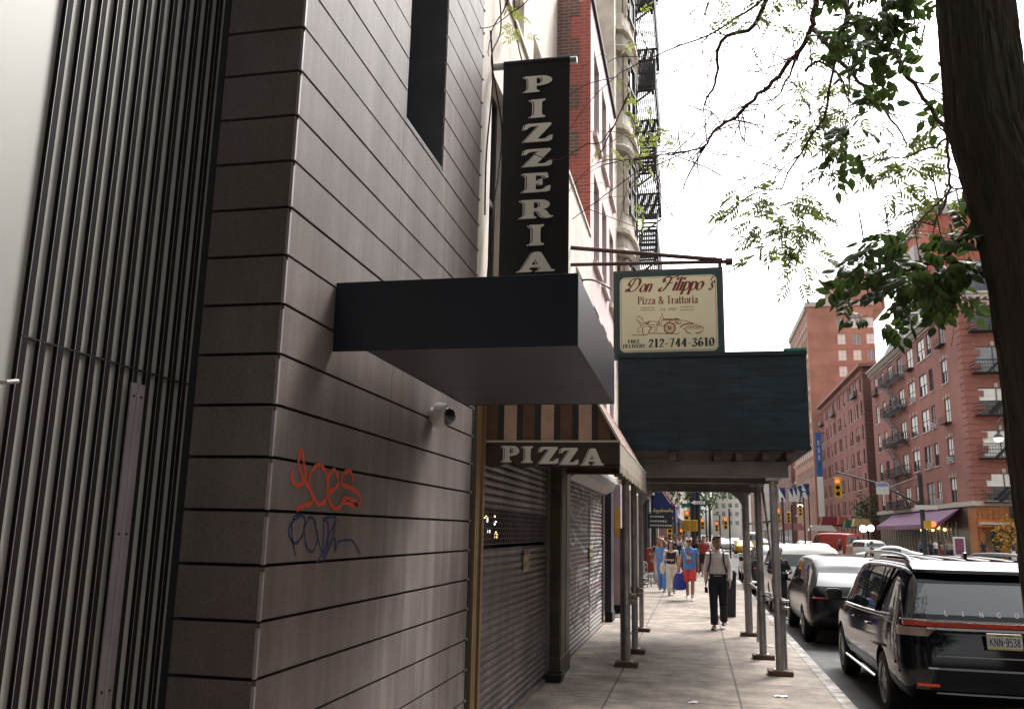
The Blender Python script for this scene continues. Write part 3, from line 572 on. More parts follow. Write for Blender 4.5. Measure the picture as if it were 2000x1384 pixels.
# rolled papers stuck to the shutters
pap = M('old_paper', (.48, .4, .26), .8, var=.25, scale=12)
def paper(y, z0, z1, wd, lab):
    mb = MB(); x = -1.9
    P = [(0, .0), (.02, .25), (.006, .5), (.024, .8), (.004, 1)]
    for (a, s), (b, t_) in zip(P, P[1:]): mb.quad((x+a, y, z0+(z1-z0)*s), (x+a+.01, y+wd, z0+(z1-z0)*s), (x+b+.01, y+wd, z0+(z1-z0)*t_), (x+b, y, z0+(z1-z0)*t_))
    o = mb.build('paper_notice', pap); md = o.modifiers.new('s', 'SOLIDIFY'); md.thickness = .004
    tag(o, lab, 'notice')
p1 = at(1021, 1095, X=-1.9); paper(p1.y, p1.z-.12, p1.z+.12, .26, 'yellowed paper notice stuck on the plain grey roller shutter')
p1 = at(1150, 1080, X=-1.9); paper(p1.y, p1.z-.12, p1.z+.12, .4, 'curled paper notice stuck on the graffitied roller shutter')
bb = thing('rubbish_tray', 'low black plastic tray on the pavement against the olive pilaster', 'tray', (-1.8, 11.2, 0))
mb = MB(); mb.rings([[V(-1.88+i, 11.1+i, 0), V(-1.66-i, 11.1+i, 0), V(-1.66-i, 11.4-i, 0), V(-1.88+i, 11.4-i, 0)] if z is None else [V(-1.88+i, 11.1+i, z), V(-1.66-i, 11.1+i, z), V(-1.66-i, 11.4-i, z), V(-1.88+i, 11.4-i, z)] for i, z in ((.02, 0), (0, .1), (.02, .1), (.03, .03))]); mb.build('tray', M('black_plastic', (.015, .015, .015), .5), bb)

# ---------------------------------------------------------------- PIZZERIA banner
let = M('letter_cream', (.78, .75, .66), .6, var=.05)
bnk = M('banner_fabric', (.012, .010, .010), .85, var=.2, scale=3, bump=.05, bscale=30)
bn = thing('blade_banner', 'tall narrow black PIZZERIA banner hanging from a pole on the cream building', 'banner', (-1.45, 7.7, 4.2))
mb = MB(); mb.tube([(XW, 7.7, 6.42), (-1.05, 7.7, 6.42)], .035, 10); mb.build('pole', M('grey_pipe', (.3, .3, .31), .4, metal=.6), bn, True)
mb = MB(); N = 14
A = [(-1.785+.67*i/N, 7.662) for i in range(N+1)]
mb.box(-1.785, -1.115, 7.655, 7.662, 4.2, 6.44); mb.tube([(-1.785, 7.67, 6.42), (-1.115, 7.67, 6.42)], .03, 10)
o = mb.build('banner_cloth', bnk, bn)
ltr = [('P', 1022, 1077, 145, 182), ('I', 1034, 1064, 192, 231), ('Z', 1021, 1077, 238, 279), ('Z', 1020, 1076, 288, 327), ('E', 1019, 1074, 335, 377), ('R', 1014, 1079, 387, 428), ('I', 1031, 1061, 437, 480), ('A', 1010, 1082, 489, 532)]
for ch, xa, xb, ya, yb in ltr:
    a, b = at(xa, yb, Y=7.64), at(xb, ya, Y=7.64)
    fat_letter('letter', ch, (a.x+.01, 7.64, a.z), (1, 0, 0), (0, 0, 1), b.x-a.x, (b.z-a.z)*.97, let, bnk, bn)

# ---------------------------------------------------------------- striped awning
aw = thing('shop_awning', 'brown and cream striped PIZZA awning with scalloped valance over the shutters', 'awning', (-1.3, 9.9, 2.4))
AX, AY0, AY1, AZ = -.66, 7.8, 12.0, 2.645
brown = M('awning_brown', (.14, .072, .045), .8, var=.15, scale=8); tan = M('awning_tan', (.56, .36, .27), .8, var=.12, scale=8); dkst = M('awning_dark', (.035, .03, .032), .8)
prof = [(AX, AZ), (-.85, 2.985), (-1.07, 3.35), (-1.4, 3.72), (XW, 4.02)]
mb = MB()
# near gable end, stripes as strips of cloth side by side
def topz(x):
    for (xa, za), (xb, zb) in zip(prof, prof[1:]):
        if xb <= x <= xa: return za+(zb-za)*(xa-x)/(xa-xb)
    return AZ
x = XW; pat = [(.11, 0), (.06, 2), (.12, 1), (.06, 2)]; i = 0
while x < AX-.01:
    wd, k = pat[i % 4]; xe = min(AX, x+wd); zs = [p for p in prof if x < p[0] < xe]
    mb.quad((x, AY0, AZ), (xe, AY0, AZ), (xe, AY0, topz(xe)), *[(p[0], AY0, p[1]) for p in zs], (x, AY0, topz(x)), k=k); x = xe; i += 1
y = AY0; i = 0
while y < AY1:
    wd, k = pat[i % 4]; ye = min(AY1, y+wd*1.4)
    for (xa, za), (xb, zb) in zip(prof, prof[1:]): mb.quad((xa, y, za), (xa, ye, za), (xb, ye, zb), (xb, y, zb), k=k)
    y = ye; i += 1
mb.quad(*[(p[0], AY1, p[1]) for p in prof], (XW, AY1, AZ), k=0)
mb.build('awning_cloth', [brown, tan, dkst], aw)
dkb = M('valance_brown', (.055, .035, .03), .8, var=.15, scale=9)
def scallop(a, b, n, drop, wave, dirn):
    P = []
    for i in range(n*8+1):
        t = i/(n*8); P.append((a+(b-a)*t, -drop-wave*math.sin(t*n*2*math.pi)))
    return P
mb = MB(); P = scallop(XW, AX, 4, .215, .022, 0); mb.prism([(p[0], AZ+p[1]) for p in P]+[(AX, AZ), (XW, AZ)], (0, AY0-.008, 0), (1, 0, 0), (0, 0, 1), .006)
mb.build('side_valance', dkb, aw)
mb = MB(); P = scallop(AY0, AY1, 11, .21, .02, 0); mb.prism([(p[0], AZ-.004+p[1]) for p in P]+[(AY1, AZ-.004), (AY0, AZ-.004)], (AX+.002, 0, 0), (0, 1, 0), (0, 0, 1), .006)
mb.build('front_valance', M('valance_front', (.34, .29, .23), .8, var=.15, scale=9), aw)
mb = MB(); y = AY0
while y < AY1: mb.box(AX+.001, AX+.01, y, y+.014, AZ-.275+.012*math.sin(y*16), AZ-.2); y += .03
mb.build('fringe', M('fringe_cream', (.5, .44, .34), .9, var=.2), aw)
piping = M('awning_piping', (.6, .54, .44), .6, var=.05)
mb = MB(); mb.box(XW, AX+.01, AY0-.02, AY0-.009, AZ-.004, AZ+.014); mb.box(AX, AX+.012, AY0, AY1, AZ-.004, AZ+.012)
for (xa, za), (xb, zb) in zip(prof, prof[1:]): mb.bar((xa, AY0-.006, za+.008), (xb, AY0-.006, zb+.008), .03, .02)
mb.build('piping', piping, aw)
mb = MB(); mb.tube([(XW, AY0+.05, AZ-.01), (AX-.02, AY0+.05, AZ-.01), (AX-.02, AY1-.05, AZ-.01), (XW, AY1-.05, AZ-.01)], .016, 8)
for yy in (9.2, 10.6): mb.tube([(XW, yy, AZ-.01), (AX-.02, yy, AZ-.01)], .014, 6)
mb.build('frame', M('awning_frame', (.1, .09, .09), .5, metal=.4), aw)
for ch, xa, xb, ya, yb in [('P', 979, 1013, 870, 902), ('I', 1019, 1040, 871, 903), ('Z', 1052, 1089, 872, 905), ('Z', 1093, 1128, 874, 907), ('A', 1134, 1178, 875, 908)]:
    a, b = at(xa, yb, Y=AY0-.016), at(xb, ya, Y=AY0-.016)
    fat_letter('letter', ch, (a.x+.008, AY0-.0155, a.z), (1, 0, 0), (0, 0, 1), b.x-a.x, b.z-a.z, let, dkb, aw)

# ---------------------------------------------------------------- brick building, ornate building, and the row beyond
redb = brick('red_brick', (.42, .10, .075), (.33, .08, .065), (.36, .2, .17), 1, .01)
oldb = brick('old_brick', (.13, .075, .075), (.20, .085, .055), (.24, .2, .18), 1, .012)
pinks = M('pink_painted_brick', (.7, .57, .55), .85, var=.12, scale=2, bump=.2, bscale=30)
rb = thing('red_brick_building', 'brick building with a red side wall and pale pink street front, past the cream building', 'building', (-5, 18.7, 0))
mb = MB(); mb.quad((-12, Y1+.01, 0), (XW, Y1+.01, 0), (XW, Y1+.01, 12.7), (-12, Y1+.01, 12.7)); mb.box(-12, XW-.3, Y1+.2, 21.3, 0, 12.6); mb.build('side_wall', redb, rb)
mb = MB(); P = [(-2.61, 5.6)]; z = 5.6; i = 0
while z < 12.6: xe = (-2.14 if i % 2 else -2.33); P += [(xe, z), (xe, z+.52)]; z += .52; i += 1
P += [(-2.61, z)]; mb.prism(P, (0, Y1+.009, 0), (1, 0, 0), (0, 0, 1), .014)
mb.build('toothed_brickwork', oldb, rb)
pw = [(a, f, a+1.0, f+1.9) for a in (.6, 2.2, 3.9) for f in (4.4, 7.2, 10.0)]
mb = MB(); facade(mb, (XW, Y1, 3.0), (0, 1, 0), (1, 0, 0), 5.4, 9.7, [(a, b-3.0, c, d-3.0) for a, b, c, d in pw], depth=.2)
mb.build('front_wall', pinks, rb)
mb = MB(); mb.box(XW-.1, XW+.06, Y1, 21.4, 12.7, 12.82); mb.build('coping', M('dark_coping', (.03, .028, .03), .7), rb)
for a, b, c, d in pw: window(rb, (XW, Y1+a, b), (0, 1, 0), (1, 0, 0), c-a, d-b, wn, pinks, 'dark', .16)
orn = M('cream_stone', (.6, .55, .46), .8, var=.18, scale=3, bump=.2, bscale=25)
ob = thing('ornate_building', 'ornate cream stone building with rounded bays and a black fire escape, behind the hanging sign', 'building', (-5, 26, 0))
mb = MB(); mb.box(-12, XW, 21.42, 31, 0, 21)
for fl in range(6):
    z = 3.6+fl*3.0
    for yc in (23.6,):
        ring = lambda r, zz, dep: [V(XW-.05, yc-r, zz)]+[V(XW+dep*math.sin(t)**.7, yc-r*math.cos(t), zz) for t in [i*math.pi/10 for i in range(1, 10)]]+[V(XW-.05, yc+r, zz)]
        mb.rings([ring(1.55, z-.25, .4), ring(1.55, z+.1, .4)]); mb.rings([ring(1.72, z+.1, .5), ring(1.72, z+.22, .5)]); mb.rings([ring(1.5, z+.22, .36), ring(1.5, z+.75, .36)])
        mb.rings([ring(1.4, z+.75, .3), ring(1.4, z+2.5, .3)]); mb.rings([ring(1.62, z+2.5, .44), ring(1.68, z+2.62, .5), ring(1.55, z+2.74, .4)])
        for i in (2, 5, 8):
            t = i*math.pi/10; p = V(XW+.34*math.sin(t)**.7, yc-1.45*math.cos(t), 0)
            mb.obox((p.x, p.y, z+1.6), (.05, 0, 0), (0, .12, 0), (0, 0, .85))
            for q in range(4): mb.ell((p.x+.06, p.y, z+1.1+q*.35), (.05, .09, .12), 6, 4)
mb.build('wall', orn, ob)
for fl in range(6):
    z = 3.6+fl*3.0
    for yc in (23.6,):
        for i in (3.5, 6.5):
            t = i*math.pi/10; p = V(XW+.34*math.sin(t)**.7, yc-1.45*math.cos(t), z+.85); tn = V(.42*math.cos(t), 1.45*math.sin(t), 0).normalized(); nn = V(tn.y, -tn.x, 0)
            q = p-tn*.35+nn*.06
            window(ob, q, tn, nn, .7, 1.6, wn, None, 'curtain' if (fl+int(i)) % 2 else 'dark', 0)
blackiron = M('black_iron', (.02, .02, .022), .55, metal=.3, var=.1)
def fire_escape(parent, y0, y1, x0, x1, z0, n, fh, name='fire_escape', dense=.11, th=.022):
    """iron balconies with railings, ladders between; attached to a wall at x0, sticking out to x1"""
    mb = MB(); s = 1 if x1 > x0 else -1
    for k in range(n):
        z = z0+k*fh
        xx = sorted((x0, x1))
        for i in range(13): mb.box(xx[0]+(xx[1]-xx[0])*i/13, xx[0]+(xx[1]-xx[0])*i/13+.036, y0, y1, z-.03, z)
        for h_ in (.08, .5, .95): mb.bar((x1, y0, z+h_), (x1, y1, z+h_), th*1.4); mb.bar((x0, y0, z+h_), (x1, y0, z+h_), th*1.4); mb.bar((x0, y1, z+h_), (x1, y1, z+h_), th*1.4)
        y = y0
        while y < y1: mb.bar((x1, y, z), (x1, y, z+.95), th); y += dense
        x = 0
        while x < abs(x1-x0): mb.bar((x0+s*x, y0, z), (x0+s*x, y0, z+.95), th); mb.bar((x0+s*x, y1, z), (x0+s*x, y1, z+.95), th); x += dense
        mb.bar((x0, y0, z-.7), (x1, y0, z-.05), .05); mb.bar((x0, y1, z-.7), (x1, y1, z-.05), .05)
        if k < n-1:
            xm = (x0+x1)/2+.1*s
            for dx in (-.25, .25): mb.bar((xm+dx, y0+.3, z), (xm+dx, y1-.6, z+fh), .05, .22)
            for q in range(11): t = (q+.5)/11; mb.bar((xm-.25, y0+.3+(y1-y0-.9)*t, z+fh*t), (xm+.25, y0+.3+(y1-y0-.9)*t, z+fh*t), .16, .02)
    return mb.build(name, blackiron, parent)
fire_escape(ob, 25.7, 29.9, XW+.05, -.98, 7.2, 6, 2.9, dense=.055, th=.042)
rowm = [brick('row_brick', (.24, .1, .08), (.2, .085, .07), (.22, .16, .14), 1, .012), M('row_stone', (.42, .38, .34), .8), M('row_cream', (.5, .46, .4), .8), M('row_grey', (.2, .2, .21), .8)]
def row_house(x, y0, y1, h, mat, lab, side=-1, nwin=3, floors=None, cat='building', depth=10):
    """plain street house: wall with openings, cornice, windows; side -1 faces +X, 1 faces -X"""
    t = thing('row_house', lab, cat, (x+side*depth/2, (y0+y1)/2, 0)); u = (0, 1, 0); n = (-side, 0, 0); W = y1-y0
    floors = floors or int((h-4)/3.1); hs_ = []
    for f in range(floors):
        for i in range(nwin): a = W*(i+.5)/nwin-.5; hs_.append((a, 4.3+f*3.1, a+1.0, 6.1+f*3.1))
    hs_.append((.5, .2, W-.5, 3.2))
    mb = MB(); facade(mb, (x, y0, 0), u, n, W, h, hs_, depth=.2)
    mb.box(*sorted((x+side*.4, x+side*depth)), y0+.03, y1-.03, 0, h-.05); mb.quad((x, y0, 0), (x+side*depth, y0, 0), (x+side*depth, y0, h), (x, y0, h)); mb.quad((x, y1, 0), (x+side*depth, y1, 0), (x+side*depth, y1, h), (x, y1, h))
    mb.build('wall', mat, t)
    mb = MB(); mb.box(*sorted((x-side*.35, x+side*.3)), y0, y1, h-.02, h+.35); mb.box(*sorted((x-side*.15, x-side*.005)), y0, y1, 3.45, 3.8); mb.build('cornice', M('cornice_stone', (.4, .37, .33), .8), t)
    for i, (a, b, c, d) in enumerate(hs_[:-1]): window(t, (x, y0+a, b), u, n, c-a, d-b, wn, None, ('half', 'dark', 'low')[(i*7+int(y0)) % 3], .12)
    window(t, (x, y0+.5, .2), u, n, W-1, 3.0, wn, None, 'dark', .15, 3, False)
    return t
row_house(XW, 31.05, 38, 9.5, rowm[3], 'low grey shop building just past the ornate stone building')
row_house(XW, 38.05, 46.5, 10.5, rowm[1], 'stone shop building with the blue awning, before the side street')
for i, (a, b, h, k, lab) in enumerate([(60, 70, 17, 0, 'brick corner house just beyond the side street on the left'), (70.05, 80, 15, 3, 'grey house second beyond the side street on the left'), (80.05, 94, 18, 1, 'stone house third beyond the side street on the left'),
        (94.05, 112, 16, 0, 'long brick house fourth beyond the side street on the left'), (112.05, 150, 20, 2, 'cream block fifth beyond the side street on the left'), (150.05, 210, 24, 1, 'pale stone block far down the left side of the avenue')]):
    row_house(XW, a, b, h, rowm[k], lab, nwin=3+i)
# ---------------------------------------------------------------- sidewalk shed
steel = M('galvanised_steel', (.46, .455, .46), .45, metal=.45, var=.2, scale=6)
navy = M('navy_plywood', (.010, .032, .052), .7, var=.25, scale=2.5, stretch=(.6, 1, 9), bump=.12, bscale=12)
timber = M('grey_timber', (.17, .145, .15), .8, var=.25, scale=3, stretch=(.3, 4, 4), bump=.2, bscale=20)
rawt = M('brown_timber', (.11, .06, .045), .85, var=.3, scale=6)
sh = thing('sidewalk_shed', 'navy plywood sidewalk shed on steel pipe posts over the pavement', 'shed', (.2, 15, 0))
SX0, SX1, SY0, SY1 = -1.06, 1.57, 12.4, 17.7
mb = MB(); mb.box(SX0, SX1, SY0, SY0+.04, 3.0, 4.4); mb.box(SX1-.04, SX1, SY0+.041, SY1, 3.0, 4.39); mb.box(SX0, SX0+.04, SY0+.041, SY1, 3.0, 4.39); mb.box(SX0+.041, SX1-.041, SY1-.04, SY1, 3.0, 4.39); mb.build('parapet', navy, sh)
weather(navy, .45, (1, 1, 6)); weather(timber, .3); weather(steel, .2, (3, 3, .6))
mb = MB(); mb.box(SX0-.01, SX1+.01, SY0-.022, SY0-.001, 4.34, 4.398); mb.box(SX0-.01, SX1+.01, SY0-.022, SY0-.001, 3.002, 3.05)
mb.build('trim_board', navy, sh); mb = MB()
for x in (-.2, .68): mb.box(x, x+.006, SY0-.003, SY0-.001, 3.052, 4.338)
for x in (-1.0, -.6, -.24, -.16, .24, .64, .72, 1.1, 1.5):
    for z in (3.1, 3.4, 3.7, 4.0, 4.3): mb.box(x-.006, x+.006, SY0-.003, SY0-.001, z-.006, z+.006)
mb.build('seam', dark, sh)
mb = MB(); mb.box(1.28, SX1+.01, SY0-.01, SY0+.1, 4.4, 4.435); mb.build('green_cap', M('green_paint', (.02, .22, .1), .5), sh)
mb = MB()
i = 0; y = SY0+.05
while y < SY1-.1: mb.box(SX0+.05, SX1-.05, y, y+.22, 3.0, 3.05); y += .232
mb.build('deck', timber, sh)
mb = MB()
for x in (-.95, -.3, .32, .62, .98, 1.3): mb.box(x-.045, x+.045, SY0+.05, SY1-.05, 2.86, 2.998)
mb.build('joist', timber, sh)
for y in (12.72, 14.25, 17.3):
    mb = MB(); mb.box(-1.15, 1.29, y-.06, y+.06, 2.64, 2.858); mb.box(-1.15, 1.29, y-.075, y-.061, 2.64, 2.66, 0); mb.box(-1.15, 1.29, y-.075, y-.061, 2.84, 2.858, 0); mb.build('beam', M('painted_beam', (.20, .18, .19), .6, var=.2, scale=4), sh)
def post(x, y, r, lab=None, lean=0):
    mb = MB(); mb.tube([(x, y, .07), (x, y, 2.64)], r, 14); mb.box(x-.1, x+.1, y-.1, y+.1, 2.6, 2.638)
    p = mb.build('post', steel, sh, True)
    mb = MB(); mb.box(x-.16, x+.16, y-.13, y+.13, 0, .065); mb.build('base_block', rawt, p, bevel=.006)
    mb = MB(); mb.box(x-.085, x+.085, y-.085, y+.085, .066, .076); mb.build('base_plate', steel, p)
    for z in (.88, .97):
        mb = MB(); mb.tube([(x, y, z-.035), (x, y, z+.035)], r+.014, 12); mb.tube([(x+r, y-.05, z), (x+r+.09, y-.06, z)], .018, 6); mb.box(x+r, x+r+.05, y-.04, y+.04, z-.025, z+.025); mb.build('coupler', M('coupler_steel', (.42, .41, .4), .35, metal=.8), p, True)
    return p
for x, y, r in ((1.08, 12.72, .055), (.97, 14.25, .055), (.94, 17.3, .07), (-.99, 12.78, .055), (-.97, 14.2, .05), (-1.05, 17.26, .045)): post(x, y, r)
mb = MB()
for a, b in (((1.13, 12.8, .94), (1.02, 14.2, .94)), ((1.02, 14.3, .94), (.98, 17.25, .95)), ((1.13, 12.8, 2.05), (1.02, 17.25, 2.05)), ((1.16, 12.8, .25), (1.05, 14.2, 2.5)), ((1.16, 12.75, 0.05), (1.16, 12.75, 1.0)), ((-1.06, 12.8, 0.05), (-1.06, 12.8, 1.9)), ((-1.05, 12.8, .3), (-1.04, 14.2, .3)), ((1.0, 14.3, 2.4), (.98, 15.6, .1))): mb.tube([a, b], .021, 8)
mb.build('brace', steel, sh, True)
for x, s in ((.94, -1), (-1.05, 1)):
    P = [(0, 0), (s*.34, 0), (s*.26, -.035), (s*.14, -.12), (s*.06, -.26), (0, -.3)]; mb = MB(); mb.prism(P, (x, 17.22, 2.64), (1, 0, 0), (0, 0, 1), .02); mb.build('gusset', steel, sh)

# ---------------------------------------------------------------- hanging sign
def sign():
    s = thing('hanging_sign', "cream Don Filippo's Pizza & Trattoria sign in a green frame hung from iron bars", 'sign', (-.35, 13.2, 4.56))
    x0, x1, z0, z1, Y = -1.2, .5, 4.5, 5.92, 13.2
    mb = MB(); mb.box(x0, x1, Y, Y+.2, z0, z1); mb.build('cabinet', M('sign_frame_brown', (.07, .05, .055), .6, var=.2), s, bevel=.008)
    mb = MB(); mb.box(x0+.045, x1-.045, Y-.008, Y, z0+.04, z1-.05); mb.build('green_border', M('sign_green', (.012, .055, .05), .5, var=.1), s)
    def rr(a, b, c, d, r): return [(cx+r*math.cos(t), cz+r*math.sin(t)) for cx, cz, t0 in ((b-r, d-r, 0), (a+r, d-r, 1), (a+r, c+r, 2), (b-r, c+r, 3)) for t in [(t0+i/6)*math.pi/2 for i in range(7)]]
    fx0, fx1, fz0, fz1 = x0+.105, x1-.1, z0+.09, z1-.12
    red = M('sign_red', (.17, .015, .015), .6, var=.05); redo = M('sign_rust', (.26, .06, .03), .6, var=.1); blk = M('sign_black', (.02, .03, .025), .6, var=0)
    crm = M('sign_cream', (.76, .71, .49), .5, var=.05, scale=1)
    mb = MB(); mb.prism(rr(fx0, fx1, fz0, fz1, .09), (0, Y-.009, 0), (1, 0, 0), (0, 0, 1), .004, 0)
    mb.prism(rr(fx0+.018, fx1-.018, fz0+.018, fz1-.018, .078), (0, Y-.0135, 0), (1, 0, 0), (0, 0, 1), .002, 1); mb.prism(rr(fx0+.024, fx1-.024, fz0+.024, fz1-.024, .072), (0, Y-.016, 0), (1, 0, 0), (0, 0, 1), .002, 0)
    mb.build('sign_face', [crm, red], s)
    yy = Y-.0195; U_, V_ = (1, 0, 0), (0, 0, 1)
    px = lambda X, Z: tuple(at(X, Z, Y=yy))
    def put(nm, st, xa, xb, yb, hpx, mat, **kw):
        a, b = at(xa, yb, Y=yy), at(xb, yb-.025*(xb-xa), Y=yy); c = at(xa, yb-hpx, Y=yy); mb = MB()
        text(mb, st, a, b-a, (0, 0, 1), c.z-a.z, fit=(b-a).length, **kw); return mb.build(nm, mat, s)
    mb = MB()
    sc = lambda st, xa, xb, yb, hpx, **kw: put('lettering', st, xa, xb, yb, hpx, red, shear=.42, wmin=.06, wmax=.23, track=.03, **kw)
    sc('\u00d0', 1221, 1245, 570, 26); sc('on', 1248, 1270, 570, 23); sc('\u0191', 1287, 1312, 568, 28); sc('ilippo', 1312, 1370, 567, 25); sc("'s", 1379, 1391, 566, 26)
    put('lettering', 'Pizza & Trattoria', 1246, 1363, 594, 14, M('sign_brick', (.22, .03, .02), .6, var=.05), wmin=.08, wmax=.2, track=.1, serif=.09)
    put('lettering', 'Est. 1980', 1288, 1320, 607, 6, redo, shear=.4, wmin=.05, wmax=.12, track=.08)
    put('lettering', 'FREE', 1227, 1250, 670, 6, blk, wmin=.1, wmax=.26, track=.12, serif=.12); put('lettering', 'DELIVERY', 1217, 1260, 679.5, 6.5, blk, wmin=.1, wmax=.26, track=.12, serif=.12)
    put('lettering', '212-744-3610', 1267, 1395, 678, 15.5, blk, wmin=.08, wmax=.3, track=.17, serif=.14)
    # rules and the line drawing of a donkey cart
    mb = MB(); q = [0]
    def line(pts, r=.0035, sm=True):
        P = [px(1190+X/7.283, 510+Z/7.283) for X, Z in pts]; q[0] += 1
        P = cat_rom(P, 4) if sm and len(P) > 2 else [Vector(p) for p in P]
        A, B = [], []
        for i, p in enumerate(P):
            d = (P[min(i+1, len(P)-1)]-P[max(i-1, 0)]).normalized(); n = d.cross(V(0, 1, 0))*r; o_ = V(0, -.0003*(q[0] % 8), 0); A.append(p+n+o_); B.append(p-n+o_)
        k = len(A); mb.add(A+B, [(i, i+1, k+i+1, k+i) for i in range(k-1)])
    for a, b in (((445, 662), (648, 657)), ((445, 697), (650, 692)), ((1003, 654), (1208, 650)), ((1003, 690), (1208, 686))): line([a, b], .004)
    line([(425, 775), (400, 800), (388, 835), (400, 850), (420, 845), (425, 870), (445, 880)]); line([(425, 775), (432, 800), (460, 800), (478, 845), (500, 870), (570, 860), (640, 855), (672, 870), (680, 930), (665, 1010)])
    line([(430, 880), (450, 930), (410, 960), (402, 990), (425, 1015), (435, 1000)]); line([(450, 900), (520, 925), (600, 930), (650, 945), (640, 1015)]); line([(480, 930), (470, 985), (478, 1030), (495, 1030)], .006); line([(560, 925), (600, 945), (570, 985), (560, 1015)], .008)
    line([(425, 860), (470, 880), (550, 900), (700, 912), (850, 925)], .004); line([(520, 870), (545, 890), (570, 850)], .009); line([(455, 795), (475, 840)], .006)
    line([(735, 750), (760, 748), (755, 775), (735, 790), (720, 830), (700, 860), (690, 900)]); line([(760, 780), (768, 820), (740, 850), (745, 900)]); line([(690, 850), (715, 880), (700, 912)], .006)
    line([(765, 822), (870, 826), (1000, 826)], .008); line([(850, 870), (870, 828)], .004); line([(940, 800), (960, 818), (1000, 825)], .006); line([(760, 840), (1000, 845), (1005, 890), (930, 885)], .004); line([(930, 860), (990, 880)], .007)
    cx, cz = 858, 948
    for r_, w_ in ((80, .0065), (68, .003), (16, .006)): line([(cx+r_*math.cos(t), cz+r_*math.sin(t)) for t in [i*math.pi/12 for i in range(25)]], w_, False)
    for i in range(12): t = i*math.pi/6; line([(cx+16*math.cos(t), cz+16*math.sin(t)), (cx+68*math.cos(t), cz+68*math.sin(t))], .003)
    line([(320, 1048), (420, 1052), (520, 1050), (560, 1026), (700, 1026), (860, 1030), (1000, 1028)], .005)
    line([(1010, 940), (1050, 905), (1120, 885), (1190, 893)], .009); line([(1020, 838), (1110, 855), (1200, 885), (1290, 930), (1335, 935), (1330, 990), (1300, 1000)]); line([(1050, 950), (1100, 990), (1090, 1000), (1140, 1022), (1165, 1022)], .006); line([(1225, 1022), (1280, 1018), (1305, 995)], .008)
    for a in (1095, 1130, 1170, 1210, 1250, 1285): line([(a, 915), (a+25, 925), (a+15, 955), (a-10, 950), (a, 915)], .003)
    mb.build('cart_drawing', redo, s)
    mb = MB(); iron = M('rusty_iron', (.07, .03, .025), .6, metal=.3, var=.3)
    mb.tube([(XW, Y+.1, 6.09), (.58, Y+.1, 6.03)], .03, 8); mb.tube([(XW, Y+.1, 6.38), (.5, Y+.1, 6.06)], .035, 8); mb.lathe([(.0, -.06), (.06, -.05), (.06, .05), (0, .06)], (.6, Y+.1, 6.03), (1, 0, 0), 10)
    for x in (-1.12, .46): mb.tube([(x, Y+.1, 5.92), (x, Y+.1, 6.06)], .028, 6)
    mb.tube(cat_rom([(XW, Y+.1, 5.8), (-1.55, Y+.1, 5.82), (-1.25, Y+.1, 5.66)], 5), .016, 6)
    mb.tube([(.5, Y+.1, 6.06), (XW, Y+2.3, 7.9)], .007, 5)
    mb.build('bracket', iron, s, True)
sign()

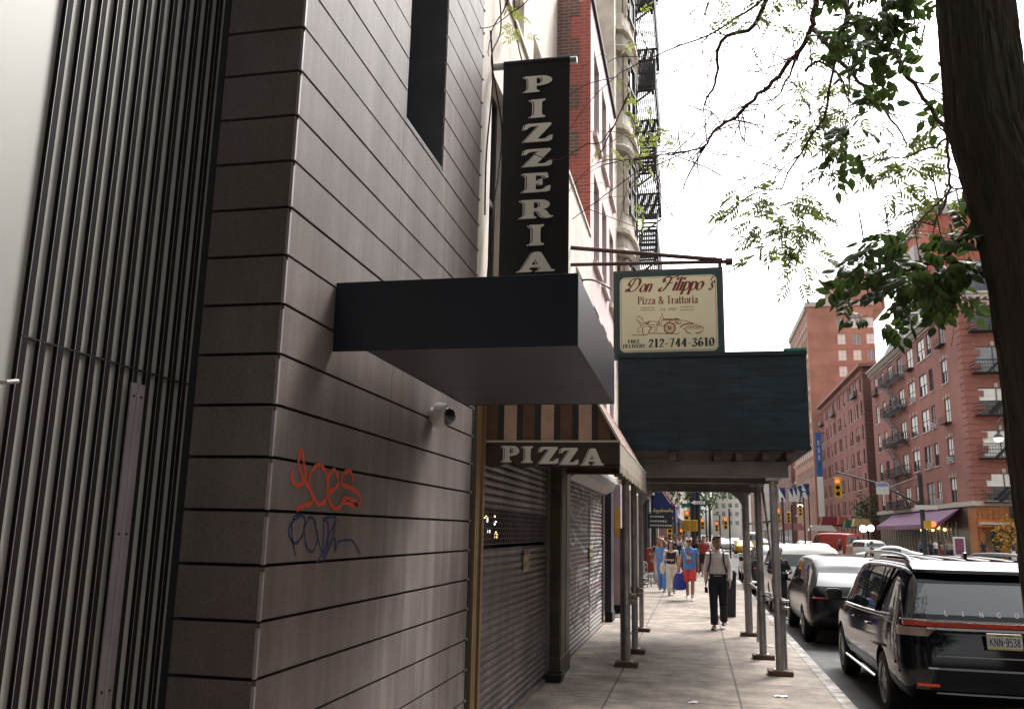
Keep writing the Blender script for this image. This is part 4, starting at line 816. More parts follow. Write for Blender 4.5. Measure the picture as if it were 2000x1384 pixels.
# ---------------------------------------------------------------- cars
tyre = M('tyre_rubber', (.012, .012, .012), .85, var=.2); rimm = M('alloy_rim', (.25, .25, .26), .3, metal=.9, var=0)
cglass = M('car_glass', (.012, .014, .016), .03, var=0, spec=1.0); chrome = M('chrome', (.75, .75, .74), .12, metal=1, var=0)
tail = M('tail_red', (.3, .015, .01), .2, var=0, emit=.04); trimb = M('black_trim', (.012, .012, .013), .35, var=0)
def paintm(n, c, r=.12, metal=.2): return M('car_paint_'+n, c, r, metal=metal, var=0, coat=0, spec=.4)
SHAPES = {  # stations: (y, width scale, underside, belt z, top z, kind)  kind: g greenhouse, h hood/deck, c cabin end
 'suv': (5.0, 1.0, [(0, .92, .30, 1.16, 1.67, 'g'), (.16, .985, .27, 1.16, 1.70, 'g'), (.5, 1, .25, 1.15, 1.735, 'g'), (1.15, 1.0, .25, 1.13, 1.755, 'g'), (2.05, 1.0, .25, 1.09, 1.765, 'g'), (2.95, 1.0, .25, 1.07, 1.75, 'g'), (3.45, 1.0, .25, 1.06, 1.71, 'g'), (4.05, .995, .25, 1.05, 1.12, 'h'), (4.6, .97, .25, .99, 1.06, 'h'), (4.9, .9, .27, .9, .95, 'h'), (5.0, .8, .35, .72, .76, 'h')], [.1, .02, 0, .05, .13, .40, .50, .48, .47], (1.08, 4.05, .395)),
 'crossover': (4.65, .95, [(0, .92, .30, 1.06, 1.45, 'g'), (.16, .985, .27, 1.07, 1.49, 'g'), (.5, 1, .25, 1.06, 1.555, 'g'), (1.1, 1, .24, 1.04, 1.615, 'g'), (1.9, 1, .24, 1.02, 1.65, 'g'), (2.7, 1, .24, 1.0, 1.63, 'g'), (3.1, 1, .24, 1.0, 1.58, 'g'), (3.7, .99, .24, .98, 1.04, 'h'), (4.25, .95, .25, .92, .98, 'h'), (4.55, .88, .27, .82, .86, 'h'), (4.65, .78, .35, .66, .7, 'h')], [.1, .02, 0, .04, .1, .55, .66, .64, .63], (1.0, 3.75, .36)),
 'sedan': (4.8, .93, [(0, .84, .32, .88, .93, 'h'), (.14, .95, .27, .94, .99, 'h'), (.5, .99, .24, .95, 1.03, 'h'), (.75, 1, .24, .95, 1.06, 'h'), (1.55, 1, .22, .95, 1.40, 'g'), (2.2, 1, .22, .94, 1.45, 'g'), (2.8, 1, .22, .93, 1.40, 'g'), (3.5, .99, .22, .92, .99, 'h'), (4.2, .95, .24, .86, .92, 'h'), (4.65, .88, .26, .74, .78, 'h'), (4.8, .78, .34, .6, .63, 'h')], [.08, .02, 0, .02, .05, .1, .12, .1, .1], (.95, 3.8, .34)),
 'van': (5.2, .98, [(0, .9, .35, 1.2, 2.2, 'g'), (.14, .98, .3, 1.2, 2.25, 'g'), (.6, 1, .28, 1.2, 2.28, 'g'), (1.4, 1, .28, 1.2, 2.3, 'g'), (2.6, 1, .28, 1.2, 2.3, 'g'), (3.6, 1, .28, 1.2, 2.28, 'g'), (4.0, 1, .28, 1.2, 2.2, 'g'), (4.55, .99, .28, 1.16, 1.24, 'h'), (4.9, .95, .3, 1.05, 1.1, 'h'), (5.12, .9, .32, .95, 1.0, 'h'), (5.2, .82, .38, .78, .82, 'h')], [.06, .02, 0, .02, .04, .1, .16, .14, .14], (1.1, 4.2, .36)),
}
_cutter = {}
def car(name, label, cat, x, y, rz, shape, paint, group=None, z=ZR, sub=2, plate=True, glassm=None):
    """(x, y) = middle of the rear bumper; the car points along local +y"""
    L, w_, st, lean, (wr, wf, rad) = SHAPES[shape]; glassm = glassm or cglass
    t = thing(name, label, cat, (x, y, z), rz, group)
    vs, fs, mi = [], [], []
    def section(s, i):
        yy, ws, zb, zt, zr, kd = s; w = w_*ws; k = max(0, 1-yy/1.0) if i < 3 else 0
        k = {0: 1, 1: .93, 2: .62}.get(i, 0)
        if kd == 'g':
            gh = zr-zt
            P = [(.82*w, zb), (.965*w, zb+.09), (1.0*w, .62), (.985*w, zt-.16), (.945*w, zt), (.80*w, zr-.11), (.70*w, zr-.03), (.40*w, zr), (0, zr+.012)]
        else:
            P = [(.82*w, zb), (.965*w, zb+.09), (1.0*w, .6*min(1, zt/.9)), (.985*w, zt-.12), (.94*w, zt-.02), (.86*w, zt+.025), (.74*w, zr-.012), (.40*w, zr), (0, zr+.012)]
        ys = [yy+lean[r]*k for r in range(9)]
        return [V(p[0], ys[r], p[1]) for r, p in enumerate(P)]
    N = 20; S = len(st)
    for i, s in enumerate(st):
        h = section(s, i); ring = h+[V(-p.x, p.y, p.z) for p in h[7::-1]]
        ring += [V(-h[0].x*.5, h[0].y, h[0].z), V(0, h[0].y, h[0].z), V(h[0].x*.5, h[0].y, h[0].z)]
        vs += ring
    roofend = max(i for i, s in enumerate(st) if s[5] == 'g'); roofbeg = min(i for i, s in enumerate(st) if s[5] == 'g')
    for i in range(S-1):
        for j in range(N):
            a = (i*N+j, i*N+(j+1) % N, (i+1)*N+(j+1) % N, (i+1)*N+j); m = 0
            both = st[i][5] == 'g' and st[i+1][5] == 'g'
            if both and i >= (1 if roofbeg == 0 else 0):
                if shape == 'van' and i < 5: m = 0
                elif j == 4: m = 1
                elif j == 11: m = 2
            if i == roofend and 5 <= j <= 10: m = 4 if 6 <= j <= 9 else 0
            if i == roofend and j in (4, 11): m = 0
            if roofbeg > 0 and i == roofbeg-1 and 6 <= j <= 9: m = 3
            fs.append(a); mi.append(m)
    def cap(i, flip):
        b = i*N; rows = []
        for r in range(1, 6):
            Rg, Lf = vs[b+r], vs[b+16-r]; base = len(vs)
            ym = Rg.y - (.045 if not flip else -.04)
            for q in (.5, 0, -.5): vs.append(V(Rg.x*q, ym, Rg.z))
            rows.append([b+r, base, base+1, base+2, b+16-r])
        rows = [[b, b+19, b+18, b+17, b+16]]+rows+[[b+6, b+7, b+8, b+9, b+10]]
        for r in range(6):
            for q in range(4):
                f = (rows[r][q], rows[r+1][q], rows[r+1][q+1], rows[r][q+1]); fs.append(f[::-1] if flip else f)
                mi.append(3 if (i == 0 and r == 4 and roofbeg == 0) else 0)
    cap(0, False); cap(S-1, True)
    mb = MB(); mb.v = [tuple(v) for v in vs]; mb.f = fs; mb.m = mi
    mats = [paint, cglass if shape == 'suv' else glassm, cglass if shape == 'suv' else glassm, glassm, glassm, trimb]
    o = mb.build('body', mats, None)
    if sub:
        m = o.modifiers.new('s', 'SUBSURF'); m.levels = sub; m.render_levels = sub
    cut = MB()
    for yy in (wr, wf):
        for sx in (-1, 1): cut.lathe([(rad, -.34), (rad, .2)], (sx*w_*.98, yy, rad-.03), (sx, 0, 0), 28, 5)
    co = cut.build('cut', mats)
    bm_ = o.modifiers.new('b', 'BOOLEAN'); bm_.operation = 'DIFFERENCE'; bm_.object = co; bm_.solver = 'EXACT'
    bake(o); bpy.data.objects.remove(co)
    me = o.data; bpy.data.objects.remove(o)
    names = {0: 'body', 1: 'side_window', 2: 'side_window', 3: 'rear_window', 4: 'windscreen', 5: 'wheel_arch'}
    for k, nm in names.items():
        q = MB(); idx = {}
        for f in me.polygons:
            if f.material_index == k:
                ff = []
                for v in f.vertices:
                    if v not in idx: idx[v] = len(q.v); q.v.append(tuple(me.vertices[v].co))
                    ff.append(idx[v])
                q.f.append(tuple(ff)); q.m.append(0)
        if q.f: q.build(nm, mats[k], t, True, inv=False, angle=35)
    for yy in (wr, wf):
        for sx in (-1, 1):
            rt = rad-.045; q = MB(); c = (sx*(w_-.125), yy, rt)
            q.lathe([(rt-.13, -.1), (rt-.03, -.11), (rt, -.07), (rt, .07), (rt-.03, .11), (rt-.12, .115), (rt-.13, .08)], c, (sx, 0, 0), 28); wo = q.build('wheel', tyre, t, True, inv=False)
            q = MB(); q.lathe([(.03, .1), (.06, .095), (.06, .06)], c, (sx, 0, 0), 12)
            q.lathe([(rt-.125, .09), (rt-.12, .118), (rt-.145, .105), (rt-.15, .03)], c, (sx, 0, 0), 28)
            for s in range(7):
                a = s*2*math.pi/7; dv = V(0, math.cos(a), math.sin(a)); tv = V(0, -math.sin(a), math.cos(a)); q.obox(Vector(c)+V(sx*.085, 0, 0)+dv*(rt*.36), dv*(rt*.33), tv*.022, V(.012, 0, 0))
            q.build('rim', rimm, wo, inv=True) if False else q.build('rim', rimm, wo, inv=False)
    for sx in (-1, 1):
        q = MB(); g = [i for i, s in enumerate(st) if s[5] == 'g'][-1]; ym = st[g][0]+.28; zt = st[g][3]
        q.rings([[V(sx*(w_+.11)+.115*k_*math.copysign(abs(math.cos(a))**.5, math.cos(a)), ym+dy, zt+.1+.085*k_*math.copysign(abs(math.sin(a))**.5, math.sin(a))) for a in [i*math.pi/8 for i in range(16)]] for dy, k_ in ((-.05, .86), (-.045, .97), (0, 1), (.06, .9), (.1, .6))]); q.bar((sx*(w_*.93), ym+.02, zt+.03), (sx*(w_+.04), ym+.02, zt+.04), .05)
        q.build('mirror', paint if shape != 'suv' else trimb, t, True, inv=False)
        hg = MB(); q = hg; hg.ell((sx*w_*.64, L-.12, st[-2][3]-.14), (.16, .12, .07), 10, 6); hg.build('headlight', M('headlight_lens', (.6, .6, .6), .1, var=0), t, True, inv=False)
        if shape != 'suv':
            q = MB(); q.obox((sx*w_*.74, .075, st[1][3]-.2), (.15, 0, 0), (0, .055, 0), (0, 0, {'crossover': .016, 'van': .14}.get(shape, .045))); q.build('tail_light', tail, t, inv=False, bevel=.015)
    if plate:
        q = MB(); q.box(-.16, .16, -.072 if shape != 'suv' else -.05, .05, .72, .88); q.build('number_plate', M('plate_white', (.6, .6, .55), .5, var=0), t, inv=False)
    return t
blackp = paintm('black', (.003, .003, .006), .06, 0)
s1 = car('parked_car', 'black SUV with roof rails and full width red light bar, nearest of the parked cars', 'car', 3.1, 10.2, 0, 'suv', blackp, 'cars parked along the kerb', plate=False, glassm=M('bright_car_glass', (.05, .055, .06), .04, var=0, spec=1.0, coat=1))
def suv_details(t):
    B = lambda n, m, mb, par=None, **k: mb.build(n, m, par or t, inv=False, **k)
    z0 = lambda z: z+.15
    mb = MB()
    def strip(za, zb, xw, d, k=0, y_of=lambda x: 0):  # bar that wraps the tail
        xs = [-xw+2*xw*i/16 for i in range(17)]
        rg = []
        for x in xs:
            yy = -.052+.16*(abs(x)/1.0)**4+ y_of(x)
            rg.append([V(x, yy-d, za), V(x, yy+.06, za), V(x, yy+.06, zb), V(x, yy-d, zb)])
        mb.rings(rg, k)
    yb = lambda x: .1
    strip(1.085, 1.13, .93, .012, 0, lambda x: .055); B('light_bar', M('light_bar_red', (.28, .025, .012), .15, var=.3, scale=40, emit=.06), mb)
    mb = MB(); strip(1.139, 1.155, .95, .014, 0, lambda x: .06); strip(1.055, 1.078, .72, .02, 0, lambda x: .045); B('chrome_strip', chrome, mb)
    mb = MB(); strip(.98, 1.07, .985, .003, 0, lambda x: .05 if abs(x) > .7 else .09); B('tail_light_lens', M('lens_smoke', (.30, .22, .19), .2, var=.2, scale=8), mb)
    mb = MB(); strip(.79, .805, .66, .02); strip(.66, .68, .74, .026); strip(.42, .436, .68, .02); B('bumper_chrome', M('dim_chrome', (.42, .43, .46), .15, metal=1, var=0), mb)
    mb = MB(); strip(.45, .65, .86, .004); B('bumper_insert', blackp, mb, smooth=True)
    for sx in (-1, 1):
        mb = MB(); mb.obox((sx*.75, -.02, .50), (.10, sx*.02, 0), (0, .02, 0), (0, 0, .013)); B('reflector', M('reflector_orange', (.5, .05, .015), .2, var=0, emit=.08), mb)
    pl = MB(); pl.box(-.165, .165, -.085, -.03, .885, 1.045); pl.k = 0; pp = B('number_plate', M('plate_white', (.6, .6, .55), .5, var=0), pl, bevel=.006)
    mb = MB(); text(mb, 'KNN*9538', (-.148, -.0865, .923), (1, 0, 0), (0, 0, 1), .078, fit=.29, wmin=.13, wmax=.16, track=.12); mb.build('plate_number', M('plate_ink', (.02, .02, .05), .5, var=0), pp, inv=False)
    mb = MB(); mb.quad((-.16, -.0856, 1.018), (.16, -.0856, 1.018), (.16, -.0856, 1.04), (-.16, -.0856, 1.04)); mb.quad((-.16, -.0856, .888), (.16, -.0856, .888), (.16, -.0856, .902), (-.16, -.0856, .902)); mb.build('plate_band', M('plate_gold', (.5, .38, .1), .5, var=0), pp, inv=False)
    mb = MB(); text(mb, 'NEW YORK', (-.09, -.0866, 1.022), (1, 0, 0), (0, 0, 1), .015, fit=.18, wmin=.12, wmax=.15); mb.build('plate_state', M('plate_ink', (.02, .02, .05), .5, var=0), pp, inv=False)
    bd = MB()
    for i, c in enumerate('LINCOLN'): text(bd, c, (-.54+.168*i, -.006-.02*(abs(-.48+.168*i) < .4), 1.205), (1, 0, 0), (0, .3, 1), .048, wmin=.17, wmax=.22)
    B('badge', M('badge_white', (.8, .8, .8), .3, var=0), bd)
    # spoiler, rails, antenna, belt chrome, wiper
    mb = MB(); rg = []
    for i in range(13):
        x = -.72+1.44*i/12; yy = .33+.1*abs(x/.72)**3; rg.append([V(x, yy, 1.625), V(x, yy+.42, 1.7), V(x, yy+.42, 1.757), V(x, yy+.2, 1.72), V(x, yy+.02, 1.66)])
    mb.rings(rg); B('spoiler', blackp, mb, smooth=True)
    for sx in (-1, 1):
        mb = MB(); mb.tube(cat_rom([(sx*.70, .62, 1.70), (sx*.70, .85, 1.79), (sx*.705, 1.9, 1.815), (sx*.70, 3.1, 1.79), (sx*.69, 3.4, 1.72)], 5), .02, 8); B('roof_rail', M('rail_satin', (.3, .3, .3), .25, metal=.9, var=0), mb, smooth=True)
        mb = MB()
        for dz, r in ((0, .012), (-.035, .007)): mb.tube(cat_rom([(sx*.962, .62, 1.15+dz), (sx*.967, 1.5, 1.115+dz), (sx*.968, 2.6, 1.085+dz), (sx*.965, 3.6, 1.07+dz)], 4), r, 6)
        B('belt_chrome', chrome, mb, smooth=True)
        for ya, yb_ in ((1.45, 1.47), (2.45, 2.47), (1.4, .95)):
            mb = MB(); mb.bar((sx*.962, ya, 1.13), (sx*.80, yb_, 1.66), .03, .012); B('pillar_trim', M('gloss_black', (.01, .01, .01), .1, var=0), mb)
        mb = MB()
        for y in (1.75, 2.75): mb.tube([(sx*.995, y, .94), (sx*1.012, y+.1, .945), (sx*.995, y+.2, .94)], .014, 6)
        B('door_handle', blackp, mb, smooth=True)
        mb = MB(); mb.tube([(sx*.985, 1.55, .34), (sx*.99, 3.6, .34)], .018, 6); B('sill_trim', chrome, mb, smooth=True)
    mb = MB(); mb.prism([(0, 0), (.16, 0), (.03, .085), (0, .08)], (-.02, 1.05, 1.76), (0, 1, 0), (0, 0, 1), .04); B('antenna', blackp, mb, bevel=.008)
    mb = MB()
    for x in (-.5, -.25, 0, .25, .5): mb.rings([[V(x+.05*math.cos(a), y, zz+.022*math.sin(a)) for a in [i*math.pi/5 for i in range(10)]] for y, zz in ((.9, 1.745), (1.3, 1.757), (2.1, 1.765), (2.95, 1.755), (3.1, 1.745))])
    B("roof_rib", blackp, mb, smooth=True)
suv_details(s1)
lg = M('bright_car_glass', (.05, .055, .06), .04, var=0, spec=1.0, coat=1)
car('parked_car', 'dark grey crossover parked right in front of the black SUV', 'car', 2.95, 17.3, 0, 'crossover', paintm('graphite', (.010, .009, .011), .16, 0), 'cars parked along the kerb', glassm=lg)
car('parked_car', 'white SUV with a black rear window, third of the parked cars', 'car', 2.9, 24.0, 0, 'suv', paintm('white', (.6, .6, .58), .2, 0), 'cars parked along the kerb')
car('parked_car', 'dark car with roof carrier, fourth of the parked cars', 'car', 2.75, 31.0, 0, 'crossover', paintm('black2', (.01, .01, .015), .1), 'cars parked along the kerb', sub=1)
car('parked_car', 'white sedan parked at the corner by the crossing, fifth of the parked cars', 'car', 2.8, 38, 0, 'sedan', paintm('white', (.6, .6, .58), .2, 0), 'cars parked along the kerb', sub=1)
whp = paintm('white', (.6, .6, .58), .2, 0); redp = paintm('red', (.33, .03, .02), .25, 0); yel = paintm('yellow', (.55, .3, .02), .25, 0)
def cpx(nm, lab, cat, x, Y, rz, shape, p, sub=1): q = at(x, 1046, Y=Y); return car(nm, lab, cat, q.x, Y, rz, shape, p, 'cars driving on the avenue', sub=sub)
cpx('moving_car', 'long white sedan seen side on beyond the black SUV, rear to the right', 'car', 1806, 66, R(75), 'sedan', whp)
cpx('moving_car', 'white pickup style car behind the long white sedan', 'car', 1712, 76, R(10), 'suv', whp)
cpx('delivery_van', 'red delivery van in the middle of the avenue', 'van', 1668, 82, R(35), 'van', redp)
cpx('moving_car', 'white sedan left of the red delivery van', 'car', 1610, 72, R(5), 'sedan', whp)
cpx('moving_car', 'white car with blue markings between the shed posts and the flags', 'car', 1552, 62, R(8), 'sedan', whp)
cpx('taxi', 'yellow taxi far up the avenue behind the shed posts', 'taxi', 1455, 88, 0, 'sedan', yel)
cpx('moving_car', 'white van far up the avenue behind the yellow taxi', 'van', 1476, 110, 0, 'van', whp)
for i, (x, Y, p, lab) in enumerate([(1392, 120, redp, 'red car in the far traffic beyond the one way sign'), (1408, 135, whp, 'pale car in the far traffic beyond the one way sign'), (1420, 105, whp, 'white car far up the avenue near the traffic signal poles'), (1490, 140, whp, 'pale car farthest up the avenue, right of the shed posts'), (1588, 96, whp, 'small white car between the flags and the red van'), (1574, 112, paintm('black2', (.01, .01, .015), .1), 'dark car beyond the white car with blue markings'), (1630, 108, yel, 'yellow car half hidden behind the red van'), (1436, 150, redp, 'red car in the far traffic just left of the right shed posts')]):
    cpx('moving_car', lab, 'car', x, Y, 0, 'sedan', p)
# ---------------------------------------------------------------- people
skin = M('skin', (.38, .22, .16), .55, var=.06, scale=10); skin2 = M('skin_tan', (.30, .16, .10), .55, var=.06, scale=10)
hairm = M('hair_brown', (.035, .02, .013), .6, var=.25, scale=30); hairl = M('hair_light_brown', (.16, .075, .035), .6, var=.25, scale=30); hairk = M('hair_black', (.012, .01, .01), .5, var=.2)
eye = M('eye_dark', (.02, .015, .012), .3, var=0); lip = M('lip', (.28, .11, .09), .5, var=0)
def fab(n, c, **k): return M('cloth_'+n, c, .85, var=.14, scale=7, bump=.35, bscale=14, **k)
def joints(p):
    J = dict(pel=(0, 0, .96), chest=(0, -.01, 1.28), neck=(0, -.005, 1.47), head=(0, -.03, 1.625))
    for s, q in ((-1, 'l'), (1, 'r')):
        J['sh'+q] = (s*.172, 0, 1.395); J['el'+q] = (s*.222, .03, 1.12); J['wr'+q] = (s*.238, -.03, .88)
        J['hi'+q] = (s*.09, 0, .93); J['kn'+q] = (s*.095, -.03, .50); J['an'+q] = (s*.095, .02, .085)
    if p.get('walk'):
        a = p['walk']; f, b = ('l', 'r') if a > 0 else ('r', 'l'); a = abs(a)
        s = lambda q: -1 if q == 'l' else 1
        J['kn'+f] = (s(f)*.085, -.17*a, .52); J['an'+f] = (s(f)*.075, -.26*a, .085); J['kn'+b] = (s(b)*.085, .02*a, .49); J['an'+b] = (s(b)*.075, .3*a, .14)
        J['el'+f] = (s(f)*.225, .13*a, 1.14); J['wr'+f] = (s(f)*.24, .16*a, .89); J['el'+b] = (s(b)*.225, -.03*a, 1.12); J['wr'+b] = (s(b)*.235, -.2*a, .92)
    J.update(p.get('j', {})); return {k: Vector(v) for k, v in J.items()}
def torso_rings(J, secs, n=16):
    rg = []
    for z, rx, ry, oy in secs: rg.append([V(rx*math.copysign(abs(math.cos(t))**.85, math.cos(t)), oy+ry*math.copysign(abs(math.sin(t))**.9, math.sin(t)), z) for t in [2*math.pi*i/n for i in range(n)]])
    return rg
def hand(mb, wr, el, s, fine):
    d = (wr-el).normalized(); side = V(s, 0, 0); side = (side-d*side.dot(d)).normalized(); fr = d.cross(side)*s; fw = fr if fr.y < 0 else -fr
    if not fine: mb.ell(wr+d*.08, (.035, .03, .085), 8, 6, mat=d.to_track_quat('Z', 'Y').to_matrix()); return
    p = wr+d*.05; mt = Matrix((side*.4+fw, side, d)).transposed(); mb.ell(p+d*.005, (.04, .017, .052), 10, 7, mat=Matrix((fw, side, d)).transposed())
    for i, (o, L) in enumerate(((-.03, .07), (-.01, .08), (.01, .076), (.029, .06))):
        b = p+d*.04-fw*o; c = b+d*L*.5-side*.004; e = c+d*L*.42-side*.022; mb.tube([b, c, e], [.0098, .0092, .0075], 6)
    b = p-d*.015+fw*.03; mb.tube([b, b+fw*.028+d*.025, b+fw*.033+d*.055], [.013, .011, .008], 6)
def person(label, loc, rz=0, h=1.75, top=None, bottom=None, shoes=None, hair=None, sk=None, sleeve='short', legs='long', cut='short', pose=None, fine=0, vox=.02, female=False, group=None, turn=0, extras=None):
    """one continuous body; clothes and hair are children. Local frame: facing -y"""
    sk = sk or skin; pose = pose or {}; J = joints(pose); t = thing('person', label, 'person', loc, rz, group); k = h/1.75; t.scale = (k, k, k)
    wd = .9 if female else 1
    bd = MB()
    bd.rings(torso_rings(J, [(.86, .12*wd, .09, 0), (.93, .16, .11, 0), (1.05, .145*wd, .10, 0), (1.2, .15*wd, .105, -.005), (1.33, .165*wd, .11, 0), (1.42, .14*wd, .085, .005), (1.47, .06, .06, 0), (1.5, .052, .055, 0)]))
    bd.tube([J['neck']-V(0, -.01, .05), J['head']-V(0, -.02, .06)], [.058, .052], 10)
    tm = Matrix.Rotation(turn, 3, 'Z'); hd = J['head']; H_ = lambda x, y, z: hd+tm @ V(x, y, z)
    bd.ell(H_(0, .012, .03), (.077, .096, .098), 14, 10, mat=tm); bd.ell(H_(0, -.022, -.045), (.06, .068, .07), 12, 8, mat=tm); bd.ell(H_(0, -.05, -.09), (.03, .03, .025), 8, 6, mat=tm)
    bd.tube([H_(0, -.082, .025), H_(0, -.108, -.022), H_(0, -.088, -.034)], [.009, .016, .012], 8)
    for s in (-1, 1): bd.ell(H_(s*.078, .012, -.005), (.012, .022, .034), 8, 6, mat=tm)
    for q, s in (('l', -1), ('r', 1)):
        bd.tube([J['sh'+q]+V(-s*.05, 0, -.01), J['sh'+q], (J['sh'+q]+J['el'+q])/2, J['el'+q]], [.05*wd, .055*wd, .047*wd, .04*wd], 10)
        bd.tube([J['el'+q], J['el'+q].lerp(J['wr'+q], .35), J['wr'+q], J['wr'+q]+(J['wr'+q]-J['el'+q]).normalized()*.03], [.041*wd, .042*wd, .028*wd, .027*wd], 10)
        hand(bd, J['wr'+q], J['el'+q], s, fine)
        bd.tube([J['hi'+q], J['hi'+q].lerp(J['kn'+q], .4), J['kn'+q]], [.09, .078, .056], 12); bd.tube([J['kn'+q], J['kn'+q].lerp(J['an'+q], .35), J['an'+q]], [.056, .058, .038], 12)
        ft = J['an'+q]; bd.tube([ft+V(0, .04, -.045), ft+V(0, -.06, -.05), ft+V(s*.01, -.15, -.058)], [.035, .037, .028], 8)
    o = bd.build('body', sk, t, inv=False); remesh(o, vox, 3 if not fine else 2)
    if fine:
        e = MB()
        for s in (-1, 1): e.ell(H_(s*.032, -.078, .022), (.013, .008, .007), 8, 5, mat=tm)
        e.build('eye', eye, t, inv=False)
        e = MB()
        for s in (-1, 1): e.tube([H_(s*.015, -.088, .04), H_(s*.05, -.074, .042)], .005, 5)
        e.build('eyebrow', hair or hairm, t, inv=False)
        e = MB(); e.ell(H_(0, -.086, -.06), (.024, .008, .007), 8, 5, mat=tm); e.build('mouth', lip, t, inv=False)
    if top:
        b = MB(); e = .018
        secs = [(.93 if pose.get('tuck', 1) else .86, .168, .122, 0), (1.0, .166*wd, .122, -.004), (1.08, .162*wd, .12, -.006), (1.2, .166*wd, .124, -.008), (1.33, .185*wd, .13, -.004), (1.41, .155*wd, .1, .004), (1.455, .085, .078, .004), (1.475, .07, .07, 0)]
        if pose.get('loose'): secs = [(.84, .185, .14, 0), (.95, .19, .145, 0), (1.08, .185, .145, -.01), (1.2, .185, .142, -.01)]+secs[4:]
        if sleeve == 'none': secs = [s_ for s_ in secs if s_[0] <= 1.34]+[(1.38, .14, .1, 0)]
        b.rings(torso_rings(J, secs))
        for q, s in (('l', -1), ('r', 1)):
            if sleeve == 'none': continue
            b.tube([J['sh'+q]+V(-s*.07, 0, -.02), J['sh'+q]+V(0, 0, .004), J['sh'+q].lerp(J['el'+q], .5), J['sh'+q].lerp(J['el'+q], .62 if sleeve == 'short' else 1)], [.06*wd, .063*wd, .062*wd, .068*wd if sleeve == 'short' else .052], 12)
            if sleeve == 'long': b.tube([J['el'+q], J['el'+q].lerp(J['wr'+q], .5), J['el'+q].lerp(J['wr'+q], .97)], [.053, .05, .041], 12)
        if fine and sleeve == 'long':
            b.rings([[V(.078*math.cos(a), .078*math.sin(a)+.0, z+(.015 if math.sin(a) > 0 else -.012)) for a in [i*math.pi/8 for i in range(16)]] for z in (1.462, 1.5)])
        o = b.build('shirt', top, t, inv=False); remesh(o, vox, 2)
    if bottom:
        b = MB(); b.rings(torso_rings(J, [(.85, .165, .118, .005), (.93, .176, .126, .003), (1.0, .17*wd, .126, 0), (1.03, .165*wd, .123, 0)]))
        for q, s in (('l', -1), ('r', 1)):
            kn, an, hi = J['kn'+q], J['an'+q], J['hi'+q]
            if legs == 'short': b.tube([hi+V(0, 0, -.0), hi.lerp(kn, .4), hi.lerp(kn, .92)], [.1, .108, .112], 14)
            else:
                b.tube([hi, hi.lerp(kn, .4), kn], [.1, .1, .079], 14); b.tube([kn, kn.lerp(an, .5), kn.lerp(an, .98 if fine else .95)], [.079, .074, .074 if legs == 'long' else .09], 14)
        o = b.build('trousers' if legs != 'short' else 'shorts', bottom, t, inv=False); remesh(o, vox, 2)
    if shoes:
        for q, s in (('l', -1), ('r', 1)):
            b = MB(); ft = J['an'+q]; b.rings([[ft+V(s*.008+.042*math.cos(a)*w_, y, z+.03*math.sin(a)*hh) for a in [i*math.pi/5 for i in range(10)]] for y, z, w_, hh in ((.075, -.05, .7, .8), (.05, -.04, 1, 1.4), (-.03, -.045, 1.05, 1.35), (-.1, -.055, 1.15, .95), (-.17, -.062, 1.0, .7), (-.2, -.066, .5, .4))])
            b.build('shoe', shoes, t, True, inv=False)
    if hair:
        b = MB(); b.ell(H_(0, .03, .055), (.086, .098, .085), 14, 9, mat=tm); b.ell(H_(0, .06, .0), (.078, .062, .09), 12, 8, mat=tm)
        if cut == 'short': b.ell(H_(.01, -.04, .115), (.06, .05, .03), 10, 6, mat=tm)
        if cut == 'long':
            for s in (-1, 1): b.tube([H_(s*.03, -.05, .1), H_(s*.083, -.01, .03), H_(s*.085, .015, -.08), H_(s*.09, .02, -.2)], [.03, .036, .04, .02], 8)
            b.tube([H_(0, .08, .05), H_(0, .09, -.1), H_(0, .09, -.22)], [.07, .075, .04], 10)
        o = b.build('hair', hair, t, True, inv=False); remesh(o, max(vox, .012), 1)
    if extras: extras(t, J, H_)
    return t
def facing(p): return 0
# man in the white shirt
g_ = lambda x, y, z=0: at(x, y, Z=z)
wsh = fab('white_shirt', (.84, .80, .80)); navyt = fab('navy', (.012, .014, .024)); blks = M('black_leather', (.012, .012, .012), .35, var=0)
p = g_(1405, 1228)
def straps(t, J, H_):
    for s in (-1, 1):
        b = MB(); b.tube(cat_rom([(s*.12, .06, 1.47), (s*.125, -.02, 1.475), (s*.125, -.11, 1.38), (s*.135, -.142, 1.25), (s*.165, -.11, 1.13), (s*.18, -.02, 1.08), (s*.15, .1, 1.08)], 5), .018, 6); b.build('backpack_strap', blks, t, True, inv=False)
    b = MB(); b.ell((0, .2, 1.24), (.16, .1, .24), 12, 8); b.build('backpack', blks, t, True, inv=False)
    b = MB(); b.rings(torso_rings(J, [(1.005, .178, .134, 0), (1.035, .178, .134, 0)])); b.build('belt', blks, t, True, inv=False)
    b = MB(); w_ = J['wrl']; b.bar(w_+V(0, -.02, -.12), w_+V(.01, -.06, -.22), .06, .012); b.build('phone', blks, t, inv=False)
person('man in white shirt and dark trousers with backpack straps, walking nearest under the shed', (p.x, p.y, 0), R(-6), 1.80, wsh, navyt, blks, hairm, skin, 'long', 'long', 'short', dict(walk=.62, j={}), 1, .0075, turn=R(28), extras=straps)
def bag_tall(t, J, H_): pass
bx = thing('litter_bin', 'dark navy bin standing on the pavement behind the man in the white shirt', 'bin', (*at(1422, 1203, Z=0).xy, 0))
q = bx.location; mb = MB(); mb.rings([[q+V(.2*a*sx, .17*a*sy, z) for sx, sy in ((-1, -1), (1, -1), (1, 1), (-1, 1))] for z, a in ((0, .85), (.9, 1), (.95, 1.08), (1.0, 1.05), (1.06, .8))]); mb.build('bin_body', M('navy_plastic', (.012, .016, .03), .5), bx, bevel=.02)
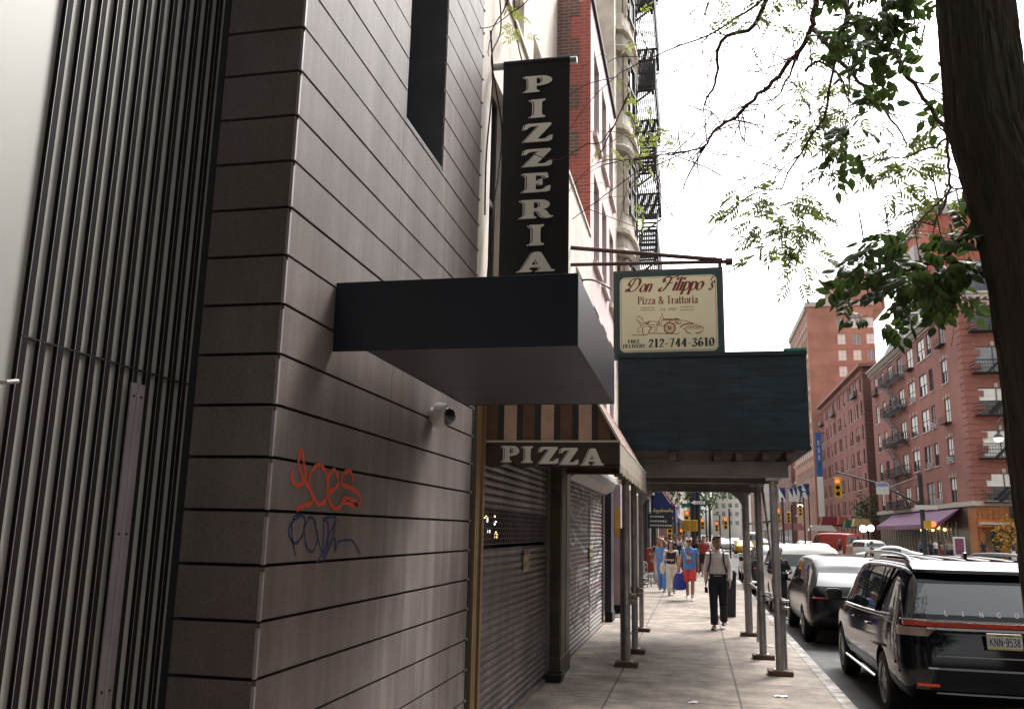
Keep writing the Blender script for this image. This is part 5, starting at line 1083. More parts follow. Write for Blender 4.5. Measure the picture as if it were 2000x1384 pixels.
mb = MB(); mb.box(q.x-.14, q.x+.14, q.y-.2, q.y-.185, .78, .86); mb.build('bin_slot', dark, bx)
# blue t-shirt, red shorts
p = g_(1348, 1172)
blut = fab('blue_tee', (.07, .19, .46)); redsh = fab('red_shorts', (.55, .045, .05)); whsh = M('white_shoe', (.6, .6, .58), .6, var=.1)
def capbag(t, J, H_):
    b = MB(); b.ell(H_(0, .01, .06), (.095, .112, .08), 14, 8); b.build('cap', M('cap_white', (.62, .6, .55), .8), t, True, inv=False)
    b = MB(); b.ell(H_(0, -.13, .055), (.085, .08, .012), 12, 6); b.build('cap_brim', M('cap_red', (.25, .03, .03), .8), t, True, inv=False)
    b = MB()
    for s in (-1, 1): b.ell(H_(s*.034, -.088, .012), (.03, .014, .018), 10, 6)
    b.bar(H_(-.08, -.07, .02), H_(.08, -.07, .02), .01); b.build('sunglasses', blks, t, True, inv=False)
    b = MB(); c = V(-.15, .02, 0)
    for z, wd, k in ((1.315, .11, 0), (1.285, .1, 0), (1.23, .04, 1), (1.2, .06, 2), (1.17, .07, 2), (1.14, .05, 1), (1.08, .1, 0), (1.06, .08, 0)):
        for i in range(3): b.box(-wd+i*wd*.7, -wd+i*wd*.7+wd*.5, -.165, -.155, z-.014, z+.014, k)
    b.build('shirt_print', [M('print_red', (.4, .08, .07), .8), M('print_yellow', (.45, .33, .12), .8), M('print_white', (.6, .6, .6), .8)], t, inv=False)
    b = MB(); b.tube(cat_rom([(-.14, .07, 1.46), (-.15, -.06, 1.47), (-.1, -.155, 1.3), (.0, -.17, 1.15)], 4), .012, 5); b.build('shoulder_strap', M('strap_white', (.55, .53, .5), .8), t, True, inv=False)
    w_ = J['wrl']; b = MB(); b.rings([[w_+V(-.02+a*math.cos(q), .1*math.sin(q), z) for q in [i*math.pi/6 for i in range(12)]] for z, a in ((-.16, .09), (-.2, .13), (-.35, .17), (-.5, .19), (-.6, .17), (-.62, .1))])
    b.tube([w_+V(-.09, 0, -.18), w_+V(-.01, 0, -.07), w_+V(.06, 0, -.18)], .012, 6)
    bg_ = b.build('shopping_bag', M('bag_blue', (.015, .03, .26), .6, var=.2, scale=9), t, True, inv=False)
    for s, qn in ((-1, 'l'), (1, 'r')):
        b = MB(); b.tube([J['an'+qn]+V(0, 0, .0), J['an'+qn]+V(0, -.005, .09)], [.046, .048], 10); b.build('sock', M('sock_white', (.6, .6, .58), .9), t, True, inv=False)
person('man in white cap, blue printed T-shirt and red shorts carrying a blue bag', (p.x, p.y, 0), R(-4), 1.74, blut, redsh, whsh, hairm, skin2, 'short', 'short', 'short', dict(walk=-.5, loose=1, tuck=0, j=dict(wrl=(-.27, -.02, .9))), 1, .009, extras=capbag)
p = g_(1312, 1162)
def cardigan(t, J, H_):
    crm_ = fab('cream_knit', (.52, .48, .4)); b = MB()
    for q, s in (('l', -1), ('r', 1)):
        b.tube([J['sh'+q]+V(-s*.06, .03, 0), J['sh'+q]+V(0, 0, .01), J['sh'+q].lerp(J['el'+q], .5)], [.06, .068, .06], 10)
    b.tube(cat_rom([J['shl']+V(.03, 0, .03), V(-.06, -.12, 1.39), V(0, -.14, 1.37), V(.06, -.12, 1.39), J['shr']+V(-.03, 0, .03)], 4), .022, 8)
    o = b.build('bolero', crm_, t, inv=False); remesh(o, .015, 2)
    b = MB(); b.tube(cat_rom([(-.16, .05, 1.47), (-.19, -.08, 1.35), (-.25, -.1, 1.1), (-.27, -.06, .98)], 4), .014, 6); b.ell((-.28, -.04, .86), (.1, .05, .19), 10, 8); b.build('tote_bag', crm_, t, True, inv=False)
person('woman in black top and cream trousers with a cream shoulder bag', (p.x, p.y, 0), R(4), 1.62, fab('black', (.014, .013, .017)), fab('cream', (.55, .5, .43)), blks, hairk, skin, 'none', 'long', 'long', dict(walk=.4, j=dict(ell=(-.24, -.04, 1.13), wrl=(-.05, -.2, 1.13))), 1, .01, True, extras=cardigan)
p = g_(1294, 1155)
scr = fab('scrubs_blue', (.08, .17, .40))
def handbag(t, J, H_):
    b = MB(); b.ell((.27, .02, .98), (.06, .12, .15), 10, 8); b.tube(cat_rom([(.2, .02, 1.45), (.26, .03, 1.2), (.27, .02, 1.08)], 4), .012, 6); b.build('handbag', blks, t, True, inv=False)
person('woman in blue scrubs with long brown hair, one hand raised to her head', (p.x, p.y, 0), R(-6), 1.68, scr, scr, M('navy_shoe', (.02, .025, .06), .6), hairl, skin, 'short', 'long', 'long', dict(walk=-.45, loose=1, tuck=0, j=dict(elr=(.3, -.1, 1.42), wrr=(.1, -.13, 1.66))), 1, .01, True, extras=handbag)
# the crowd further on
col = dict(black=(.015, .014, .018), navy=(.02, .025, .06), white=(.6, .58, .55), red=(.3, .04, .04), grey=(.2, .2, .2), tan=(.4, .3, .2), blue=(.06, .13, .32), green=(.05, .12, .07))
def walker(label, x, Y, h, topc, botc, hr=None, fem=False, wlk=.4, sleeve='short', legs='long', rz=0, z=0, grp='people walking on the pavement', cut=None):
    a = at(x, 1046, Y=Y)
    return person(label, (a.x, Y, z), rz, h, fab('c_'+topc, col[topc]), fab('c_'+botc, col[botc]), blks, hr or hairk, random.choice((skin, skin2)), sleeve, legs, cut or ('long' if fem else 'short'), dict(walk=wlk), 0, .028, fem, grp)
walker('bare-armed woman in dark vest and white skirt beside the shopfronts', 1284, 33.5, 1.66, 'black', 'white', hairl, True, sleeve='none', cut='short')
walker('person in dark red top just behind the woman in scrubs', 1302, 36, 1.68, 'red', 'black')
walker('person in navy shirt between the scrubs and the black top', 1310, 34.5, 1.64, 'navy', 'navy')
walker('person in black top close behind the white cap', 1320, 36, 1.7, 'black', 'tan')
walker('person in white top farther back, above the woman in scrubs', 1308, 43, 1.74, 'white', 'grey', wlk=-.4)
walker('person in white top far back, above the navy shirt', 1317, 45, 1.78, 'white', 'navy')
walker('person in grey top far back near the yellow signal boxes', 1328, 46, 1.74, 'grey', 'black', hairl)
walker('person in white top beside the signal pole', 1336, 43, 1.76, 'white', 'black')
walker('person in tan top crossing beyond the side street', 1300, 61, 1.75, 'tan', 'navy', wlk=-.3)
walker('person in pale top crossing behind the signal pole', 1342, 62, 1.76, 'white', 'grey')
walker('man in red T-shirt and black shorts standing by the crossing', 1374, 40, 1.74, 'red', 'black', legs='short', wlk=.15)
walker('person in white top right behind the man in red', 1381, 42, 1.78, 'white', 'black', wlk=-.3)
walker('woman in white top far back between the shopfronts and the signal', 1296, 52, 1.66, 'white', 'blue', hairl, True)
walker('person in blue top far back near the left shopfronts', 1290, 47, 1.74, 'blue', 'black', wlk=-.3)
walker('person in red top far beyond the side street, left of the poles', 1323, 64, 1.72, 'red', 'grey')
walker('person in green top beyond the crossing, right of the poles', 1366, 60, 1.76, 'green', 'tan', wlk=-.4)
walker('person in white far beyond the crossing, by the poles', 1350, 68, 1.74, 'white', 'white')
walker('person in dark clothes left of the man in red by the crossing', 1361, 41, 1.7, 'black', 'black')
def helmet(t, J, H_):
    b = MB(); b.ell(H_(0, .01, .06), (.11, .13, .1), 12, 8); b.build('helmet', M('helmet_white', (.6, .6, .58), .3), t, True, inv=False)
a = at(1546, 1100, Y=22.9)
person('rider in dark jacket and white helmet behind the dark grey crossover', (1.98, 22.6, ZR), R(10), 1.72, fab('c_black', col['black']), fab('c_black', col['black']), blks, None, skin2, 'long', 'long', 'short', dict(j=dict(ell=(-.27, -.05, 1.15), wrl=(-.15, -.28, 1.12), elr=(.27, -.05, 1.15), wrr=(.15, -.28, 1.12))), 0, .02, extras=helmet)
far = 'people on the far pavement'
for i, (x, Y, h, tc, bc, lab) in enumerate([(1797, 80, 1.75, 'blue', 'black', 'leftmost person under the purple awning, in blue'), (1806, 79, 1.8, 'grey', 'navy', 'person in grey top by the traffic light pole'), (1816, 78, 1.72, 'navy', 'navy', 'person in navy right of the traffic light pole'),
        (1826, 77, 1.82, 'white', 'black', 'tall person in white T-shirt outside the purple awning'), (1838, 77.5, 1.66, 'tan', 'red', 'person in tan top and red trousers outside the restaurant'), (1849, 77, 1.74, 'grey', 'black', 'person with grey top just left of the purple menu board'), (1855, 78, 1.7, 'tan', 'navy', 'person in tan top touching the menu board side'),
        (1919, 76, 1.8, 'black', 'black', 'person in black before the wooden restaurant door'), (1976, 75, 1.8, 'black', 'white', 'person in black and white by the tree trunk'), (1701, 58, 1.75, 'grey', 'black', 'person in grey crossing the avenue just before the long white sedan'), (1640, 66, 1.78, 'black', 'white', 'person in black crossing before the red van'), (1658, 64, 1.75, 'tan', 'tan', 'person in orange tan crossing before the red van')]):
    walker(lab, x, Y, h, tc, bc, fem=i % 3 == 1, wlk=.35 if i % 2 else -.35, z=0 if x > 1720 else ZR, grp=far, rz=R(40*(i % 5-2)))
# ---------------------------------------------------------------- across the avenue
XR = 24.0
bk1 = brick('apartment_brick', (.35, .118, .09), (.27, .088, .068), (.2, .11, .09), .6, .012, nvar=.2)
bk2 = brick('tower_brick', (.46, .22, .15), (.41, .19, .125), (.36, .22, .17), .5, .012, nvar=.2)
stone = M('pale_stone_trim', (.45, .41, .36), .8, var=.1); wfr = M('dark_sash', (.05, .05, .05), .5, var=0); wfw = M('white_sash', (.8, .8, .78), .5, var=0)
ab = thing('apartment_building', 'red brick corner apartment building with purple awning and fire escapes across the avenue', 'building', (30, 103, 0))
AY0_, AY1_, AH = 83.0, 124.0, 23.9
hol = []; hol2 = []
fls = [5.2+3.8*i for i in range(5)]
cols = [5.0, 10.1, 12.6, 17.6, 22.7, 28.0, 32.7, 36.7]
wd_ = [1.9, 1.5, 3.0, 2.9, 2.6, 2.4, 1.8, 2.0]
for f in fls:
    for c, d in zip(cols, wd_): hol.append((c, f, c+d, f+2.3))
cs = [1.0, 6.4, 11, 15.5]; cw = [3.1, 1.5, 1.5, 2.6]
for f in fls:
    for c, d in zip(cs, cw): hol2.append((c, f, c+d, f+2.35))
mb = MB()
facade(mb, (XR, AY0_, 4.7), (0, 1, 0), (-1, 0, 0), AY1_-AY0_, AH-4.7, [(a, b-4.7, c, d-4.7) for a, b, c, d in hol], depth=.25)
facade(mb, (XR, AY0_, 4.7), (1, 0, 0), (0, -1, 0), 24, AH-4.7, [(a, b-4.7, c, d-4.7) for a, b, c, d in hol2], depth=.25)
mb.box(XR+.45, XR+24, AY0_+.45, AY1_, 0, AH-.05); mb.quad((XR, AY1_, 0), (XR+20, AY1_, 0), (XR+20, AY1_, AH), (XR, AY1_, AH))
i = 0; z = 5.1
while z < AH-1.2:                       # corner quoins
    L = 1.5 if i % 2 else 1.1; mb.box(XR-.05, XR+L, AY0_-.05, AY0_+L, z, z+.5, 0); z += .62; i += 1
mb.build('wall', bk1, ab)
mb = MB()
for zz, hh, d in ((4.72, .4, .3), (AH-.85, .12, .12), (AH-.35, .25, .35), (AH-.1, .2, .6)):
    mb.box(XR-d, XR-.002, AY0_-d, AY1_, zz, zz+hh); mb.box(XR-.002, XR+24, AY0_-d, AY0_-.002, zz, zz+hh)
y = AY0_
while y < AY1_: mb.box(XR-.3, XR-.003, y, y+.25, AH-.6, AH-.351); y += .6
x = XR
while x < XR+24: mb.box(x, x+.25, AY0_-.3, AY0_-.003, AH-.6, AH-.351); x += .6
mb.build('cornice', stone, ab)
sty = ['half', 'low', 'dark', 'curtain', 'half', 'full', 'low']
for i, (a, b, c, d) in enumerate(hol): window(ab, (XR, AY0_+a, b), (0, 1, 0), (-1, 0, 0), c-a, d-b, wfr, stone, sty[(i*5+i//7) % 7], .12, 2 if c-a > 1.4 else 1, True, stone if i % 8 in (0, 3) else None)
for i, (a, b, c, d) in enumerate(hol2): window(ab, (XR+a, AY0_, b), (1, 0, 0), (0, -1, 0), c-a, d-b, wfr, stone, sty[(i*3+i//5) % 7], .12, 2 if c-a > 2 else 1, True, stone if i % 4 == 0 else None)
fire_escape(ab, AY0_+21.6, AY0_+31, XR-.02, XR-1.1, fls[0]-.1, 5, 3.8, dense=.2)
# south fire escape
mb = MB()
for k in range(5):
    z = fls[k]-.15; x0, x1, yb, yf = XR+.6, XR+6.2, AY0_-.02, AY0_-1.15
    mb.box(x0, x1, yf, yb, z-.08, z)
    for h_ in (.35, .7, 1.0): mb.bar((x0, yf, z+h_), (x1, yf, z+h_), .04); mb.bar((x0, yf, z+h_), (x0, yb, z+h_), .04)
    x = x0
    while x < x1: mb.bar((x, yf, z), (x, yf, z+1), .025); x += .22
    if k < 4:
        for d in (0, .5): mb.bar((x0+1.2, yf+.1+d, z), (x1-.6, yf+.1+d, z+3.8), .09, .16)
mb.bar((x0+1.2, yf+.2, 2.2), (x1-.6, yf+.2, fls[0]), .08, .12); mb.build('fire_escape', blackiron, ab)
for cx, k in ((5.4, 1), (28.6, 3), (1.4, 4)):
    pass
for c, f in ((17.6, 4), (5.0, 4), (5.0, 2), (36.7, 4), (12.6, 0)):
    z = fls[f]; mb = MB(); mb.box(XR-.55, XR-.002, AY0_+c-.2, AY0_+c+2.2, z-.15, z-.08)
    for h_ in (.2, .55): mb.bar((XR-.55, AY0_+c-.2, z+h_), (XR-.55, AY0_+c+2.2, z+h_), .03)
    for q in range(9): mb.bar((XR-.55, AY0_+c-.2+q*.3, z-.1), (XR-.55, AY0_+c-.2+q*.3, z+.55), .02)
    mb.build('window_guard', blackiron, ab)
for c, f in ((5.6, 1), (10.3, 0), (12.8, 1), (18, 3), (23, 1), (10.3, 2), (28.5, 2), (33, 3), (23, 3)): mb = MB(); mb.box(XR-.35, XR+.1, AY0_+c, AY0_+c+.75, fls[f]+.02, fls[f]+.5, 0); mb.box(XR-.356, XR-.351, AY0_+c+.06, AY0_+c+.69, fls[f]+.08, fls[f]+.44, 1); mb.build('air_conditioner', [M('ac_white', (.5, .49, .46), .6), wfr], ab)
# slate mansard with dormers
slate = M('slate_roof', (.12, .12, .15), .7, var=.2, scale=3)
mb = MB(); mb.prism([(0, 0), (1.8, 3.4), (20, 3.6), (20, 0)], (XR+.2, AY0_+.8, AH+.12), (1, 0, 0), (0, 0, 1), -36)
rf = mb.build('roof', slate, ab)
for xx in (3.2, 10):
    mb = MB(); mb.box(XR+xx, XR+xx+3.4, AY0_-.1, AY0_+3, AH+.1, AH+2.9, 0); mb.prism([(-.4, 0), (3.8, 0), (1.7, 1.9)], (XR+xx, AY0_-.3, AH+2.9), (1, 0, 0), (0, 0, 1), -3.4, 1)
    for k in (.25, 1.95): mb.box(XR+xx+k, XR+xx+k+1.2, AY0_-.16, AY0_-.1, AH+.35, AH+2.7, 2)
    mb.build('dormer', [stone, slate, M('dormer_white', (.6, .6, .58), .5, var=0)], rf)
for yy in (4, 11, 18):
    mb = MB(); mb.box(XR-.1, XR+2.6, AY0_+yy, AY0_+yy+2.6, AH+.1, AH+2.6, 0); mb.prism([(-.3, 0), (2.9, 0), (1.3, 1.5)], (XR-.3, AY0_+yy, AH+2.6), (0, 1, 0), (0, 0, 1), 2.6, 1); mb.box(XR-.17, XR-.1, AY0_+yy+.6, AY0_+yy+2, AH+.5, AH+2.4, 2)
    mb.build('dormer', [stone, slate, M('dormer_white', (.6, .6, .58), .5, var=0)], rf)
# ground floor of the corner building
shopb = M('shopfront_dark', (.05, .035, .025), .4, var=.3); wood = M('orange_wood', (.36, .13, .035), .5, var=.25, scale=3)
mb = MB(); mb.box(XR+.02, XR+.44, AY0_+2.3, AY1_-.2, 0, 4.7, 0)
y = AY0_+6
while y < AY1_-1: mb.box(XR-.06, XR+.02, y, y+.18, .2, 3.4, 1); y += 1.35
mb.box(XR+2.75, XR+24, AY0_+.02, AY0_+.44, 0, 4.7, 0); mb.build('shopfront', [shopb, M('shop_mullion', (.42, .36, .27), .5)], ab)
mb = MB(); mb.box(XR-.02, XR+2.7, AY0_-.02, AY0_+2.2, 0, 4.7); mb.box(XR+.15, XR+.4, AY0_-.12, AY0_-.02, 0, 4.2); mb.box(XR+2.3, XR+2.55, AY0_-.12, AY0_-.02, 0, 4.2)
for k in range(4): mb.box(XR+.5+k*.45, XR+.85+k*.45, AY0_-.08, AY0_-.021, 3.3, 4.3)
mb.build('wooden_entrance', wood, ab)
mb = MB(); mb.box(XR+.6, XR+2.1, AY0_-.04, AY0_-.021, .1, 2.6); mb.build('door', M('warm_door_glass', (.14, .06, .02), .2, var=.4, scale=2, emit=.0), ab)
mb = MB(); mb.prism([(0, 0), (1.1, 0), (1.0, .45), (0, .7)], (XR+.05, AY0_-.02, 2.9), (0, -1, 0), (0, 0, 1), -2.6); mb.build('entrance_awning', M('awning_orange', (.4, .13, .03), .7), ab)
mb = MB(); mb.box(XR-.1, XR+2.9, AY0_-1.25, AY0_-1.13, 3.1, 3.3); mb.build('awning_edge', stone, ab)
mb = MB()
for i in range(5): mb.ell((XR-.3, AY0_+9+i*2.2, 2.7+.2*(i % 2)), (.16, .16, .16), 8, 6); mb.build('shop_light', M('warm_bulb', (1, .6, .2), .4, var=0, emit=1.5), ab); mb = MB()
# purple awnings
purp = M('purple_canvas', (.17, .075, .15), .75, var=.12, scale=.6)
def long_awning(lab, y0, y1, z1, out, drop, m=purp, along='y', xx=XR):
    t = thing('shop_awning', lab, 'awning', (XR, (y0+y1)/2, 3) if along == 'y' else ((y0+y1)/2, AY0_, 3)); mb = MB()
    P = [(0, z1), (-out, z1-drop), (-out, z1-drop-.45), (-out+.04, z1-drop-.45), (-.02, z1-.1)]
    if along == 'y': mb.prism(P, (xx-.02, y0, 0), (1, 0, 0), (0, 0, 1), -(y1-y0))
    else: mb.prism([(-p[0], p[1]) for p in P], (y0, AY0_-.02, 0), (0, -1, 0), (0, 0, 1), -(y1-y0))
    mb.build('awning_cloth', m, t)
    mb = MB()
    for k in range(5): yy = y0+(y1-y0)*k/4; mb.tube([(xx-.03, yy, z1-drop-.3), (xx-out, yy, z1-drop-.3)], .02, 5) if along == 'y' else mb.tube([(yy, AY0_-.03, z1-drop-.3), (yy, AY0_-out, z1-drop-.3)], .02, 5)
    mb.build('frame', blackiron, t)
long_awning('long purple awning along the street side of the brick apartment building', AY0_+4.2, AY0_+31, 4.7, 2.3, 1.55)
long_awning('short purple awning right of the wooden entrance, half behind the tree trunk', XR+3.1, XR+10, 4.6, 1.6, 1.4, along='x')
# second apartment block
a2 = thing('apartment_building', 'lower red brick apartment building with a darker side wall, left of the corner one', 'building', (32, 151, 0))
BY0, BY1, BH = 129.5, 174, 26.2
hb = []
for f in range(6):
    for i, c in enumerate((1.6, 5.0, 6.6, 10.2, 11.8, 16, 20.5, 22.1, 26, 27.6, 31, 34, 36, 40, 42)): hb.append((c, 5.2+f*3.45, c+1.1, 7.4+f*3.45))
mb = MB(); facade(mb, (XR, BY0, 0), (0, 1, 0), (-1, 0, 0), BY1-BY0, BH, hb, depth=.25); mb.box(XR+.3, XR+24, BY0+.02, BY1, 0, BH-.1); mb.build('wall', bk1, a2)
mb = MB(); mb.quad((XR, BY0, 0), (XR+24, BY0, 0), (XR+24, BY0, BH), (XR, BY0, BH))
i = 0; z = .5
while z < BH-1: mb.box(XR-.06, XR+(1.3 if i % 2 else .9), BY0-.06, BY0+.8, z, z+.5); z += .68; i += 1
mb.build('side_wall', brick('side_brick', (.24, .085, .06), (.17, .06, .045), (.12, .07, .06), .6, .02, nvar=.2), a2)
mb = MB()
for zz, hh, d in ((BH-1.3, .15, .15), (BH-.3, .45, .6), (4.2, .3, .15)): mb.box(XR-d, XR-.003, BY0-d, BY1, zz, zz+hh); mb.box(XR-.003, XR+24, BY0-d, BY0-.003, zz, zz+hh)
mb.build('cornice', M('brick_cornice', (.3, .15, .12), .8, var=.1), a2)
for i, (a, b, c, d) in enumerate(hb): window(a2, (XR, BY0+a, b), (0, 1, 0), (-1, 0, 0), c-a, d-b, wfr, stone, sty[(i*3+i//7) % 7] if i % 3 else 'dark', .12)
for x in (2, 7): window(a2, (XR+x, BY0, 8), (1, 0, 0), (0, -1, 0), 1.2, 2, wfr, None, 'dark', -.04); window(a2, (XR+x, BY0, 15), (1, 0, 0), (0, -1, 0), 1.2, 2, wfr, None, 'dark', -.04)
mb = MB()
for c, f in ((5.0, 5), (26, 5), (40, 5)): z = 5.2+f*3.45; mb = MB(); mb.box(XR-.6, XR-.005, BY0+c-.3, BY0+c+3, z-.2, z-.1); mb.box(XR-.6, XR-.56, BY0+c-.3, BY0+c+3, z-.1, z+.6); mb.build('window_guard', blackiron, a2)
fw_, fb_ = leafm('flag_white', (.8, .8, .78), (.8, .8, .78), .6), leafm('flag_blue', (.05, .13, .34), (.05, .13, .34), .5)
# vertical banner on it
vb = thing('vertical_banner', 'tall blue and white banner fixed to the far end of the lower brick building', 'banner', (XR-1, 172, 5))
q0, q1 = at(1592, 845, Y=168), at(1609, 1010, Y=168); mb = MB(); zt, zb, zm = q0.z, q1.z, at(1600, 930, Y=168).z
xa, xb = at(1594, 900, Y=168).x, at(1606, 900, Y=168).x
mb.box(xa, xb, 167.9, 168, zm, zt, 0); mb.box(xa, xb, 167.9, 168, zb, zm-.01, 1)
for k in range(4): mb.box(xa+.35, xb-.35, 167.86, 167.89, zm+1.6+k*1.35, zm+2.6+k*1.35, 1 if k else 2)
mb.build('banner_cloth', [leafm('banner_blue', (.08, .24, .55), (.08, .24, .55), .5), fw_, leafm('banner_green', (.1, .3, .12), (.1, .3, .12), .5)], vb)
mb = MB(); mb.tube([(xa-.2, 168.02, zt), (XR+.1, 168.02, zt)], .06, 6); mb.tube([(xa-.2, 168.02, zb), (XR+.1, 168.02, zb)], .06, 6); mb.build('pole', blackiron, vb)
# brick tower
tw = thing('brick_tower', 'tall plain brick tower with white windows and a stepped penthouse far across the avenue', 'building', (30, 186, 0))
TY = 176.0; k_ = TY/170; TX0, TX1, TH = 22.02*k_, 34.1*k_, 45.35*k_
holt = [(x, z, x+1.5, z+2.1) for x in (5.6, 8.4, 11.0) for z in [TH-4.6-i*3.25 for i in range(11)]]
mb = MB(); facade(mb, (TX0, TY, 0), (1, 0, 0), (0, -1, 0), TX1-TX0, TH, holt, depth=.2)
hols = [(1.5+i*3.2, TH-4.6-f*3.25, 3.3+i*3.2, TH-2.5-f*3.25) for i in range(9) for f in range(10)]
facade(mb, (TX0, TY, 0), (0, 1, 0), (-1, 0, 0), 32, TH-.6, hols, depth=.2)
mb.box(TX0+.5, TX1-.3, TY+.5, TY+32, 0, TH-.05); mb.box(TX0+6.6, TX1+3, TY+3, TY+20, TH, 52.6*k_); mb.prism([(0, 0), (4.2, 0), (4.2, 7.2), (2.4, 7.2)], (TX0+4.5, TY+3.2, TH), (1, 0, 0), (0, 0, 1), -14)
for f in range(14): mb.box(TX0+.002, TX1, TY-.03, TY-.002, TH-5.6-f*3.25, TH-5.35-f*3.25)
mb.build('wall', bk2, tw)
mb = MB(); mb.box(TX0-.3, TX1+.2, TY-.3, TY+1, TH, TH+.9); mb.box(TX0-.3, TX0+.8, TY+1, TY+32, TH-.6, TH+.6); mb.build('parapet', M('tower_coping', (.5, .48, .44), .8), tw)
for i, (a, b, c, d) in enumerate(holt): window(tw, (TX0+a, TY, b), (1, 0, 0), (0, -1, 0), c-a, d-b, wfw, None, 'full' if i % 4 else 'curtain', .1, 2, False)
for i, (a, b, c, d) in enumerate(hols): window(tw, (TX0, TY+a, b), (0, 1, 0), (-1, 0, 0), c-a, d-b, wfw, None, 'dark' if i % 2 else 'half', .1)
# low brick hall with flags
lw = thing('brick_hall', 'low brick hall with rows of windows and white stone bands before the tower', 'building', (26, 182, 0))
LX = XR-.4; lh = 19.6; hl = [(1.6+i*2.1, z, 2.9+i*2.1, z+2.3) for i in range(19) for z in (7.2, 11.0, 14.6)]
mb = MB(); facade(mb, (LX, 175, 0), (0, 1, 0), (-1, 0, 0), 42, lh, hl, depth=.25); mb.box(LX+.3, LX+12, 175.1, 217, 0, lh-.1); mb.quad((LX, 175, 0), (LX+12, 175, 0), (LX+12, 175, lh), (LX, 175, lh)); mb.build('wall', brick('hall_brick', (.36, .10, .055), (.31, .085, .05), (.25, .13, .1), .6, .012), lw)
mb = MB()
for z in (6.2, 10.0, 13.9, 17.6, lh): mb.box(LX-.25, LX-.003, 175, 217, z, z+.4)
mb.build('stone_band', stone, lw)
for i, (a, b, c, d) in enumerate(hl): window(lw, (LX, 175+a, b), (0, 1, 0), (-1, 0, 0), c-a, d-b, wfr, None, ('dark', 'half')[i % 2], .12)
for i, (x, ya, yb, wpx, lab) in enumerate([(1513, 953, 982, 14, 'leftmost white and blue flag on the brick hall, next to the shed post'), (1528, 952, 980, 14, 'second white and blue flag from the shed post'), (1546, 953, 979, 12, 'third white and blue flag, right after the gap in the row'), (1554, 950, 979, 11, 'fourth white and blue flag, left of the lamp'), (1562, 948, 978, 12, 'fifth white and blue flag, behind the street lamp'), (1574, 944, 974, 16, 'rightmost white and blue flag on the brick hall')]):
    Y = 200-i*4; a, b = at(x-wpx/2, ya, Y=Y), at(x+wpx/2, yb, Y=Y); t = thing('flag', lab, 'flag', (a.x, Y, b.z), 0, 'flags in a row on the brick hall')
    mb = MB(); N = 6
    for s in range(N):
        x0, x1 = a.x+(b.x-a.x)*s/N, a.x+(b.x-a.x)*(s+1)/N; w0, w1 = .12*math.sin(s*1.4), .12*math.sin((s+1)*1.4); zc = lambda u: b.z+(a.z-b.z)*(1-.9*u)
        mb.quad((x0, Y+w0, b.z), (x1, Y+w1, b.z), (x1, Y+w1, zc((s+1)/N)), (x0, Y+w0, zc(s/N)), k=0); mb.quad((x0, Y+w0, zc(s/N)), (x1, Y+w1, zc((s+1)/N)), (x1, Y+w1, a.z), (x0, Y+w0, a.z), k=1)
    o = mb.build('flag_cloth', [fw_, fb_], t); md = o.modifiers.new('s', 'SOLIDIFY'); md.thickness = .03
    mb = MB(); mb.tube([(LX, Y, b.z+.2), (a.x-.1, Y, a.z+.3)], .05, 6); mb.ell((a.x-.1, Y, a.z+.4), (.2, .2, .2), 8, 6); mb.build('pole', stone, t)
# orange brick tower behind the corner building
ot = thing('brick_tower', 'plain orange brick tower rising behind the corner apartment building, seen through the leaves', 'building', (38, 130, 0))
mb = MB(); mb.box(31.8, 52, 120, 140, 0, 45); mb.build('wall', brick('orange_brick', (.46, .13, .075), (.42, .115, .07), (.38, .14, .1), .5, .008, nvar=.1), ot)
mb = MB(); mb.box(31.5, 52.3, 119.7, 140, 45, 46.4); mb.build('parapet', stone, ot)
mb = MB(); mb.box(30.3, 31.7, 122, 134, 0, 41.5); mb.build('side_bay', M('pale_render', (.5, .48, .46), .8), ot)
pw_ = M('far_pink_brick', (.33, .2, .17), .85, var=.15)
for i, (y0, y1, h, m, lab) in enumerate([(220, 260, 24, rowm[0], 'brick block beyond the hall on the right of the avenue'), (260.05, 310, 30, rowm[1], 'stone block second beyond the hall on the right of the avenue'), (310.05, 380, 26, pw_, 'pinkish block third beyond the hall on the right of the avenue')]): row_house(XR-1, y0, y1, h, m, lab, 1, 6)
for i, (x, y, w_, h, m, lab) in enumerate([(8, 420, 14, 30, rowm[2], 'cream tower closing the view down the avenue'), (-14, 430, 16, 30, rowm[1], 'grey stone tower closing the view, left'), (20, 400, 9, 26, M('pale_tower', (.62, .62, .6), .8), 'white tower closing the view down the avenue')]):
    t = thing('distant_tower', lab, 'building', (x, y, 0)); mb = MB(); hh = [(a, b, a+1.6, b+2) for a in [1.2+3*i for i in range(int(w_/3))] for b in [6+4*j for j in range(int(h/4)-2)]]
    facade(mb, (x, y, 0), (1, 0, 0), (0, -1, 0), w_, h, hh, depth=.3); mb.box(x+.01, x+w_-.01, y+.5, y+14, 0, h-.1); mb.build('wall', m, t)
    for a, b, c, d in hh: mb = MB(); mb.quad((x+a, y+.29, b), (x+c, y+.29, b), (x+c, y+.29, d), (x+a, y+.29, d)); mb.build('window', M('hazy_window', (.2, .215, .23), .3, var=.2), t)
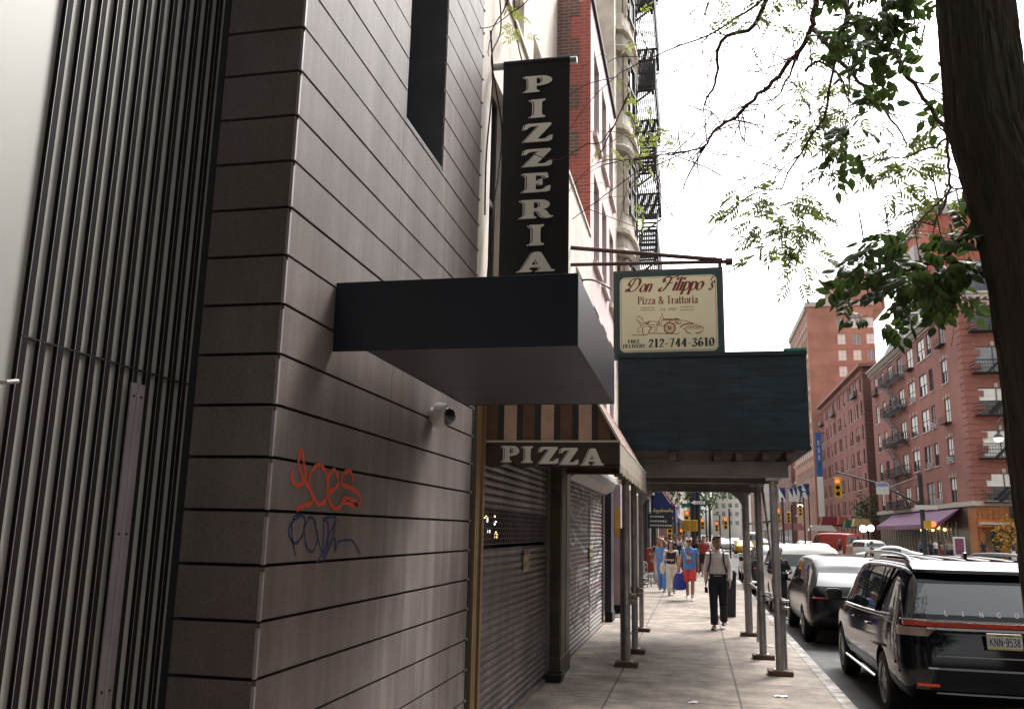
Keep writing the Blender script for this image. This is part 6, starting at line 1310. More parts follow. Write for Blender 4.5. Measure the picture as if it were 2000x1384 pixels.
# ---------------------------------------------------------------- shops on the left beyond the shed
ba = thing('shop_awning', 'blue awning with yellow lettering on the left shops beyond the shed', 'awning', (-1.3, 40, 2.5))
blu = M('awning_blue', (.012, .03, .13), .7); mb = MB(); mb.prism([(0, 4.3), (1.05, 3.0), (1.05, 2.3), (1.0, 2.3), (0, 2.9)], (XW, 39, 0), (1, 0, 0), (0, 0, 1), -4.5); mb.build('awning_cloth', blu, ba)
mb = MB(); P = [(1.06, 2.98), (.2, 4.06)]; mb.prism([(.55, 3.62), (.8, 3.31), (.45, 3.75), (.3, 3.93)], (XW, 38.985, 0), (1, 0, 0), (0, 0, 1), .01, 0); mb.prism([(.42, 3.78), (.36, 3.86), (.95, 2.98), (1.0, 3.06)], (XW, 38.98, 0), (1, 0, 0), (0, 0, 1), .01, 1); mb.prism([(.3, 3.93), (.22, 4.03), (.82, 3.1), (.9, 3.1)], (XW, 38.98, 0), (1, 0, 0), (0, 0, 1), .01, 0); mb.build('stripe', [M('stripe_white', (.6, .6, .6), .7), M('stripe_red', (.4, .04, .04), .7)], ba)
yl = M('sign_yellow', (.5, .36, .05), .7)
mb = MB()
for z in (2.72, 2.42):
    for i in range(8): mb.box(XW+.1+i*.11, XW+.18+i*.11, 38.97, 38.985, z, z+(.12 if i % 3 else .17))
mb.build('lettering', yl, ba)
bs = thing('shop_sign', 'dark projecting shop sign with white lettering in front of the blue awning', 'sign', (-1.2, 36, 2)); mb = MB(); mb.box(XW, -.92, 35.9, 36.1, 2.02, 2.62); mb.build('sign_board', M('sign_dark', (.012, .018, .02), .5), bs); mb = MB()
for z, n in ((2.45, 6), (2.27, 7), (2.1, 9)):
    for i in range(n): mb.box(XW+.1+i*.098, XW+.17+i*.098, 35.88, 35.895, z, z+.07)
mb.build('lettering', M('letter_white', (.6, .6, .58), .6), bs); mb = MB(); mb.tube([(XW, 36, 2.68), (-.95, 36, 2.68)], .02, 6); mb.build('bracket', blackiron, bs)
# shopfront uprights between the shutters and the chairs
for i, (y, m, wd, x1, lab) in enumerate([(18.7, M('upright_navy', (.02, .025, .04), .4), .55, -1.76, 'dark navy upright just past the graffitied shutter'), (20.6, M('upright_mauve', (.35, .3, .33), .6), .5, -1.72, 'mauve upright panel second past the graffitied shutter'), (23.4, M('upright_white', (.58, .57, .54), .6), .7, -1.66, 'white upright panel third past the graffitied shutter'), (26.6, M('upright_white', (.58, .57, .54), .6), .5, -1.6, 'white upright panel behind the left shed posts')]):
    t = thing('shopfront_upright', lab, 'column', (-1.8, y, 0)); mb = MB(); mb.box(XW+.002, x1, y, y+wd, 0, 2.95); mb.build('shaft', m, t, bevel=.01); mb = MB(); mb.box(XW+.002, x1+.02, y-.02, y+wd+.02, 0, .2); mb.build('plinth', dark, t)
    if i == 1: mb = MB(); mb.box(XW+.05, x1-.01, y-.012, y-.001, 1.75, 2.4); mb.build('yellow_sign', yl, t)
# red board and metal chairs
t = thing('red_board', 'red pavement sign board by the metal chairs', 'sign', (-1.62, 34.2, 0)); q = at(1278, 1106, Y=34.2); mb = MB(); mb.obox((q.x, 34.2, .82), (.3, 0, 0), (0, .02, .005), (0, -.12, .45)); mb.build('panel', M('board_red', (.5, .06, .05), .6, var=.1), t, bevel=.03); mb = MB(); mb.box(q.x-.18, q.x+.18, 34.03, 34.045, 1.0, 1.1); mb.box(q.x-.14, q.x+.14, 34.09, 34.1, .75, .85); mb.build('lettering', fw_, t); mb = MB()
for s in (-.25, .25): mb.bar((q.x+s, 34.25, 0), (q.x+s, 34.2, .5), .04); mb.bar((q.x+s, 34.7, 0), (q.x+s, 34.2, 1.0), .04)
mb.build('leg', blackiron, t)
chm = M('chair_steel', (.28, .28, .3), .35, metal=.8, var=.1)
def chair(lab, x, y, rz):
    t = thing('metal_chair', lab, 'chair', (x, y, 0), rz, 'metal chairs outside the shop'); B = lambda n, mb: mb.build(n, chm, t, True, inv=False)
    mb = MB(); mb.box(-.19, .19, -.19, .19, .44, .46); B('seat', mb)
    for sx in (-1, 1):
        for sy in (-1, 1): mb = MB(); mb.tube([(sx*.17, sy*.17, .44), (sx*.22, sy*.22, 0)], .018, 6); B('leg', mb)
    mb = MB(); mb.tube(cat_rom([(-.18, .18, .45), (-.19, .2, .75), (-.1, .22, .86), (.1, .22, .86), (.19, .2, .75), (.18, .18, .45)], 4), .014, 6); mb.box(-.06, .06, .195, .205, .46, .85); mb.box(-.17, .17, .19, .2, .66, .7); B('backrest', mb)
for i, (x, y, rz, lab) in enumerate([(1268, 1132, 2.6, 'metal cafe chair nearest the red board'), (1259, 1146, 2.2, 'metal cafe chair nearest the left shed post'), (1272, 1127, 3.0, 'metal cafe chair pushed behind the other two')]): q = at(x, y, Z=0); chair(lab, max(q.x, -1.6), q.y, rz)

# ---------------------------------------------------------------- traffic signals, lamps, signs
polem = M('pole_dark', (.035, .035, .04), .5, metal=.3); sig = M('signal_yellow', (.55, .33, .02), .5, var=.08); redl = M('red_lamp', (1, .085, .02), .4, var=0, emit=1.7)
def signal_head(name_parent, c, face, lit=True, lod=3):
    """three-light yellow housing with hoods, facing `face`"""
    c, f = Vector(c), Vector(face).normalized(); r = f.cross(V(0, 0, 1)).normalized(); mb = MB(); mb.obox(c, r*.17, f*.13, V(0, 0, .5)); hd = mb.build('signal_head', sig, name_parent, bevel=.02)
    for i, z in enumerate((.32, 0, -.32)):
        p = c+f*.132+V(0, 0, z); mb = MB(); mb.lathe([(.1, 0), (.09, .02), (.04, .035)], p, f, 14); mb.build('lamp', redl if (lit and i == 0) else dark, hd, True)
        mb = MB(); a = [(-.12*math.cos(t), .12*math.sin(t)) for t in [k*math.pi/8 for k in range(9)]]
        for (u0, v0), (u1, v1) in zip(a, a[1:]): q0, q1 = p+r*u0+V(0, 0, v0), p+r*u1+V(0, 0, v1); mb.quad(q0, q1, q1+f*.2, q0+f*.2)
        mb.build('hood', sig, hd)
    return hd
to_cam = lambda p: V(-p.x, -p.y, 0)
# corner pole with one way sign
q = at(1356, 1080, Y=44); cp = thing('signal_pole', 'dark signal pole with yellow signal boxes and a one way sign at the first corner', 'traffic signal', (q.x, 44, 0)); x = q.x
mb = MB(); mb.tube([(x, 44, 0), (x, 44, 4.6)], .1, 10); mb.tube([(x+.22, 44.2, 0), (x+.22, 44.2, 6)], .12, 10); mb.lathe([(.25, 0), (.24, .35), (.12, .5)], (x, 44, 0)); mb.build('pole', polem, cp, True)
for xx, w2 in ((1341, .3), (1355, .26)):
    c = at(xx, 1026, Y=43.7); mb = MB(); mb.box(c.x-w2/2-.05, c.x+w2/2+.05, 43.55, 43.85, c.z-.27, c.z+.27); hd = mb.build('signal_head', sig, cp, bevel=.02)
    mb = MB(); mb.box(c.x-.12, c.x+.12, 43.5, 43.549, c.z-.24, c.z+.2); mb.build('lamp', M('signal_inner', (.4, .22, .02), .5), hd)
a, b = at(1348, 985, Y=43.8), at(1379, 977, Y=43.8); mb = MB(); mb.box(a.x, b.x, 43.78, 43.8, a.z-.02, b.z, 0); mb.box(a.x-.02, b.x+.02, 43.775, 43.779, a.z-.04, b.z+.02, 1)
L = b.x-a.x; zc = (a.z+b.z)/2; mb.prism([(.03, 0), (.24, .11), (.24, .07), (L-.04, .07), (L-.04, -.07), (.24, -.07), (.24, -.11)], (a.x, 43.774, zc), (1, 0, 0), (0, 0, 1), .003, 2)
os_ = mb.build('one_way_sign', [dark, M('sign_back', (.012, .012, .012), .5, var=0), M('arrow_white', (.85, .85, .83), .5, var=0)], cp); mb = MB(); text(mb, 'ONE WAY', (a.x+.24, 43.769, zc-.038), (1, 0, 0), (0, 0, 1), .076, fit=L-.32, wmin=.12, wmax=.16); mb.build('lettering', dark, os_)
c = at(1345, 987, Y=44.3); mb = MB(); mb.box(c.x-.35, c.x+.3, 44.1, 44.12, c.z-.09, c.z+.1); mb.build('street_sign', M('street_green', (.01, .13, .07), .5), cp)
# mast arm signals
def mast(lab, base, top, tip, heads, sign=None):
    t = thing('mast_signal', lab, 'traffic signal', base); b = Vector(base); mb = MB(); mb.tube([b, b+V(0, 0, top)], .12, 10); mb.lathe([(.3, 0), (.28, .4), (.14, .6)], b)
    P = [b+V(0, 0, top-1.6), Vector(tip)]; mb.tube([P[0], P[0].lerp(P[1], .5)+V(0, 0, .25), P[1]], [.06, .05, .035], 8); mb.tube([b+V(0, 0, top-.1), P[0].lerp(P[1], .4)+V(0, 0, .2)], .02, 5); mb.build('pole', polem, t, True)
    for c, f, l in heads: signal_head(t, c, f, l)
    return t
q = at(1806, 1060, Y=48); tip = at(1633, 921, Y=46.5); tp = at(1802, 925, Y=48).z; c = at(1636, 944, Y=46.5)
ms = mast('signal on a long mast arm reaching left over the avenue, red light lit', (q.x, 48, ZR), tp-ZR, tip, [(c+V(0, 0, -.2), (-.2, -1, 0), True)])
a, b = at(1710, 942, Y=47), at(1736, 965, Y=47); mb = MB(); mb.box(a.x, b.x, 46.9, 46.93, b.z, a.z); mb.box(a.x+.02, b.x-.02, 46.893, 46.899, a.z-.2, a.z-.03, 1); mb.build('lane_sign', [M('sign_white', (.6, .6, .58), .5, var=0), M('sign_blue_print', (.2, .3, .5), .5)], ms)
c = at(1820, 1024, Y=47.5); mb = MB(); mb.box(c.x-.36, c.x-.06, 47.3, 47.6, c.z-.2, c.z+.2); hd = mb.build('pedestrian_signal', sig, ms); mb = MB(); mb.lathe([(.14, 0), (.1, .03)], c+V(.04, -.1, .02), (-.2, -1, 0), 14); mb.build('lamp', redl, hd)
c = at(1808, 990, Y=47.9); mb = MB(); mb.box(c.x-.55, c.x+.5, 47.7, 47.8, c.z-.12, c.z+.1); mb.build('street_sign', M('sign_white', (.6, .6, .58), .5, var=0), ms)
for i, (x, y, Y, lab) in enumerate([(1519, 998, 60, 'signal with red light beside the right shed post'), (1540, 1004, 85, 'yellow signal with its lights off, right of the shed post'), (1563, 990, 85, 'yellow signal with its lights off under the flags'), (1341, 1002, 62, 'signal with red light above the yellow signal boxes'), (1372, 1016, 80, 'signal with red light just right of the corner pole'), (1417, 1014, 75, 'signal with red light between the corner pole and the right posts'), (1308, 1027, 58, 'low signal with red light by the left shopfronts'), (1400, 1022, 95, 'signal with red light far up the middle of the avenue'), (1330, 1036, 100, 'signal with orange red light low behind the corner pole')]):
    c = at(x, y, Y=Y); lit = 'red' in lab and 'off' not in lab; t = thing('traffic_signal', lab, 'traffic signal', (c.x+.3, Y, ZR), 0, 'traffic signals along the avenue'); signal_head(t, c+V(0, 0, -.3), to_cam(c), lit); mb = MB(); mb.tube([(c.x+.32, Y+.05, ZR), (c.x+.32, Y+.05, c.z+.9)], .07, 8); mb.bar((c.x, Y+.1, c.z-.2), (c.x+.32, Y+.1, c.z-.2), .04); mb.build('pole', polem, t, True)
lampm = M('lamp_glass', (1, .85, .6), .4, var=0, emit=1.5)
for i, (x, y, Y, lab) in enumerate([(1950, 855, 70, 'hooked street lamp in front of the corner apartment building'), (1563, 985, 100, 'hooked street lamp in front of the flags')]):
    c = at(x, y, Y=Y); t = thing('street_lamp', lab, 'street lamp', (c.x, Y, ZR), 0); s = .0016*Y*10
    mb = MB(); mb.tube(cat_rom([(c.x+.9, Y, ZR), (c.x+.9, Y, c.z), (c.x+.8, Y, c.z+1.1), (c.x+.45, Y, c.z+1.5), (c.x+.1, Y, c.z+1.1), (c.x, Y, c.z+.4)], 6), .07, 7); mb.build('pole', polem, t, True); mb = MB(); mb.lathe([(.08, .4), (.35, .1), (.36, 0)], c); mb.build('lamp_shade', polem, t, True); mb = MB(); mb.lathe([(.33, 0), (.25, -.22), (.05, -.3)], c); mb.build('lamp', lampm, t, True)
# lit shop globes, far awnings, menu board, plants, parasols
for i, (x, y, Y, lab) in enumerate([(1686, 1032, 105, 'bright round lamp left of the purple awning'), (1701, 1031, 105, 'dimmer round lamp right of the bright one')]):
    c = at(x, y, Y=Y); t = thing('globe_lamp', lab, 'lamp', c, 0); mb = MB(); mb.ell(c, (.38, .38, .38), 14, 10); mb.build('globe', M('globe_%d' % i, (1, .93, .75), .4, var=0, emit=(5, 1.2)[i]), t, True); mb = MB(); mb.tube([c+V(0, 0, -.35), (c.x, Y, 0)], .06, 6); mb.build('pole', polem, t, True)
def shop_awn(lab, x, y, Y, w_, m, h=1.2, out=1.5):
    c = at(x, y, Y=Y); t = thing('shop_awning', lab, 'awning', c); mb = MB(); mb.prism([(0, 0), (w_, 0), (w_*.8, h), (w_*.12, h)], (c.x, Y, c.z), (1, 0, 0), (0, 0, 1), out); mb.build('awning_cloth', m, t); mb = MB()
    for q in (.1, w_-.1): mb.tube([(c.x+q, Y-.2, c.z), (c.x+q, Y-.2, 0)], .05, 6)
    mb.build('post', polem, t)
shop_awn('dark red shop awning left of the red van', 1600, 1027, 128, 3.0, M('awning_red', (.22, .03, .04), .7), 1.3); shop_awn('green shop awning behind the globe lamps', 1646, 1030, 122, 1.6, M('awning_green', (.03, .12, .085), .7), 1.0)
shop_awn('orange shop awning beside the green awning', 1662, 1028, 120, 2.4, M('awning_yellow', (.5, .36, .16), .7), 1.0); shop_awn('orange red shop sign awning above the red van', 1634, 1024, 126, 1.5, M('awning_rust', (.4, .09, .05), .7), 1.1)
shop_awn('pink striped stall canopy under the flags', 1524, 1034, 130, 3.4, M('canopy_pink', (.45, .18, .19), .7), .9); shop_awn('white stall canopy left of the red van', 1577, 1036, 115, 3.4, M('canopy_white', (.6, .6, .57), .7), .7)
c = at(1874, 1070, Y=77); t = thing('menu_board', 'purple menu board with a white frame outside the restaurant', 'sign', (c.x, 77, 0)); mb = MB(); mb.box(c.x-.45, c.x+.45, 76.95, 77.05, .5, 2.0); mb.build('frame', fw_, t, bevel=.02); mb = MB(); mb.box(c.x-.33, c.x+.33, 76.93, 76.949, .62, 1.88); mb.build('panel', M('board_purple', (.2, .05, .12), .6, var=.3, scale=6), t); mb = MB()
for s in (-.4, .4): mb.box(c.x+s-.03, c.x+s+.03, 76.97, 77.03, 0, .5)
mb.build('leg', fw_, t)
# ---------------------------------------------------------------- street tree at the kerb: trunk, branches, leaves
def bark_mat():
    m = M('bark', (.042, .032, .023), .9, var=.35, scale=7, stretch=(1, 1, .15)); t = m.node_tree; p = t.nodes['Principled BSDF']
    tc = t.nodes.new('ShaderNodeTexCoord'); mp = t.nodes.new('ShaderNodeMapping'); mp.inputs['Scale'].default_value = (1, 1, .13)
    v = t.nodes.new('ShaderNodeTexVoronoi'); v.feature = 'DISTANCE_TO_EDGE'; v.inputs['Scale'].default_value = 28
    n = t.nodes.new('ShaderNodeTexNoise'); n.inputs['Scale'].default_value = 9; mixv = t.nodes.new('ShaderNodeMix'); mixv.data_type = 'VECTOR'; mixv.inputs[0].default_value = .12
    b = t.nodes.new('ShaderNodeBump'); b.inputs['Strength'].default_value = 1; b.inputs['Distance'].default_value = .03
    t.links.new(tc.outputs['Object'], mp.inputs[0]); t.links.new(mp.outputs[0], n.inputs['Vector']); t.links.new(mp.outputs[0], mixv.inputs['A']); t.links.new(n.outputs['Color'], mixv.inputs['B'])
    t.links.new(mixv.outputs['Result'], v.inputs['Vector']); t.links.new(v.outputs['Distance'], b.inputs['Height']); t.links.new(b.outputs[0], p.inputs['Normal']); return m
bark = bark_mat()
lf_dark = leafm('leaf_dark', (.026, .05, .013), (.065, .105, .022), .35); lf_mid = leafm('leaf_mid', (.06, .09, .018), (.19, .22, .05), .55); lf_yel = leafm('leaf_yellow', (.22, .26, .05), (.34, .38, .09), .5)
tr = thing('street_tree', 'large dark tree trunk at the kerb on the right with thin branches over the pavement', 'tree', (1.5, 4.2, 0))
rnd = random.Random(11)
LE = [(2160, 1900, .30), (2085, 1600, .25), (2040, 1384, .225), (2001, 1080, .212), (1976, 900, .205), (1957, 720, .2), (1937, 560, .2), (1905, 430, .2), (1886, 370, .197), (1868, 310, .19), (1849, 250, .186), (1844, 200, .182), (1834, 100, .177), (1827, 0, .174), (1822, -150, .17), (1822, -400, .16)]
ax = [(x+r*453, y, r) for x, y, r in LE]
P = [at(x, y, Y=4.2) for x, y, r in ax]; P[0] = V(P[0].x, 4.2, min(P[0].z, -.02)); rs = [a[2] for a in ax]
P += [V(1.5, 4.3, 6.8), V(1.3, 4.6, 8.2)]; rs += [.17, .13]
PP, RR = [], []
for i in range(len(P)-1):
    for k in range(9): t = k/9; PP.append(P[i].lerp(P[i+1], t)); RR.append(rs[i]*(1-t)+rs[i+1]*t)
PP.append(P[-1]); RR.append(rs[-1])
from mathutils import noise as mn
def ridge(a, z, r):
    q = V(math.cos(a)*3.2, math.sin(a)*3.2, z*.75); w_ = mn.noise(q*1.7)*.9; h = 0
    n1 = abs(mn.noise(V(math.cos(a)*5.5+w_*.3, math.sin(a)*5.5, z*1.5))); n2 = abs(mn.noise(V(math.cos(a)*12, math.sin(a)*12, z*3.2+w_)))
    return -.05*(1-min(1, n1*3.2))**2-.03*(1-min(1, n2*3))+.03*mn.noise(V(math.cos(a)*25, math.sin(a)*25, z*14))+.03*mn.noise(q)
mb = MB(); rg = []
for p, r in zip(PP, RR):
    rg.append([p+V(math.cos(a), math.sin(a), 0)*(r*(1+ridge(a, p.z, r)+.03*math.sin(5*a+p.z*1.3)+.018*math.sin(11*a-p.z*2)+.012*math.sin(23*a+p.z*3)+(.12*math.sin(4*a+1)**2*max(0, .6-p.z) if p.z < .6 else 0))) for a in [2*math.pi*j/150 for j in range(150)]])
mb.rings(rg); mb.build('trunk', bark, tr, True, angle=70)
br = MB()
def branch(px, d0, d1, r0, r1):
    n = len(px); pts = [at(x, y, Y=d0+(d1-d0)*i/(n-1)) for i, (x, y) in enumerate(px)]; C_ = cat_rom([tuple(p) for p in pts], 4); m = len(C_)
    C_ = [c+V(rnd.uniform(-1, 1), rnd.uniform(-1, 1), rnd.uniform(-1, 1))*.012 for c in C_]; br.tube(C_, [r0+(r1-r0)*i/(m-1) for i in range(m)], 6); return C_
top = V(1.4, 4.5, 7.4)
def from_trunk(px, d): q = at(*px, Y=d); br.tube(cat_rom([tuple(top+V(-.05, .1, rnd.uniform(-1, .4))), tuple((top+q)/2+V(0, 0, .9)), tuple(q)], 6), [.07]*7+[.05]*5+[.04], 7)
B1 = branch([(1596, -60), (1591, 28), (1584, 58), (1563, 95), (1519, 148), (1482, 185), (1440, 227), (1399, 254), (1373, 287), (1311, 300), (1240, 312)], 7, 8, 0.028, .005); from_trunk((1596, -60), 7)
B2 = branch([(1591, 58), (1618, 92), (1658, 139), (1704, 185), (1740, 235), (1775, 285)], 7, 6.6, .024, .006)
B3 = branch([(1505, -40), (1477, 46), (1408, 83), (1399, 152), (1380, 194), (1370, 235)], 7.2, 8, .024, .005); B4 = branch([(1520, -30), (1477, 9), (1385, 69), (1274, 111), (1200, 150)], 7.2, 8.4, .016, .004); from_trunk((1515, -35), 7.2)
B5 = branch([(1653, -40), (1653, 37), (1630, 120), (1607, 231), (1551, 319), (1524, 374)], 6.4, 7.4, .017, .006); B6 = branch([(1640, -40), (1662, 28), (1745, 102), (1773, 152), (1815, 203), (1847, 263), (1854, 324), (1852, 384), (1820, 440)], 6, 5.6, .022, .006); from_trunk((1648, -40), 6.2)
branch([(1573, 140), (1600, 120), (1640, 150), (1660, 200), (1700, 190)], 7, 6.8, .014, .004); branch([(1563, 95), (1540, 150), (1519, 190), (1490, 200)], 7, 7.4, .012, .004)
branch([(1920, 425), (1895, 447), (1847, 499), (1792, 522), (1709, 532), (1665, 530)], 4.3, 4.6, .016, .004); branch([(1866, 252), (1840, 280), (1790, 300), (1740, 310), (1690, 325)], 5.2, 5.9, .01, .003)
branch([(1373, 287), (1361, 314), (1369, 375), (1340, 400)], 7.9, 8, .008, .002); branch([(1373, 290), (1420, 303), (1480, 309)], 7.9, 8.2, .005, .002); branch([(1440, 227), (1452, 275), (1500, 300), (1530, 345)], 7.6, 7.8, .007, .002)
branch([(1311, 300), (1260, 330), (1230, 360)], 7.9, 8.4, .006, .002); branch([(1274, 111), (1250, 60), (1245, 20)], 8, 8.4, .006, .002); branch([(1385, 69), (1330, 75), (1290, 62)], 7.8, 8.2, .006, .002)
for i in range(34):
    a = rnd.choice(B1[10:]+B1[20:]); q = a+V(rnd.uniform(-.8, .8), rnd.uniform(-.3, .8), rnd.uniform(-.7, .3)); br.tube(cat_rom([tuple(a), tuple((a+q)/2+V(rnd.uniform(-.2, .2), 0, rnd.uniform(-.1, .25))), tuple(q)], 4), [.006]*5+[.0025]*4, 4)
def twigs(C_, n, L, lvl=0):
    for i in range(n):
        a = rnd.choice(C_); d = V(rnd.uniform(-1, 1), rnd.uniform(-.5, .8), rnd.uniform(-1, .35)).normalized(); l = L*rnd.uniform(.5, 1.2); m_ = a+d*l*.5+V(rnd.uniform(-.1, .1), 0, rnd.uniform(-.02, .12)); q = a+d*l+V(0, 0, -.1*l)
        K = cat_rom([tuple(a), tuple(m_), tuple(q)], 4); br.tube(K, [.0055-.0028*lvl-.0004*j/2 for j in range(len(K))] if lvl == 0 else .0021, 4, cap=False)
        if lvl < 1: twigs(K[3:], 2, L*.6, lvl+1)
twigs(B1[8:], 22, .9); twigs(B2, 16, .9); twigs(B5, 14, .7); twigs(B6, 16, .7); twigs(B3, 14, .8); twigs(B4, 12, .8)
branch([(1170, 300), (1192, 262), (1230, 180), (1215, 215), (1180, 270), (1140, 286), (1090, 310), (1040, 300)], 7.2, 7.5, .006, .004)
branch([(1010, -40), (985, 20), (960, 60), (955, 110)], 6.6, 7, .008, .003); branch([(1060, -30), (1000, 25), (940, 55), (900, 20)], 6.8, 7, .006, .003)
lv = [MB(), MB(), MB()]
def leaf(k, p, d, L, w_, n):
    d = d.normalized(); s = d.cross(n); s = s.normalized() if s.length > .01 else V(1, 0, 0); u = s.cross(d)
    lv[k].add([p, p+d*L*.3+s*w_*.42-u*L*.03, p+d*L*.62+s*w_*.38-u*L*.05, p+d*L-u*L*.14, p+d*L*.62-s*w_*.38-u*L*.05, p+d*L*.3-s*w_*.42-u*L*.03, p+d*L*.45+u*L*.05], [(0, 1, 6), (1, 2, 6), (2, 3, 6), (3, 4, 6), (4, 5, 6), (5, 0, 6)], 0)
def spray_(k, p, d, L, ll, lw, n=4):
    """pinnate leaf: a thin rachis with paired leaflets and an end leaflet"""
    d = d.normalized(); nrm = V(rnd.uniform(-1, 1), rnd.uniform(-1, 1), rnd.uniform(.2, 1)).normalized(); s = d.cross(nrm).normalized()
    tip = p+d*L+V(0, 0, -.18*L); br.tube([p, p+d*L*.5+V(0, 0, -.03*L), tip], [.0022, .0018, .0012], 3, cap=False)
    for i in range(n):
        t = .25+.7*i/n; q = p.lerp(tip, t)
        for sg in (-1, 1): leaf(k, q, s*sg+d*.55+V(0, 0, rnd.uniform(-.35, .05)), ll*rnd.uniform(.8, 1.15), lw, nrm)
    leaf(k, tip, d+V(0, 0, -.3), ll, lw, nrm)
def clump(k, px, py, Y, rad, n, L, ll, lw, pairs=4):
    c = at(px, py, Y=Y); sc = rad/F_PX*Y
    for i in range(n):
        a = rnd.uniform(0, 6.28); rr = sc*.9*rnd.random()**.7; p = c+V(math.cos(a)*rr, rnd.uniform(-.35, .35), math.sin(a)*rr*.8)
        d = V(math.cos(a)+rnd.uniform(-.6, .6), rnd.uniform(-.7, .7), math.sin(a)*.6-rnd.uniform(.1, .7)); spray_(k, p, d, L, ll, lw, pairs)
    br.tube([c+V(0, .1, sc*1.3+.15), c], [.004, .002], 4)
for px, py, r, n in ((1455, 385, 42, 15), (1520, 415, 62, 32), (1562, 440, 45, 24), (1500, 485, 45, 20), (1570, 515, 36, 16), (1592, 205, 60, 22), (1585, 245, 50, 20), (1640, 315, 42, 20), (1752, 330, 48, 26), (1742, 300, 30, 10), (1590, 380, 16, 4), (1385, 12, 30, 8), (1470, 45, 48, 12), (1505, 12, 34, 10), (1600, 20, 40, 8), (1836, 255, 50, 16), (1855, 395, 50, 16), (1838, 430, 40, 10), (1770, 440, 36, 9), (1740, 180, 40, 7), (1810, 300, 34, 8), (1800, 60, 34, 9), (1560, 60, 40, 6), (1660, 180, 50, 6)): clump(1, px, py, 7.4 if px < 1700 else 6.4, r, int(n*1.0), .145, .066, .025, 4)
for px, py, r, n in ((1700, 30, 62, 16), (1672, 10, 40, 8), (1740, 15, 60, 14), (1690, 70, 34, 6), (1665, 235, 38, 7), (1655, 268, 26, 5), (1755, 125, 30, 4), (1690, 135, 20, 3), (1700, 120, 20, 3), (1868, 160, 22, 4)): clump(0, px, py, 5.6, r, n, .17, .095, .058, 3)
for px, py, r, n in ((1800, 530, 66, 14), (1745, 515, 58, 12), (1695, 525, 42, 9), (1850, 525, 50, 9), (1870, 560, 36, 6), (1760, 575, 46, 8), (1725, 600, 30, 5), (1815, 590, 36, 6), (1690, 490, 30, 5), (1885, 440, 26, 4), (1840, 420, 30, 4)): clump(0, px, py, 4.5, r, n, .12, .082, .05, 3)
for px, py, r, n in ((985, 22, 34, 7), (1010, 40, 24, 4), (1238, 272, 26, 5), (1190, 300, 22, 5), (1270, 258, 28, 5), (1262, 300, 22, 4), (1235, 390, 20, 3), (1250, 60, 18, 2), (1245, 80, 14, 2), (1225, 200, 18, 3), (1290, 290, 22, 3), (1330, 275, 24, 3), (1205, 180, 14, 2)): clump(2, px, py, 7.8, r, n, .13, .07, .02, 4)
# the rest of the crown, out of frame: clumps added to shade the near fronts
for i in range(420):
    a = rnd.uniform(0, 6.28); rr = 4.6*rnd.random()**.5; p = V(1.2+rr*math.cos(a)*.9, 3.0+rr*math.sin(a), 7.6+rnd.random()*4-.12*rr)
    if p.x > 1.8 and p.y > 1.5: continue  # leaves left out here so the SUV's rear glass reflects open sky
    if p.y > 4.6: p.z += (p.y-4.6)*.9+1.2
    for q in range(3): spray_(0, p+V(rnd.uniform(-.3, .3), rnd.uniform(-.3, .3), rnd.uniform(-.3, .3)), V(rnd.uniform(-1, 1), rnd.uniform(-1, 1), rnd.uniform(-.7, .3)), .3, .17, .09, 3)
for i in range(9):
    a = i*.7; q = V(1.2+3*math.cos(a), 2.8+3*math.sin(a), 9+(i % 3)); br.tube(cat_rom([tuple(top), tuple((top+q)/2+V(0, 0, .5)), tuple(q)], 4), [.08]*5+[.03]*4, 6)
br.build('branch', M('twig', (.075, .038, .026), .85, var=.2), tr, True)
for k, m in enumerate((lf_dark, lf_mid, lf_yel)): tag(lv[k].build('leaves', m, tr), ('large dark green leaves', 'small fine green leaves', 'yellow-green leaves')[k])
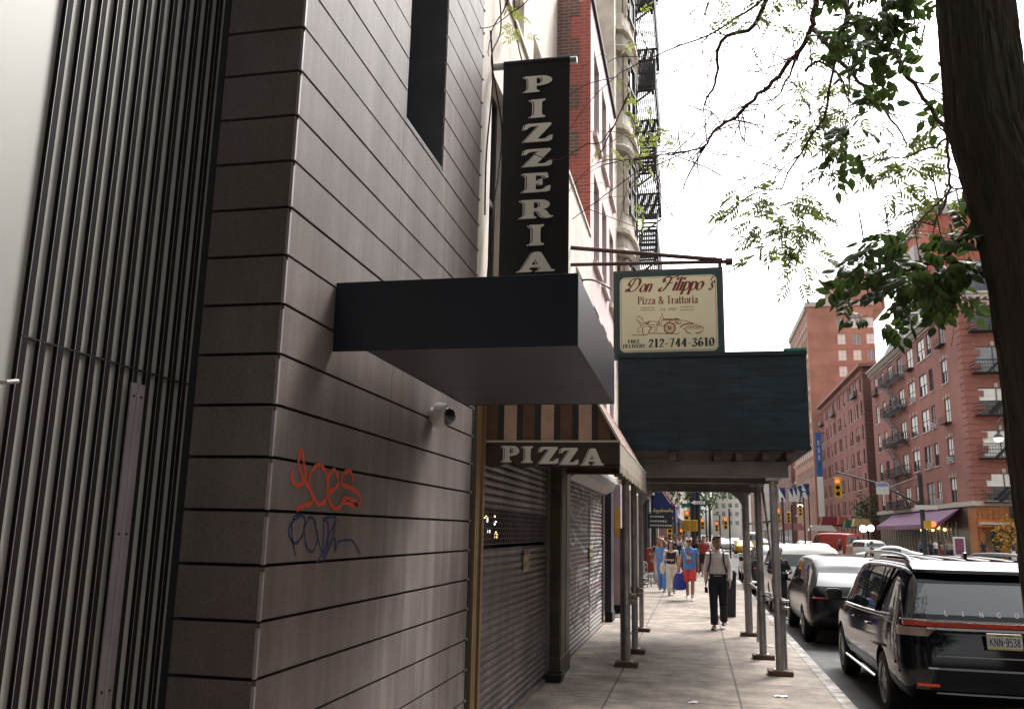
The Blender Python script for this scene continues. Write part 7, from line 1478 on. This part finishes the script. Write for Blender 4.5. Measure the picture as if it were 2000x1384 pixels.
# simple trees; unseen tree and houses behind the viewpoint, added to shade near fronts
def simple_tree(lab, x, y, h, r, z0, n=260, k=lf_dark, ls=.35):
    t = thing('street_tree', lab, 'tree', (x, y, 0)); mb = MB(); mb.tube([(x, y, -.1), (x+.05, y, h*.35), (x, y+.1, h*.7)], [.16, .12, .06], 8)
    for i in range(6): a = i*1.05; mb.tube([(x+.05, y, h*.4+i*.1), (x+r*.6*math.cos(a), y+r*.6*math.sin(a), h*.75)], [.06, .02], 5)
    mb.build('trunk', bark, t, True); global lv; sv = lv; lv = [MB(), MB(), MB()]
    for i in range(n):
        a, b = rnd.uniform(0, 6.28), rnd.uniform(-1, 1); q = rnd.random()**.4; s = math.sqrt(1-b*b); p = V(x+r*q*s*math.cos(a), y+r*q*s*math.sin(a), (z0+h)/2+(h-z0)/2*q*b)
        for _ in range(5): leaf(0, p+V(rnd.uniform(-.4, .4), rnd.uniform(-.4, .4), rnd.uniform(-.3, .3))*r*.35, V(rnd.uniform(-1, 1), rnd.uniform(-1, 1), rnd.uniform(-1, .2)), ls, ls*.6, V(rnd.uniform(-1, 1), rnd.uniform(-1, 1), 1))
    tag(lv[0].build('crown', k, t)); lv = sv
simple_tree('green street tree far down the left pavement beyond the one way sign', -.2, 66, 9, 2.4, 3.2, 170); simple_tree('green street tree farther on, seen right of the signal pole', 1.4, 92, 10, 2.6, 3.2, 150)
simple_tree('dark green small tree in front of the lower brick building side wall', 22.8, 126, 8, 2, 3, 120)
for i, (x, w2, lab) in enumerate([(1946, .42, 'clipped dark green shrub right of the wooden entrance'),]):
    q = at(x, 1060, Y=80); simple_tree(lab, q.x, 80, 3.0, w2, .3, 90, lf_dark, .25)
q = at(1968, 1030, Y=79); simple_tree('orange yellow shrub in front of the short purple awning', q.x, 79, 3.9, 1.1, .6, 130, leafm('leaf_orange', (.4, .2, .03), (.5, .3, .06), .2), .25)
t = thing('unseen_shade_block', 'unseen tall grey shade block added behind the viewpoint on the same pavement', 'building', (-8, -34, 0)); mb = MB(); mb.box(-14, XB-.1, -66, -2.6, 0, 24); mb.build('wall', rowm[3], t)  # out-of-view block added to darken surfaces that face the camera
for i, (y0, y1, h, k) in enumerate(((-60, -30, 30, 0), (-29.9, 2, 27, 1), (2.1, 34, 26, 0), (34.1, 64, 21, 2))):
    t = thing('unseen_shade_block', ('unseen brick shade block added across the avenue, farthest behind the viewpoint', 'unseen stone shade block added across the avenue beside the viewpoint', 'unseen brick shade block added across the avenue level with the parked cars', 'unseen cream shade block added across the avenue before the purple awnings')[i], 'building', (30, (y0+y1)/2, 0)); mb = MB(); mb.box(XR, XR+14, y0, y1, 0, h); mb.build('wall', rowm[k], t)  # out-of-view blocks opposite, added to hold back sky light
for i, (x, y, h, r) in enumerate(((1.0, -4.5, 11, 4.2),)): simple_tree(('unseen leafy shade tree added just behind the viewpoint at the kerb', 'unseen leafy shade tree added second behind the viewpoint at the kerb', 'unseen leafy shade tree added in the avenue behind the viewpoint', 'unseen leafy shade tree added third behind the viewpoint at the kerb')[i], x, y, h, r, 3.2, 900, lf_dark, .42)  # out-of-view dense crown added to cut light from behind the camera
